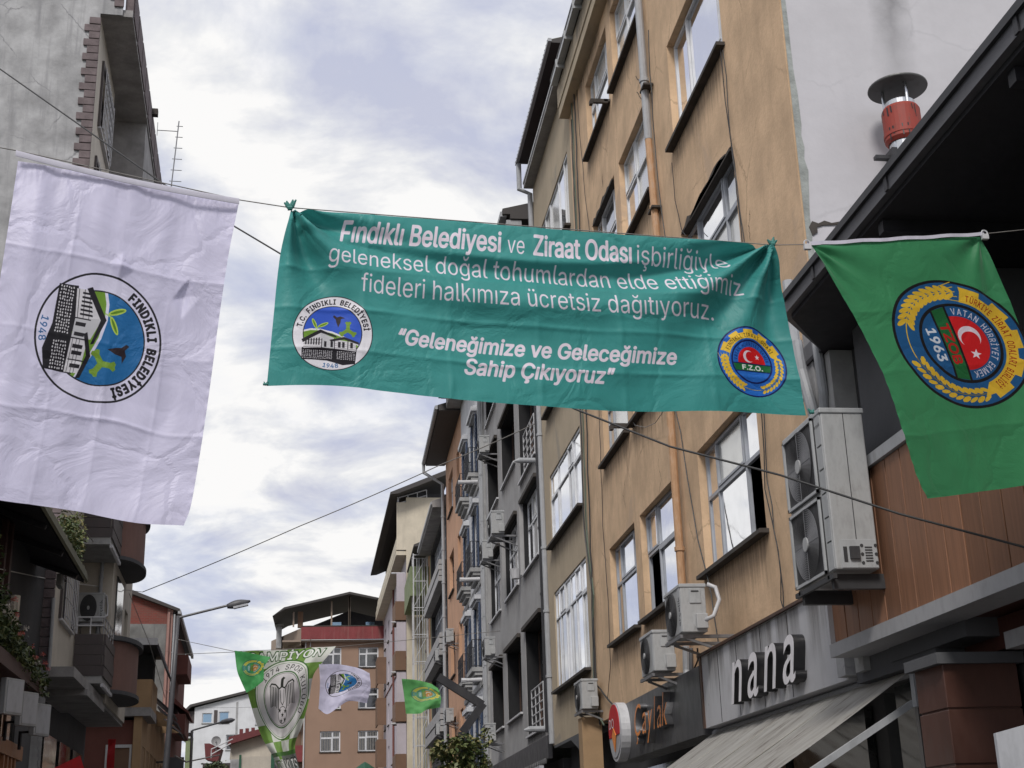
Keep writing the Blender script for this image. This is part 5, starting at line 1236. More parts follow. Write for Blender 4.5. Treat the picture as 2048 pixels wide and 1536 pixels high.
# timber shopfront
mm = MB(); mm.box(-4.9, -4.75, 10, 31.4, 0, 4.6); T.part('shopfront_wall', mm, 'shop_glass')
for k in range(16):
    mm = MB(); y = 14.5 + k * .9; mm.box(-4.73, -4.68, y, y + .10, 3.9, 4.74); T.part('upright', mm, 'brown_panel' if k % 2 else 'siding_brown')
mm = MB(); mm.box(-4.74, -4.5, 12, 29.2, 3.55, 3.82); T.part('shop_beam', mm, 'orange_wood')
mm = MB(); mm.box(-4.74, -4.5, 12, 29.2, 2.35, 2.55); T.part('shop_beam', mm, 'orange_wood')
for k in range(4):
    mm = MB(); y = 27.2 + k * .42; mm.box(-4.74, -4.52, y, y + .14, 1.0, 3.55); T.part('slat', mm, 'orange_wood')
mm = MB(); mm.torus((-4.5, 23.6, 3.4), (1, 0, 0), .75, .07, 28, 6); T.part('ring_ornament', mm, 'orange_wood')
mm = MB(); mm.box(-4.76, -4.7, 29.3, 31.4, 0.2, 5.6); T.part('gray_panel', mm, 'dark_render')
for i, (y, ch) in enumerate(((29.45, 'l'), (29.75, 'i'), (30.1, 'k'))):
    v, tt = text_tris(ch, .02); mm = MB()
    for a in tt: mm.poly([(-4.60, y + float(v[q][0]) * .8, 2.6 + float(v[q][1]) * 1.1) for q in a])
    T.part('letter', mm, 'trim_white')
# three floodlights on arms
fl = None
FLP = [(24.6, 'leftmost of the three white box floodlights above the timber shopfront'), (26.3, 'middle one of the three white box floodlights above the timber shopfront'), (28.0, 'rightmost of the three white box floodlights, closest to the gray pillar')]
a_ = R(RL)
for y, lb in FLP:
    xw, yw = math.cos(a_) * -4.05 - math.sin(a_) * y, math.sin(a_) * -4.05 + math.cos(a_) * y
    if fl is None:
        t = Thing('floodlight', lb, 'floodlight', (0, 0, 0)); fl = t.o
        mm = MB(); mm.box(-.06, .06, -.24, .24, -.02, .58); t.part('housing', mm, 'unit_edge', bevel=.012)
        mm = MB(); mm.box(.061, .07, -.2, .2, .02, .54); t.part('lens', mm, 'panel_white')
        mm = MB(); mm.box(-.45, -.06, -.02, .02, .05, .09); mm.box(-.45, -.40, -.02, .02, -.25, .05); t.part('arm', mm, 'black_metal')
        fl.location = (xw, yw, 4.02 + (y - 24.6) * 0); fl.rotation_euler = (0, 0, a_ - .5); fl['group'] = 'floodlights above the timber shopfront'
    else: dup(fl, (xw, yw, 4.02 - (y - 24.6) * .02), a_ - .5, lb)

# ================================================================== ochre house with the sheltered balcony
T = Thing('house', 'low ochre house with sheltered balcony and maroon ground floor, left of the lamp pole', 'house', (-3.7, 48, 0), rot=RL)
FL37 = Fr('L', -3.7)
mm = MB(); mm.box(-8, -3.72, 48.3, 61.5, 0, 6.1); T.part('wall', mm, 'maroon_wall')
ops = [(48.9 + k * 1.9, 50.2 + k * 1.9, 3.3, 5.3) for k in range(6)]
T.part('facade', wall_mesh(FL37, 48.25, 61.5, 0, 6.3, ops, .12, back=.02), 'ochre_wall')
for o in ops: window(T, FL37, *o, (0, .5, 1), (0, .7, 1), fmat='frame_white', depth=.12, recess=.05, w=.05)
mm = MB(); mm.box(-3.95, -3.68, 48.0, 48.24, 0, 6.2); T.part('corner_pillar', mm, 'ochre_wall')
mm = MB(); mm.box(-8, -3.42, 47.9, 50.8, 6.2, 6.48); T.part('balcony_slab', mm, 'soffit_gray')
mm = MB(); mm.box(-8, -3.45, 47.95, 48.05, 6.48, 7.4); mm.box(-3.5, -3.42, 48.05, 50.6, 6.48, 7.4); T.part('balcony_parapet', mm, 'ochre_wall')
mm = MB(); mm.box(-8, -3.55, 49.9, 50.8, 6.48, 8.5); T.part('balcony_back_wall', mm, 'dark_wall')
mm = MB(); mm.prism([(-8, 8.6), (-3.3, 8.6), (-2.95, 7.7), (-3.0, 7.66), (-3.35, 8.52), (-8, 8.52)], 'y', 47.8, 51.5); T.part('balcony_roof', mm, 'awning_dark')
mm = MB(); mm.box(-8, -3.3, 47.72, 47.8, 8.52, 8.75); T.part('fascia', mm, 'trim_white')
downpipe(T, [(-4.05, 47.85, 8.5), (-4.1, 47.85, 6.5)], .06)
for k in range(3):
    mm = MB(); y = 52.2 + k * 3.0; mm.prism([(-3.7, 7.4 - k * .1), (-2.9, 6.7 - k * .1), (-2.92, 6.64 - k * .1), (-3.7, 7.3 - k * .1)], 'y', y, y + 2.7); T.part('awning', mm, 'awning_dark')
    mm = MB(); mm.prism([(-3.69, 6.9), (-3.0, 6.5), (-3.69, 6.5)], 'y', y, y + .05); T.part('awning_cheek', mm, 'ochre_wall')
mm = MB(); mm.box(-7.9, -3.74, 51, 61.5, 6.3, 6.9); T.part('upper_wall', mm, 'ochre_wall')
mm = MB(); mm.box(-4.75, -4.05, 48.2, 48.28, 2.5, 5.2); T.part('door_panel', mm, 'brown_panel')
mm = MB(); mm.box(-4.82, -4.75, 48.15, 48.28, 2.5, 5.3); mm.box(-4.05, -3.98, 48.15, 48.28, 2.5, 5.3); mm.box(-4.75, -4.05, 48.15, 48.28, 5.2, 5.3); T.part('door_frame', mm, 'trim_white')

# ================================================================== raw brick and concrete gable
T = Thing('apartment_building', 'building with a raw gable wall, red hollow brick above and bare concrete below', 'building', (-3.7, 62, 0), rot=RL)
mm = MB(); mm.box(-9, -3.95, 62, 62.1, 0, 11.5); T.part('gable_wall', mm, 'old_concrete')
mm = MB(); mm.prism([(-9, 11.5), (-3.95, 11.5), (-3.95, 12.2), (-9, 14.0)], 'y', 62, 62.12); T.part('brick_gable', mm, 'brick_red')
mm = MB(); mm.box(-9, -3.75, 62.12, 76, 0, 12.0); T.part('wall', mm, 'maroon_wall')
mm = MB(); mm.box(-3.94, -3.70, 61.96, 62.11, 0, 12.2); T.part('corner_strip', mm, 'pipe_pink')
mm = MB(); mm.prism([(-3.4, 12.0), (-3.4, 12.12), (-9, 14.35), (-9, 14.1), (-3.7, 12.1)], 'y', 61.7, 76.3); T.part('roof', mm, 'roof_dark')
mm = MB(); mm.box(-3.48, -3.36, 61.7, 76.3, 11.9, 12.08); T.part('gutter', mm, 'pipe_gray')
downpipe(T, [(-3.85, 61.9, 12.0), (-3.85, 61.9, .2)], .05, 'pipe_pink'); downpipe(T, [(-3.62, 61.9, 11.9), (-3.62, 61.9, .2)], .045)
for z in (5.0, 8.0, 11.0 - .3):
    mm = MB(); mm.box(-3.75, -3.15, 66, 70, z - .9, z); T.part('balcony', mm, 'maroon_wall')
    mm = MB(); mm.box(-3.76, -3.70, 63, 65, z - .6, z + .8); T.part('window', mm, 'dark_glass')
mm = MB(); mm.prism([(-3.7, 8.75), (-3.0, 8.1), (-3.0, 8.0), (-3.7, 8.5)], 'y', 66, 71); T.part('awning', mm, 'maroon_wall')
t = Thing('shop_sign', 'dark projecting box sign near the foot of the lamp pole', 'sign', (-2.9, 56, 4.7), rot=RL)
mm = MB(); mm.box(-3.2, -2.65, 56, 56.15, 4.6, 5.4); t.part('box', mm, 'dark_render'); mm = MB(); mm.box(-3.7, -3.2, 56.05, 56.1, 5.2, 5.26); t.part('arm', mm, 'black_metal')
# ================================================================== near right building with the black eave and timber band
T = Thing('cafe_building', 'near right building with a deep black eave and a band of brown timber planks', 'building', (4.6, 6, 0))
EV = [(3.9, 1.0), (3.9, 10.87), (4.5, 11.65), (4.5, 12.1), (9, 12.1), (9, 1.0)]
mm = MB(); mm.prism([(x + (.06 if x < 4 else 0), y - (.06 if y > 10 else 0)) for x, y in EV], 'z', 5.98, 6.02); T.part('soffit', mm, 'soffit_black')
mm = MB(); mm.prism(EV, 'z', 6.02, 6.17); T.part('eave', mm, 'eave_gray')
mm = MB(); mm.box(3.87, 3.9, 1.0, 10.8, 6.13, 6.19); T.part('drip_edge', mm, 'black_metal')
for y in (2.4, 4.4, 6.4, 8.4, 10.0):
    mm = MB(); mm.box(3.885, 3.9, y, y + .05, 6.02, 6.14); T.part('eave_joint', mm, 'black_metal')
for y in (2.5, 4.6, 6.7, 8.8):
    mm = MB(); mm.box(4.0, 7.5, y, y + .09, 5.88, 5.978); T.part('beam', mm, 'black_metal')
mm = MB(); mm.box(4.62, 4.68, 7.6, 7.66, 4.6, 5.97); mm.box(4.62, 4.70, 9.9, 9.98, 4.6, 5.97); T.part('post', mm, 'black_metal')
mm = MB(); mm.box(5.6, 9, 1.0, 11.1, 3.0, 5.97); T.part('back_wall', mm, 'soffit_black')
mm = MB(); mm.box(4.60, 5.6, 9.6, 11.05, 3.0, 5.97); T.part('wall', mm, 'dark_render')
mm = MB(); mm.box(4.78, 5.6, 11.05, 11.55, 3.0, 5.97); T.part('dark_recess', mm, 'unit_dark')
mm = MB(); mm.box(4.56, 5.6, 11.55, 11.75, 3.0, 5.97); T.part('pillar', mm, 'concrete_trim')
mm = MB(); mm.box(4.52, 5.6, 11.9, 12.1, 3.0, 6.5); T.part('pillar', mm, 'concrete')
downpipe(T, [(4.40, 11.95, 6.2), (4.42, 11.95, 5.9), (4.50, 11.85, 5.2), (4.50, 11.8, 3.9)], .055)
downpipe(T, [(4.50, 11.7, 6.2), (4.52, 11.7, 5.6), (4.53, 11.78, 5.3)], .045)
downpipe(T, [(4.72, 12.9, 7.25), (4.72, 12.85, 5.9)], .06)
# timber band: planks one by one
mm = MB(); mm.box(4.40, 4.60, 1.5, 11.62, 3.15, 4.60); T.part('band_core', mm, 'black_metal')
pl = []
for k in range(33):
    y1 = 11.62 - k * 0.302
    q = MB(); q.box(4.352 + random.uniform(0, .004), 4.40, y1 - 0.284, y1, 3.24, 4.50); T.part('plank', q, 'wood_plank', bevel=0.004)
mm = MB(); mm.box(4.31, 4.62, 1.5, 11.66, 3.12, 3.235); T.part('lower_trim', mm, 'trim_gray')
mm = MB(); mm.box(4.32, 4.62, 1.5, 11.66, 4.505, 4.60); T.part('upper_trim', mm, 'pipe_gray')
mm = MB(); mm.box(4.31, 4.45, 11.62, 11.67, 3.235, 4.505); T.part('end_trim', mm, 'trim_white')
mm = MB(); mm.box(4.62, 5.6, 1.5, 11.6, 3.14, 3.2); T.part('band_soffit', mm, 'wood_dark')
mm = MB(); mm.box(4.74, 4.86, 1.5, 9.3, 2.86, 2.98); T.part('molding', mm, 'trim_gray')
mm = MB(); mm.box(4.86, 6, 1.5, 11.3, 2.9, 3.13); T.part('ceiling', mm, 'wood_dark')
# clad column with its cap
mm = MB(); mm.box(4.40, 4.95, 9.62, 10.1, 0.12, 2.80)
T.part('column', mm, 'marble_dark')
for k in range(7):
    mm = MB(); z = .15 + k * .39; mm.box(4.388, 4.40, 9.61, 10.11, z, z + .375); mm.box(4.39, 4.96, 9.608, 9.62, z, z + .375); T.part('column_slab', mm, 'marble_dark', bevel=.004)
mm = MB(); mm.box(4.33, 5.0, 9.56, 10.16, 2.80, 2.88); T.part('column_cap', mm, 'dark_render')
mm = MB(); mm.box(5.0, 5.1, 1.5, 12.0, .1, 2.9); T.part('shop_window', mm, 'shop_glass')
for y in (10.6, 11.4, 8.2):
    mm = MB(); mm.box(4.94, 5.0, y, y + .07, .1, 2.9); T.part('window_frame', mm, 'dull_steel')
mm = MB(); mm.box(4.80, 4.9, 10.75, 10.85, .1, 2.72); T.part('pale_post', mm, 'pipe_gray')
mm = MB(); mm.box(4.62, 5.0, 10.2, 11.9, 2.92, 3.12); T.part('gray_panel', mm, 'dark_render')
t = Thing('notice_board', 'plain pale gray board at the lower right corner, right of the dark column', 'board', (3.75, 7.5, 1.5))
mm = MB(); mm.box(3.69, 4.6, 7.5, 7.53, 1.1, 2.15); mm.prism([(3.69, 2.15), (4.6, 2.15), (4.6, 2.36)], 'y', 7.5, 7.53); t.part('board', mm, 'panel_white')
mm = MB(); mm.box(3.9, 3.95, 7.54, 7.6, .12, 2.0); t.part('stand', mm, 'black_metal')

# ================================================================== flue above the near roof
t = Thing('chimney', 'steel flue with red collar and round rain cap, before the pale end wall', 'chimney', (6.05, 12.5, 6.4))
c = (6.05, 12.5, 0)
mm = MB(); mm.lathe([(.165, 6.4), (.165, 8.72), (.17, 8.74), (.18, 8.74), (.18, 8.78), (.165, 8.8)], c, 32); t.part('pipe', mm, 'steel', smooth=False)
mm = MB(); rn = random.Random(2)
for k in range(12):
    a = rn.uniform(2.6, 5.2); l_ = rn.uniform(.05, .16); z = rn.choice([9.12, 8.88]); mm.beam((6.05 + .2065 * math.cos(a), 12.5 + .2065 * math.sin(a), z), (6.05 + .2065 * math.cos(a + .03), 12.5 + .2065 * math.sin(a + .03), z - l_), rn.uniform(.006, .018), .003, (math.cos(a), math.sin(a), 0))
t.part('flaked_paint', mm, 'letter_side')
mm = MB(); mm.lathe([(.175, 8.72), (.205, 8.76), (.205, 8.80), (.212, 8.80), (.212, 8.84), (.205, 8.84), (.205, 9.12), (.19, 9.15), (.17, 9.15)], c, 32); t.part('collar', mm, 'red_paint')
mm = MB(); mm.lathe([(.16, 9.15), (.16, 9.22), (.15, 9.22), (.15, 9.0)], c, 32); t.part('throat', mm, 'steel')
for k in range(3):
    mm = MB(); an = R(35 + 120 * k); x, y = 6.05 + .165 * math.cos(an), 12.5 + .165 * math.sin(an); mm.tube([(x, y, 9.08), (x, y, 9.42)], .018, 8); t.part('cap_leg', mm, 'steel')
mm = MB(); mm.lathe([(0, 9.40), (.318, 9.40), (.322, 9.41), (.318, 9.425), (0.0, 9.50)], c, 40); t.part('cap', mm, 'rain_cap')
for z in (8.5,):
    mm = MB(); mm.box(5.68, 5.9, 12.45, 12.52, z + .02, z + .06); mm.box(5.84, 5.9, 12.38, 12.56, z - .03, z + .12); t.part('bracket', mm, 'black_metal')
mm = MB(); mm.tube([(5.88, 12.4, 8.48), (5.78, 12.4, 8.0), (5.70, 12.4, 7.4)], .012, 5); t.part('stay_wire', mm, 'cable_gray')

# ================================================================== outdoor units
def unit(name, label, w, h, d, fans, hinge=True, text=None, hose=True, bracket=True):
    """stands on z = 0, fan side towards -x, w along y"""
    t = Thing(name, label, 'air conditioner', (0, 0, 0))
    b = MB(); b.box(0, d, 0, w, .02, h); t.part('housing', b, 'unit_white', bevel=.012)
    b = MB(); b.box(-.012, d + .01, -.012, w + .012, h - .03, h + .015); t.part('lid', b, 'unit_edge', bevel=.008)
    b = MB(); b.box(-.006, 0, w * .70 if False else 0.02, 0.16 * w, .03, h - .03); t.part('front_strip', b, 'unit_edge')
    hh = h / fans; r = min(hh * .44, w * .37)
    for k in range(fans):
        cy_, cz = w * .58, hh * (k + .5)
        if fans > 1:
            b = MB(); b.box(-.012, 0, w * .18, w - .02, cz - hh * .47, cz + hh * .47); g = t.part('fan_panel', b, 'unit_dark')
            b = MB()
            for q in ((w * .18, w - .02, cz - hh * .47, cz - hh * .47 + .025), (w * .18, w - .02, cz + hh * .47 - .025, cz + hh * .47), (w * .18, w * .18 + .025, cz - hh * .47, cz + hh * .47), (w - .045, w - .02, cz - hh * .47, cz + hh * .47)): b.box(-.03, -.012, *q)
            t.part('panel_rim', b, 'unit_edge', parent=g)
            n = 20; x = -.03
        else:
            b = MB(); b.disc((-.006, cy_, cz), (1, 0, 0), r, .012, 32); g = t.part('fan_opening', b, 'unit_dark'); n = 9; x = -.02
        b = MB()
        for i in range(n): b.torus((x, cy_, cz), (1, 0, 0), r * (i + 1) / n, .0022 if fans > 1 else .004, 36, 4)
        for a in range(4 if fans > 1 else 8): b.tube([(x, cy_, cz), (x, cy_ + r * math.cos(R(90 * a if fans > 1 else 45 * a)), cz + r * math.sin(R(90 * a if fans > 1 else 45 * a)))], .003, 4)
        t.part('fan_grille', b, 'dull_steel' if fans > 1 else 'unit_dark', parent=g)
        b = MB(); b.disc((x - .006, cy_, cz), (1, 0, 0), r * (.2 if fans > 1 else .16), .014, 20); t.part('fan_hub', b, 'unit_white', parent=g)
    if text:
        b = MB(); v, tt = text_tris(text, .02); s_ = (.36 if fans == 1 else .13) / (v[:, 0].max() - v[:, 0].min()); 
        for a in tt:
            if fans == 1: b.poly([(-.0075, .03 + float(v[q][1]) * s_, .10 + float(v[q][0]) * s_) for q in a])
            else: b.poly([(-.0075, .155 - float(v[q][0]) * s_ * 1.0, h - .13 + float(v[q][1]) * s_) for q in a])
        t.part('lettering', b, 'unit_dark')
    if fans > 1:
        b = MB(); b.box(d * .52, d * .535, -.004, 0, .03, h - .03); t.part('panel_seam', b, 'unit_dark')
        b = MB(); b.box(.05, d - .01, -.006, -.001, .03, .26); t.part('valve_plate', b, 'unit_edge', bevel=.004)
        b = MB(); b.box(.12, .20, -.03, -.006, .10, .2); b.box(.07, .10, -.012, -.006, .08, .2)
        for k in range(6): b.box(.25, .31, -.010, -.006, .08 + k * .022, .09 + k * .022)
        for k in range(3): b.disc((.34, -.008, .07 + k * .07), (0, 1, 0), .013, .006, 12); b.disc((.225, -.008, .07 + k * .07), (0, 1, 0), .013, .006, 12)
        t.part('valves', b, 'unit_dark')
        b = MB()
        for k in range(5): b.box(.0, -.006, .03, .13, .25 + k * .2, .262 + k * .2)
        t.part('vents', b, 'unit_edge')
    else:
        b = MB(); b.box(d * .35, d * .8, -.014, 0, h * .62, h * .93); t.part('side_cover', b, 'unit_edge', bevel=.006)
        b = MB(); b.box(d * .42, d * .72, -.018, -.014, h * .85, h * .88); t.part('grip', b, 'unit_dark')
        b = MB(); b.box(d * .55, d * 1.0, -.05, 0, .06, .24); t.part('valve_cover', b, 'unit_white', bevel=.008)
    if bracket:
        b = MB()
        for y in (.12 * w, .88 * w): b.box(-.03, d + bracket, y - .02, y + .02, -.04, 0); (b.beam((d * .2, y, -.04), (d + bracket, y, -.30), .03, .03), b.box(d + bracket - .03, d + bracket, y - .02, y + .02, -.35, 0)) if fans == 1 else b.box(0, d + bracket + .3, y - .03, y + .03, -.12, -.041)
        b.box(-.03, 0, 0, w, -.05, -.01)
        t.part('bracket', b, 'unit_dark' if fans > 1 else 'dull_steel')
    if hose:
        b = MB(); b.tube([(d * .9, -.03, .16), (d + .06, -.10, .2), (d + .15, -.08, .4), (d + .12, -.04, .56), (d + .02, -.03, .6)], .028, 8); t.part('hose', b, 'trim_white', smooth=True)
    return t.o
big = unit('outdoor_unit', 'large double fan outdoor unit hanging at the end of the timber plank band', .95, 1.35, .36, 2, text='arçelik', hose=False, bracket=.1)
big.location = (3.93, 10.3, 3.62)
small = unit('outdoor_unit', 'gray white outdoor unit with dark lettering and a white hose, above the dark shop sign', .82, .60, .32, 1, text='arçelik', bracket=.48)
small.location = (4.2, 16.35, 4.05)
plain = unit('outdoor_unit', 'outdoor unit lower and behind the lettered one, right above the dark shop sign', .80, .56, .30, 1, hose=False, bracket=.4)
plain.location = (4.3, 18.4, 3.84); plain['group'] = 'outdoor units along the right facades'
def at(o, px, py, X, label):
    p = P(px, py, 'X', X); return dup(plain, (p[0], p[1], p[2]), None, label)
dup(plain, (4.6, 25.75, 4.06), None, 'small outdoor unit under the lowest wide window of the yellow building')
at(plain, 984, 1068, 4.35, 'outdoor unit at the left edge of the charcoal wall, halfway up, with open bracket').scale = (1.2, 1.2, 1.2)
at(plain, 966, 1118, 4.5, 'weathered outdoor unit tucked just under the one at the charcoal wall edge').scale = (1.05, 1.05, 1.05)
at(plain, 960, 905, 4.45, 'highest outdoor unit on the white building, under the top iron balcony')
at(plain, 971, 1312, 4.45, 'outdoor unit beside the iron balcony on the third floor of the white building')
at(plain, 972, 1486, 4.45, 'lowest outdoor unit of the white building, just above the round tree')
at(plain, 893, 1285, 4.5, 'outdoor unit on the dark banded building, upper of the right pair')
at(plain, 871, 1322, 4.5, 'outdoor unit on the dark banded building, upper of the left pair')
at(plain, 893, 1445, 4.5, 'outdoor unit on the dark banded building, lower of the right pair')
at(plain, 873, 1470, 4.5, 'outdoor unit on the dark banded building, lower of the left pair')
# unit on the left building, turned towards the camera
p = P(218, 1212, 'Y', 37.8, 3.2); a_ = R(3.2)
lu = dup(small, (0, 0, 0), None, 'gray outdoor unit with vertical lettering behind the brown sided balcony on the left')
lu.location = (math.cos(a_) * -3.98 - math.sin(a_) * 36.95, math.sin(a_) * -3.98 + math.cos(a_) * 36.95, 8.15); lu.rotation_euler = (0, 0, a_ + R(90)); lu.scale = (1, .8, 1.3)
lu.location = (math.cos(a_) * -4.05 - math.sin(a_) * 37.5, math.sin(a_) * -4.05 + math.cos(a_) * 37.5, 7.62)

# ================================================================== signs
t = Thing('shop_sign', 'light gray fascia sign with raised slanting letters nana', 'sign', (4.6, 12, 3))
mm = MB(); mm.box(4.6, 5.0, 12.05, 17.1, 2.98, 3.86); t.part('fascia', mm, 'sign_gray')
mm = MB(); mm.box(4.56, 5.0, 12.02, 17.14, 3.86, 3.89); mm.box(4.585, 4.6, 17.06, 17.14, 2.98, 3.86); t.part('rim', mm, 'frame_brown')
for y in (13.6, 14.55, 15.5, 16.3):
    mm = MB(); mm.box(4.596, 4.60, y, y + .012, 2.99, 3.85); t.part('joint', mm, 'unit_dark')
for y in (12.2, 13.2, 14.1, 15.0, 16.0): stain(t, FR5, y, y + .8, 3.85, .75, d=.404)
for y in (13.3, 14.0, 14.7): stain(t, FR5, y, y + .5, 3.12, .14, d=.405)
NA = P(1462, 1420, 'X', 4.45); NB = P(1590, 1360, 'X', 4.45)
y_a, y_b = NA[1], NB[1]
def letters3(t, body, y_far, y_near, z, hgt, X, depth, face, side, shear=0.3, bold=.03, gap=.12, ysc=1.0):
    adv = []; 
    for ch in body:
        v, tt = text_tris(ch, bold, shear); adv.append(v[:, 0].max() - v[:, 0].min() + gap)
    tot = sum(adv); k = (y_far - y_near) / tot; hk = hgt / (text_tris('x', bold)[0][:, 1].max()); u = 0
    for ch, ad in zip(body, adv):
        cu = bpy.data.curves.new('t', 'FONT'); cu.body = ch; cu.resolution_u = 5; cu.offset = bold; cu.shear = shear; cu.extrude = .5; cu.fill_mode = 'BOTH'
        ob = bpy.data.objects.new('t', cu); COL.objects.link(ob); bpy.context.view_layer.update()
        me = bpy.data.meshes.new_from_object(ob.evaluated_get(bpy.context.evaluated_depsgraph_get())); bpy.data.objects.remove(ob); bpy.data.curves.remove(cu)
        lo = min(v.co.x for v in me.vertices)
        # curve z runs out of the wall, x runs from far to near
        for v in me.vertices:
            x, y, z_ = v.co; v.co = (X - (z_ + .5) * depth - t.base[0], y_far - (u + x - lo) * k - t.base[1], z + y * hk - t.base[2])
        me.materials.clear(); me.materials.append(MATS[side]); me.materials.append(MATS[face]); me.update()
        for pl_ in me.polygons: pl_.material_index = 1 if (abs(pl_.normal.x) > .9 and sum(me.vertices[i].co.x for i in pl_.vertices) / len(pl_.vertices) < X - depth * .9 - t.base[0]) else 0
        o = bpy.data.objects.new('letter', me); COL.objects.link(o); o.parent = t.o
        u += ad
letters3(t, 'nana', 15.45, 12.95, 3.11, .44, 4.6, .12, 'letter_face', 'letter_side', shear=.36, bold=.004, gap=.16)
t = Thing('shop_sign', 'dark fascia sign with a round red and white badge and orange script letters', 'sign', (4.7, 17.2, 3))
mm = MB(); mm.box(4.62, 5.0, 17.3, 22.85, 2.92, 3.78); t.part('fascia', mm, 'sign_dark')
mm = MB(); mm.prism([(22.15 + .5 * math.cos(R(a)), 3.36 + .46 * math.sin(R(a))) for a in range(0, 360, 12)], 'x', 4.47, 4.62); bd = t.part('badge', mm, 'trim_white')
mm = MB(); mm.prism([(22.15 + .46 * math.cos(R(a)), 3.38 + .42 * math.sin(R(a))) for a in range(0, 360, 12)], 'x', 4.457, 4.468); t.part('badge_face', mm, 'panel_white', parent=bd)
mm = MB(); mm.prism([(22.15 + .43 * math.cos(R(a)), 3.41 + .38 * math.sin(R(a))) for a in range(-20, 205, 9)], 'x', 4.447, 4.456); t.part('badge_red', mm, 'red_cloth', parent=bd)
mm = MB(); mm.prism([(22.1, 3.05), (22.3, 3.3), (22.15, 3.42), (21.98, 3.3)], 'x', 4.437, 4.446); t.part('badge_cone', mm, 'letter_orange', parent=bd)
v, tt = text_tris('DO', .02); mm = MB()
for a in tt: mm.poly([(4.44, 22.5 - float(v[q][0]) * .26, 3.42 + float(v[q][1]) * .22) for q in a])
t.part('badge_lettering', mm, 'letter_face', parent=bd)
letters3(t, 'Çaylak', 20.9, 18.7, 3.18, .30, 4.62, .10, 'letter_orange', 'dull_steel', shear=.3, bold=-.008, gap=.02)

# ================================================================== awning over the shop
t = Thing('awning', 'worn gray white canvas awning slanting out below the light gray sign', 'awning', (4.75, 11, 2.9))
mm = MB(); nn = 24
for i in range(nn):
    for j in range(10):
        def q(a, b):
            s_ = b / 10; return (4.75 - 1.9 * s_, 11.0 + 6.3 * a / nn, 2.93 - 1.16 * s_ - .03 * math.sin(math.pi * s_) + .006 * math.sin(a * 1.9))
        mm.quad(q(i, j), q(i + 1, j), q(i + 1, j + 1), q(i, j + 1))
m_, tr_, b_ = newmat('awning_canvas'); tc_ = tr_.nodes.new('ShaderNodeTexCoord'); mp_ = N(tr_, 'ShaderNodeMapping'); mp_.inputs['Scale'].default_value = (1.2, 4, 1.2); L(tr_, tc_.outputs['Object'], mp_.inputs[0])
n_ = N(tr_, 'ShaderNodeTexNoise', inp={'Scale': 1.6, 'Detail': 8.0, 'Roughness': 0.7, 'Distortion': 0.5}); L(tr_, mp_.outputs[0], n_.inputs[0])
cc = RAMP(tr_, n_.outputs[0], [(0.35, (.62, .61, .58)), (0.55, (.5, .48, .45)), (0.68, (.22, .19, .17))]); L(tr_, cc, b_.inputs['Base Color']); b_.inputs['Roughness'].default_value = .8
tl = tr_.nodes.new('ShaderNodeBsdfTranslucent'); L(tr_, cc, tl.inputs[0]); mx = tr_.nodes.new('ShaderNodeMixShader'); mx.inputs[0].default_value = .5
L(tr_, b_.outputs[0], mx.inputs[1]); L(tr_, tl.outputs[0], mx.inputs[2]); L(tr_, mx.outputs[0], [x for x in tr_.nodes if x.type == 'OUTPUT_MATERIAL'][0].inputs[0])
t.part('canvas', mm, 'awning_canvas', smooth=True)
for y in (12.6, 14.2, 15.8):
    mm = MB(); mm.beam((4.73, y, 2.905), (2.87, y, 1.745), .05, .008); t.part('seam', mm, 'awning_canvas')
mm = MB(); mm.tube([(4.78, 10.95, 2.93), (4.78, 17.3, 2.93)], .05, 10); t.part('roller', mm, 'pipe_gray')
mm = MB(); mm.box(4.70, 4.84, 10.86, 10.94, 2.62, 3.0); mm.disc((4.76, 10.84, 2.92), (0, 1, 0), .06, .05, 16); t.part('end_plate', mm, 'pipe_gray')
mm = MB(); mm.beam((4.72, 10.98, 2.66), (3.6, 11.0, 2.02), .07, .05); t.part('arm', mm, 'pipe_gray')
mm = MB(); mm.box(2.82, 2.88, 11, 17.3, 1.68, 1.78); t.part('front_bar', mm, 'pipe_gray')
mm = MB(); mm.box(5.02, 9, 11, 17.3, 2.95, 3.0); T.part('shop_ceiling', mm, 'dark_wall')
# ================================================================== flags across the street
PO = (-0.94, 6.3, 0); PN = (0.177, -0.984, 0.0)
img_banner, img_white, img_green, img_club = draw_banner(), draw_white(), draw_green(), draw_club()
clothmat('banner_cloth', img_banner, trans=.22, rough=.5, seed=1.0, wr=.65, sheen=.1, gain=1.0)
clothmat('bright_green_cloth', img_green, trans=.4, rough=.6, seed=3.0, wr=.3, gain=1.3, tint=(0.26, 0.62, 0.16))
clothmat('leaf_green_cloth', img_green, trans=.35, rough=.6, seed=4.0, wr=.3, gain=1.1, tint=(0.09, 0.42, 0.08))
clothmat('white_flag_cloth', img_white, trans=.35, rough=.45, seed=5.0, wr=.7)
clothmat('green_flag_cloth', img_green, trans=.28, rough=.55, seed=9.0, wr=.5, gain=.85)
clothmat('club_flag_cloth', img_club, trans=.3, rough=.6, seed=2.0, wr=.3)
def nz(u, v, s, k=0.0): return mnoise.noise(Vector((u * s, v * s, k)))
def ridge(d, w): return math.exp(-(d / w) ** 2)
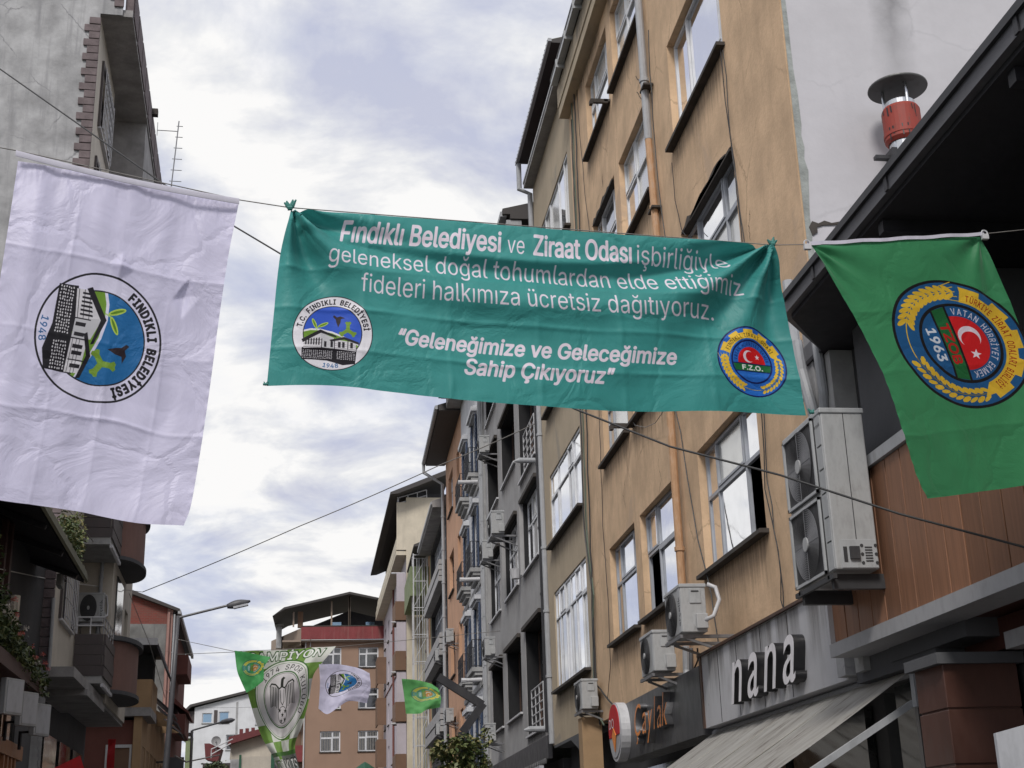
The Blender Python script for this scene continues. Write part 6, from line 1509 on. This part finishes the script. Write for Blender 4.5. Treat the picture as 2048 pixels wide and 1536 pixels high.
# banner -------------------------------------------------------------
def db(u, v):
    x = u * 2.8; d = 0.0
    # pulled folds that fan out from the tied corners
    r = math.hypot(x, v + .02); a = math.degrees(math.atan2(v + .02, x + 1e-6))
    d += 0.075 * math.exp(-r / .55) * math.sin(a / 90 * math.pi * 5.0) * min(1, r / .08)
    r2 = math.hypot(2.8 - x, v + .02); a2 = math.degrees(math.atan2(v + .02, 2.8 - x + 1e-6))
    d += 0.085 * math.exp(-r2 / .6) * math.sin(a2 / 90 * math.pi * 6.0 + .6) * min(1, r2 / .08)
    # drooping swags below the top edge
    sw = v - (.10 + .34 * (1 - (2 * u - 1) ** 2)); d += .050 * ridge(sw, .09) * (1 - .25 * abs(2 * u - 1)) - .035 * ridge(sw + .17, .06)
    sw2 = v - (.05 + .15 * (1 - (2 * u - .9) ** 2)); d += .022 * ridge(sw2, .03)
    # creases left from folding: a grid of sharp ridges
    for k, vv in enumerate((.33, .56, .79)): 
        dd = v - vv - .012 * nz(u, k, 5); d += .007 * (ridge(dd, .012)) * (.4 + .6 * abs(nz(u, vv, 6, 2)) * 2) + .010 * max(0, 1 - abs(dd) / .07) * (.5 + .5 * nz(u, 0, 4, k))
    for k, uu in enumerate((.17, .34, .51, .67, .84)):
        dd = u - uu - .004 * nz(v, k, 5); d += .006 * ridge(dd, .004) * (.4 + abs(nz(v, uu, 6, 7)) * 1.4) + .007 * max(0, 1 - abs(dd) / .03) * (.5 + .5 * nz(v, 0, 4, k))
    d += .03 * nz(u * 2.4, v, 1.6, 4) * (v ** .5) + .007 * nz(u * 2.8, v, 7, 8) + .035 * math.sin(u * 5 + .5) * v
    return d
T = Thing('banner', 'long teal banner with white Turkish lettering and two round emblems, strung across the street', 'banner', tuple(PW(582, 420, PO, PN)))
bo = np.array(T.base)
o, VB = cloth('sheet', 'banner_cloth', [(582, 420), (740, 431), (900, 442), (1200, 467), (1400, 483), (1542, 492)], [(533, 773), (640, 773), (700, 776), (800, 789), (950, 805), (1200, 819), (1400, 820), (1520, 823), (1614, 830)],
      [(582, 420), (566, 480), (556, 540), (545, 650), (533, 773)], [(1542, 492), (1556, 560), (1572, 630), (1590, 710), (1614, 830)], PO, PN, db, 240, 120, base=bo)
o.parent = T.o; o.location = (0, 0, 0)
def tie(T, px, py, s=1.0):
    p = Vector(PW(px, py, PO, PN)); m = MB(); rn = random.Random(int(px))
    for k in range(5):
        a = rn.uniform(0, 6.28); m.tube([p + Vector((0, -.01, 0)), p + Vector((math.cos(a) * .012 * s, -.01, .018 * s)), p + Vector((math.cos(a) * .03 * s, -.012, .045 * s * rn.uniform(.6, 1.2)))], [.010 * s, .012 * s, .004 * s], 6)
    m.tube([p + Vector((-.012, -.012, .004)), p + Vector((.012, -.012, .006))], .013 * s, 8); return m
for (x, y, s_) in ((580, 420, 1.0), (1544, 492, 1.0), (531, 772, .45), (1622, 828, .7)):
    T.part('corner_tie', tie(T, x, y, s_), 'green_tie') if 'green_tie' in MATS else None
# white flag ---------------------------------------------------------
def dw(u, v):
    d = 0.0; r = v
    for k, (uu, w, h) in enumerate(((.12, .05, .022), (.24, .045, .016), (.40, .06, .014), (.53, .05, .012), (.70, .05, .010), (.86, .06, .012))):
        d += h * ridge(u - uu - .05 * v * (uu - .5), w) * math.exp(-v * 1.8) * min(1, .35 + v * 6)
    d += .045 * math.sin(u * 6.0 + v * 1.0) * (.4 + .6 * v) + .05 * nz(u, v, 2.2, 11)
    for k, vv in enumerate((.255, .49, .715)):
        dd = v - vv - .012 * nz(u, k, 4, 3) - .01 * (u - .5); d += (.008 * ridge(dd, .005) + .013 * max(0, 1 - abs(dd) / .07)) * (.55 + .9 * nz(u, k, 2.5, 31))
    for k, uu in enumerate((.30, .53, .77)):
        dd = u - uu - .01 * nz(v, k, 4, 5); d += (.003 * ridge(dd, .007) + .006 * max(0, 1 - abs(dd) / .06)) * max(0, .5 + 1.2 * nz(v, k, 2.5, 37))
    dd = abs(u - .53) + abs(v - .255) * 1.4; d += .03 * max(0, 1 - dd / .06)
    dd = abs(u - .83) * 1.2 + abs(v - .30) * 1.2; d -= .035 * max(0, 1 - dd / .09) * (1 if (u + v) > 1.1 else .2)
    d += .006 * nz(u, v, 9, 6) + .012 * abs(nz(u, v, 4, 9)) + .004 * nz(u * 3, v, 24, 2) * ridge(v - .0, .06)
    d += .0025 * math.sin(v * 150 + 3 * nz(v, 0, 9)) * ridge(min(u, 1 - u), .012)
    return d
T = Thing('flag', 'large white flag with a round town emblem turned on its side, hanging at the left', 'flag', tuple(PW(38, 308, PO, PN)))
o, VW = cloth('sheet', 'white_flag_cloth', [(36, 322), (200, 352), (340, 384), (478, 404)], [(-76, 992), (0, 1003), (150, 1021), (270, 1046), (367, 1053)],
      [(36, 322), (18, 450), (-6, 600), (-40, 800), (-76, 992)], [(478, 404), (455, 520), (436, 650), (412, 830), (384, 1000), (367, 1053)], PO, PN, dw, 150, 210, base=T.base)
o.parent = T.o; o.location = (0, 0, 0)
m_h = MB(); pa, pb = [Vector(PW(x, y, PO, PN)) for x, y in ((36, 306), (480, 402))]; hh = []
for i in range(33):
    s_ = i / 32; c_ = pa.lerp(pb, s_); c_.z -= .018 * math.sin(math.pi * s_) + .012; hh.append(c_)
for i in range(32):
    for j in range(5):
        def hq(k, jj):
            a = math.pi * (jj / 5 - .5); return tuple(hh[k] + Vector((0, -.040 - .003 * math.cos(a), -.018 * (1 - math.sin(a)) * .9 + .006)))
        m_h.quad(hq(i, j), hq(i + 1, j), hq(i + 1, j + 1), hq(i, j + 1))
T.part('hem', m_h, 'hem_white', smooth=True)
# green flag ---------------------------------------------------------
def dg(u, v):
    d = .04 * math.sin(u * 4 + v * 2.6 + .3) * (.3 + v) + .03 * nz(u, v, 2, 15)
    for uu, vv, sgn in ((0, 0, 1), (1, 0, -1)):
        r = math.hypot(u - uu, v); a = math.degrees(math.atan2(v, abs(u - uu) + 1e-6)); d += .02 * math.exp(-r / .3) * math.sin(a / 90 * math.pi * 4.5) * min(1, r / .08)
    for k, vv in enumerate((.28, .52, .76)):
        dd = v - vv - .01 * nz(u, k, 4, 3); d += .003 * ridge(dd, .006) * (.5 + nz(u, k, 6)) + .005 * max(0, 1 - abs(dd) / .05)
    d += .010 * ridge(u - .3 - .1 * v, .06) * v + .005 * nz(u, v, 8, 3) + .004 * math.sin(v * 110) * ridge(u, .015) * v
    return d
T = Thing('flag', 'large green flag with a blue and yellow farming emblem, hanging at the right', 'flag', tuple(PW(1620, 490, PO, PN)))
o, VG = cloth('sheet', 'green_flag_cloth', [(1622, 491), (1790, 481), (1960, 472)], [(1853, 998), (1960, 982), (2050, 969), (2138, 958)],
      [(1622, 491), (1672, 575), (1722, 665), (1766, 765), (1800, 870), (1828, 950), (1853, 998)], [(1960, 472), (2008, 570), (2050, 670), (2092, 790), (2138, 958)], PO, PN, dg, 130, 170, base=T.base)
o.parent = T.o; o.location = (0, 0, 0)
mm = MB(); pa, pb = [Vector(PW(x, y, PO, PN)) for x, y in ((1612, 489), (1966, 469))]
for i in range(20):
    a_, b_ = pa.lerp(pb, i / 20), pa.lerp(pb, (i + 1) / 20); za, zb = .003 * math.sin(i * 1.3), .003 * math.sin(i * 1.3 + 1.3)
    mm.quad(tuple(a_ + Vector((0, -.014, .010 + za))), tuple(b_ + Vector((0, -.014, .010 + zb))), tuple(b_ + Vector((0, -.018, -.014 + zb))), tuple(a_ + Vector((0, -.018, -.014 + za))))
T.part('hem', mm, 'hem_white', smooth=True)
for q in (pa, pb):
    mm = MB(); mm.box(q.x - .02, q.x + .02, q.y - .03, q.y - .005, q.z - .04, q.z - .01); mm.torus((q.x, q.y - .02, q.z), (0, 1, 0), .018, .005, 14, 5); T.part('clip', mm, 'trim_white')

# small flags farther down the street --------------------------------
FN = (0, -1, 0)
def far_flag(name, label, mat, top, bottom, left, right, dep, seed, Y=27.0, nu=50, nv=60, group=None, crop=(0, 1, 0, 1)):
    fo = (0, Y, 0); T = Thing(name, label, 'flag', tuple(PW(*top[0], fo, FN)), group=group)
    def df(u, v): return dep * (math.sin(u * 5 + v * 3 + seed) * .5 + nz(u, v, 2.4, seed) + .25 * nz(u, v, 6, seed + 3))
    o, _ = cloth('sheet', mat, top, bottom, left, right, fo, FN, df, nu, nv, crop=crop, base=T.base); o.parent = T.o; o.location = (0, 0, 0); return T
far_flag('flag', 'green and white club flag with an eagle and football badge, tapering downwards', 'club_flag_cloth',
         [(478, 1304), (560, 1299), (672, 1294)], [(566, 1556), (585, 1556), (603, 1552)], [(478, 1304), (492, 1372), (508, 1432), (524, 1475), (545, 1512), (566, 1556)],
         [(672, 1294), (642, 1330), (626, 1355), (618, 1400), (604, 1450), (590, 1490), (597, 1530), (603, 1552)], .28, 3.0, nu=70, nv=90)
far_flag('flag', 'small green flag folded over, in front of the upper left corner of the club flag', 'leaf_green_cloth',
         [(469, 1301), (500, 1306), (541, 1314)], [(493, 1386), (510, 1375), (527, 1362)], [(469, 1301), (474, 1340), (482, 1362), (493, 1386)], [(541, 1314), (528, 1335), (528, 1348), (527, 1362)], .05, 6.0, Y=26.4)
far_flag('flag', 'small white flag with a round town emblem, flying right of the club flag', 'white_flag_cloth',
         [(638, 1329), (675, 1328), (715, 1336), (739, 1347)], [(637, 1417), (655, 1428), (680, 1412), (700, 1402), (734, 1406)], [(638, 1329), (640, 1360), (639, 1390), (637, 1417)], [(739, 1347), (741, 1375), (734, 1406)], .09, 8.5, Y=26.6, crop=(.1, .9, .2, .85))
far_flag('flag', 'small bright green flag flying right of the small white flag', 'bright_green_cloth',
         [(803, 1358), (830, 1360), (860, 1366), (876, 1376)], [(812, 1427), (840, 1427), (852, 1420), (880, 1414)], [(803, 1358), (808, 1390), (812, 1427)], [(876, 1376), (882, 1395), (880, 1414)], .09, 1.5, Y=26.8)

# ================================================================== cables
def cable(label, pts, r, mat='cable_black', sag=0.0, group=None, cat='cable', n=14):
    V = [Vector(p) for p in pts]; out = []
    for a, b in zip(V[:-1], V[1:]):
        for i in range(n):
            s_ = i / n; q = a.lerp(b, s_); q.z -= sag * 4 * s_ * (1 - s_); out.append(q)
    out.append(V[-1]); base = out[0].copy()
    m = MB(); m.tube(out, r, 6); o = m.build('cable', mat, None, tuple(base), smooth=True); o.location = base
    return tag(o, label, cat, group)
def pw(x, y): return tuple(PW(x, y, PO, PN))
cable('thin pale line carrying the white flag, the teal banner and the green flag', [pw(-420, 235), pw(-40, 288), pw(38, 302), pw(480, 400), pw(578, 415), pw(1000, 448), pw(1546, 490), pw(1614, 489), pw(1966, 468), pw(2120, 452), pw(2300, 430)], .0028, 'cable_gray', n=4)
BO, BN = (-3.2, 13.0, 0), (4.8, 7.4, 0)
def pb_(x, y): return tuple(PW(x, y, BO, BN))
cable('thick black cable sloping down behind the banner from upper left to lower right', [pb_(-160, 50), pb_(0, 138), pb_(330, 370), pb_(560, 507), pb_(860, 677), pb_(1150, 818), pb_(1340, 893), pb_(1560, 950), pb_(1800, 1028), pb_(2048, 1094), pb_(2140, 1118)], .0085, 'cable_black', n=4)
n1_ = P(285, 1184, 'Y', 43, 0); n1w = n1_
cable('thin gray cable rising from the left facade to the charcoal building', [n1w, P(600, 1052, 'Y', 38), P(880, 930, 'Y', 35), P(1090, 838, 'Y', 32.3)], .013, 'cable_gray', sag=.03)
cable('pale rope running from the lower left edge to the knot on the left facade', [P(-60, 1131, 'Y', 22), P(0, 1138, 'Y', 25), P(120, 1163, 'Y', 34), n1w], .011, 'rope_white', n=6)
cable('thin cable dropping steeply from the canopy edge past the knot on the left', [P(100, 975, 'Y', 28), P(170, 1060, 'Y', 34), P(258, 1186, 'Y', 42.6), P(300, 1290, 'Y', 44), P(330, 1395, 'Y', 46)], .010, 'cable_gray', n=6)
cable('upper of the two far wires that hold the club flag', [P(352, 1278, 'Y', 30), P(470, 1303, 'Y', 27), P(672, 1294, 'Y', 27), P(1000, 1262, 'Y', 30.5)], .006, 'cable_gray')
cable('lower of the two far wires that hold the club flag', [P(352, 1309, 'Y', 30), P(470, 1304, 'Y', 27.0)], .006, 'cable_gray')
cable('long thin wire at the foot of the street reaching the distant white building', [P(350, 1512, 'Y', 50), P(372, 1524, 'Y', 55), P(440, 1510, 'Y', 70)], .03, 'cable_gray')
def wallwire(label, pts, X, r=.008, mat='cable_green', group=None, jit=.02):
    rn = random.Random(hash(label) % 1000 if False else len(label)); q = []
    P3 = [P(x, y, 'X', X) for x, y in pts]
    for a, b in zip(P3[:-1], P3[1:]):
        n = max(2, int(Vector(a).__sub__(Vector(b)).length / .35))
        for i in range(n):
            v = Vector(a).lerp(Vector(b), i / n); q.append(Vector((X + rn.uniform(-.01, .01), v.y + rn.uniform(-jit, jit), v.z)))
    q.append(Vector(P3[-1])); base = q[0].copy(); m = MB(); m.tube(q, r, 5)
    o = m.build('cable', mat, None, tuple(base)); o.location = base; return tag(o, label, 'cable', group)
G = 'cables clipped down the yellow and orange facades'
bund = [('leftmost strand of the cable bundle at the seam of the yellow and orange walls', [(1142, 240), (1150, 420), (1160, 826), (1168, 1060), (1183, 1180), (1190, 1380), (1200, 1450)], 'cable_black'),
        ('middle strand of the cable bundle at the seam of the yellow and orange walls', [(1139, 100), (1152, 420), (1166, 826), (1173, 1060), (1187, 1190), (1186, 1340), (1190, 1420), (1208, 1450)], 'cable_green'),
        ('right strand of the cable bundle at the seam of the yellow and orange walls', [(1148, 160), (1158, 430), (1172, 826), (1180, 1060), (1186, 1220), (1193, 1370), (1232, 1418)], 'cable_black')]
for lb, pts, mt in bund: wallwire(lb, pts, 4.95, .016, mt, G)
wallwire('thin wire wandering down the orange wall just right of the cable bundle', [(1150, 130), (1165, 330), (1180, 480), (1199, 830), (1206, 1050), (1216, 1200), (1222, 1330), (1215, 1400)], 4.97, .007, 'cable_black', G)
wallwire('thin wire beside the big windows of the orange wall, running down to the light sign', [(1440, 80), (1452, 200), (1468, 330), (1486, 500), (1524, 830), (1530, 980), (1556, 1100), (1563, 1200), (1570, 1235)], 4.96, .007, 'cable_black', G)
wallwire('second thin wire beside the big windows, a little right of the first one', [(1447, 100), (1459, 260), (1480, 420), (1527, 826), (1536, 960), (1550, 1060), (1560, 1130), (1568, 1232)], 4.955, .007, 'cable_black', G)
wallwire('black wire hugging the right side of the rainwater pipe on the orange wall', [(1296, 60), (1308, 280), (1318, 370), (1332, 480), (1352, 820), (1376, 960), (1396, 1080), (1412, 1150), (1430, 1230), (1440, 1330), (1420, 1385)], 4.9, .009, 'cable_black', G)
wallwire('short loose wire below the sill of the topmost big orange window', [(1344, 325), (1352, 400), (1362, 460), (1372, 472)], 4.97, .006, 'cable_black', G)
wallwire('wire sagging along the top edge of the light gray sign', [(1434, 1300), (1480, 1280), (1540, 1262), (1572, 1236), (1600, 1222), (1640, 1200)], 4.9, .012, 'cable_black', G)
wallwire('wire looping under the teal banner beside the second window sill', [(1262, 838), (1272, 850), (1290, 855), (1312, 845), (1328, 820)], 4.93, .006, 'cable_gray', G)
# knot of loose wires below the big outdoor unit
m = MB(); rn = random.Random(5); c_ = Vector(P(1645, 1205, 'X', 4.7))
for k in range(9):
    q = [c_ + Vector((rn.uniform(-.03, .03), rn.uniform(-.2, .2) * (j / 5), -.28 * math.sin(j / 7 * math.pi) * rn.uniform(.6, 1.0) + rn.uniform(-.02, .02))) for j in range(8)]; m.tube(q, .007, 5)
o = m.build('cable_tangle', 'cable_black', None, tuple(c_)); o.location = c_; tag(o, 'tangle of loose black wires above the right end of the light gray sign', 'cable')
# drain hoses under the lettered unit
t = Thing('drain_pipes', 'bundle of gray drain pipes hanging below the lettered outdoor unit', 'pipe', P(1375, 1300, 'X', 4.75))
m = MB(); m.tube([P(x, y, 'X', 4.75) for x, y in ((1372, 1292), (1373, 1340), (1378, 1380), (1372, 1405), (1376, 1425), (1392, 1428))], .05, 8); t.part('pipe', m, 'pipe_gray')
m = MB(); m.tube([P(x, y, 'X', 4.7) for x, y in ((1382, 1296), (1383, 1345), (1388, 1390), (1398, 1415), (1412, 1432))], .03, 8); t.part('hose', m, 'dull_steel')
m = MB(); m.tube([P(x, y, 'X', 4.65) for x, y in ((1395, 1296), (1396, 1320), (1385, 1345), (1368, 1380))], .012, 6); m.tube([P(x, y, 'X', 4.65) for x, y in ((1366, 1380), (1385, 1372), (1370, 1395))], .012, 6); t.part('wires', m, 'cable_black')

# ================================================================== street lamps
T = Thing('street_lamp', 'tall gray street lamp on the left with a long arm and flat head', 'street lamp', (-4.0, 34, 0))
mm = MB(); mm.tube([(-4.12, 34, 0), (-3.93, 34, 3.6), (-3.86, 34, 5.6), (-3.82, 34, 7.25)], [.09, .075, .06, .045], 10); T.part('pole', mm, 'eave_gray', smooth=True)
mm = MB(); mm.tube([(-3.82, 34, 7.2), (-2.62, 34, 7.5)], .03, 8); T.part('arm', mm, 'eave_gray')
hd = []
for k in range(9):
    s_ = k / 8; w_ = .03 + .10 * math.sin(math.pi * min(1, s_ * .9 + .12)) ; hd.append((s_, w_))
mm = MB(); mm.tube([(-2.66 + .56 * s_, 34, 7.47 + .13 * s_) for s_, w_ in hd], [w_ * .8 for s_, w_ in hd], 12); T.part('head', mm, 'eave_gray', smooth=True)
mm = MB(); mm.beam((-2.5, 33.98, 7.43), (-2.15, 33.98, 7.51), .14, .05); T.part('lens', mm, 'panel_white')
p0, p1, p2, p3 = [P(x, y, 'Y', 52) for x, y in ((384, 1536), (384, 1461), (440, 1445), (470, 1439))]
T = Thing('street_lamp', 'smaller distant street lamp in front of the white building', 'street lamp', (p0[0], 52, 0))
mm = MB(); mm.tube([(p0[0], 52, 0), p1], .05, 8); mm.tube([p1, p2], .03, 8); T.part('pole', mm, 'dull_steel')
mm = MB(); p2, p3 = Vector(p2), Vector(p3); mm.tube([p2.lerp(p3, s_) for s_ in (0, .15, .5, .8, 1)], [.03, .08, .1, .08, .02], 10); T.part('head', mm, 'dull_steel')
q0, q1, q2 = [P(x, y, 'Y', 30) for x, y in ((876, 1354), (965, 1410), (925, 1464))]
T = Thing('street_lamp', 'dark angular street lamp bent like an arrowhead above the round tree', 'street lamp', (q2[0], 30, 0))
mm = MB(); mm.beam(q0, q1, .17, .14, (0, 1, 0)); T.part('arm', mm, 'black_metal')
mm = MB(); mm.beam(Vector(q1) + Vector((.02, .002, .03)), q2, .17, .14, (0, 1, 0)); T.part('brace', mm, 'black_metal')
mm = MB(); mm.box(q2[0] - .09, q2[0] + .09, 29.93, 30.07, .12, q2[2]); T.part('pole', mm, 'black_metal')

# ================================================================== plants
def leaves(name, parent, c, rad, n, mats, size, seed=1, shape=None, base=(0, 0, 0), kind=True):
    rn = random.Random(seed); m = MB(); c = Vector(c)
    for i in range(n):
        while True:
            v = Vector((rn.uniform(-1, 1), rn.uniform(-1, 1), rn.uniform(-1, 1)))
            if v.length < 1: break
        v = v * (0.55 + .45 * rn.random()) if v.length < .5 else v
        v *= 1 + .28 * mnoise.noise(v * 2.2 + Vector((seed, 0, 0)))
        q = c + Vector((v.x * rad[0], v.y * rad[1], v.z * rad[2]))
        if mnoise.noise(q * 3.1) < -.22: continue
        d = Vector((rn.uniform(-1, 1), rn.uniform(-1, 1), rn.uniform(-.9, .5))).normalized(); s_ = size * rn.uniform(.6, 1.3); sd = d.cross(Vector((rn.uniform(-1, 1), rn.uniform(-1, 1), 1))).normalized() * s_ * .28
        m.mi = rn.choices(range(len(mats)), [1, .8, .25][:len(mats)])[0]
        m.poly([tuple(q), tuple(q + d * s_ * .5 + sd), tuple(q + d * s_ + Vector((0, 0, -s_ * .12))), tuple(q + d * s_ * .5 - sd)])
    o = m.build(name, mats, parent, base)
    if kind: o['kind'] = 'stuff'
    return o
T = Thing('street_tree', 'small round clipped tree in front of the dark shopfronts, in the centre bottom', 'tree', (2.68, 30, .12))
mm = MB(); mm.tube([(2.68, 30, .12), (2.66, 30, 1.5), (2.7, 30, 3.2)], [.09, .07, .05], 8); T.part('trunk', mm, 'bark')
for k in range(6):
    mm = MB(); a = k * 1.05; mm.tube([(2.69, 30, 2.2 + k * .15), (2.69 + .35 * math.cos(a), 30 + .35 * math.sin(a), 2.9 + k * .12)], [.03, .01], 5); T.part('limb', mm, 'bark')
for k in range(16):
    a = k * .83; z = 2.75 + .08 * k; leaves('sprig', T.o, (2.68 + .56 * math.cos(a), 30 + .56 * math.sin(a), z), (.13, .13, .2), 90, ['leaf_light', 'leaf_yellow', 'leaf_dark'], random.uniform(.08, .15), 200 + k, base=T.base, kind=False)
leaves('crown', T.o, (2.68, 30, 3.25), (.56, .56, .76), 4200, ['leaf_dark', 'leaf_light', 'leaf_yellow'], .115, 3, base=T.base)
T = Thing('hanging_plants', 'leafy flower boxes with pink geraniums along the balcony of the lower left building', 'plants', (-4.1, 22, 4.9), rot=3.2)
for k, (y, z, r_) in enumerate(((21.5, 6.1, .5), (22.6, 5.7, .5), (23.6, 5.35, .42), (24.6, 5.2, .40), (25.6, 5.1, .38), (26.6, 5.0, .36), (27.6, 4.85, .34))):
    leaves('foliage', T.o, (-4.15, y, z), (.26, .62, r_ * .85), 650, ['leaf_dark', 'leaf_light'], .10, 20 + k, base=T.base)
rn = random.Random(9)
for k in range(12):
    y = 22.6 + k * .42 + rn.uniform(-.1, .1); z = 5.55 - (y - 22.6) * .12 + rn.uniform(-.15, .2)
    leaves('flower', T.o, (-3.86, y, z), (.05, .05, .04), 40, ['petal_pink' if k % 4 else 'petal_white'], .035, 50 + k, base=T.base, kind=False)
mm = MB(); mm.box(-4.35, -4.05, 20, 28.1, 4.7, 4.95); T.part('planter', mm, 'wood_dark')
T = Thing('climbing_plant', 'mossy climber hanging over the end of the dark canopy on the left', 'plants', (-3.8, 29, 7.5), rot=3.2)
leaves('foliage', T.o, (-3.85, 28.6, 7.9), (.22, 1.6, .38), 1500, ['leaf_dark', 'leaf_light', 'leaf_yellow'], .09, 77, base=T.base)
leaves('foliage', T.o, (-4.0, 30.6, 8.4), (.22, .8, .6), 700, ['leaf_light', 'leaf_yellow'], .09, 78, base=T.base)
leaves('foliage', T.o, (-4.1, 24.5, 7.95), (.2, 3.0, .22), 900, ['leaf_dark', 'leaf_light'], .09, 79, base=T.base)
T = Thing('shrub', 'dark shrub growing beside the low house in the distance', 'shrub', (-6.5, 82, 6))
leaves('foliage', T.o, (-6.6, 81.5, 6.0), (.9, .8, 1.0), 900, ['leaf_dark', 'leaf_light'], .25, 31, base=T.base)
mm = MB(); mm.tube([(-6.6, 81.5, 0), (-6.6, 81.5, 6)], .1, 6); T.part('trunk', mm, 'bark')

# ================================================================== red cloths and green tent below
a_ = R(3.2)
T = Thing('parasol', 'corner of a bright red parasol at the bottom left', 'parasol', (-3.6, 24.5, 0), rot=3.2)
q = [P(x, y, 'Y', 24.5, 3.2) for x, y in ((100, 1540), (160, 1511), (171, 1545), (168, 1580), (60, 1580))]
mm = MB(); c0 = q[1]
mm.poly([q[0], q[1], q[2]]); mm.poly([q[0], q[2], q[3], q[4]]); mm.poly([q[1], (q[1][0] - .6, q[1][1] + 1.2, q[1][2] - .15), (q[0][0], q[0][1] + 1.2, q[0][2] - .1), q[0]]); T.part('cloth', mm, 'red_cloth')
mm = MB(); mm.tube([(q[3][0] - .3, 24.9, .12), (q[3][0] - .3, 24.9, q[1][2] - .1)], .03, 8); T.part('pole', mm, 'dull_steel')
T = Thing('flag', 'narrow red flag hanging beside the shopfronts left of the maroon wall', 'flag', P(226, 1480, 'Y', 44, 3.2), rot=3.2)
p_ = P(226, 1478, 'Y', 44, 3.2); mm = MB()
for j in range(12):
    def rq(s_, jj): return (p_[0] - .14 + .22 * s_, 44 + .05 * math.sin(jj * .7 + s_ * 2), p_[2] - jj * .09)
    for i in range(3): mm.quad(rq(i / 3, j), rq((i + 1) / 3, j), rq((i + 1) / 3, j + 1), rq(i / 3, j + 1))
T.part('cloth', mm, 'red_cloth', smooth=True)
p_ = P(730, 1524, 'Y', 60); T = Thing('parasol', 'tip of a dark green parasol at the bottom, below the tan building', 'parasol', (p_[0], 60, 0))
mm = MB(); mm.lathe([(0.02, p_[2]), (.16, p_[2] - .08), (1.5, p_[2] - 1.0), (1.6, p_[2] - 1.15)], (p_[0], 60, 0), 8); T.part('canopy', mm, 'green_cloth'); mm = MB(); mm.tube([(p_[0], 60, 0), (p_[0], 60, p_[2])], .03, 6); T.part('pole', mm, 'dull_steel')
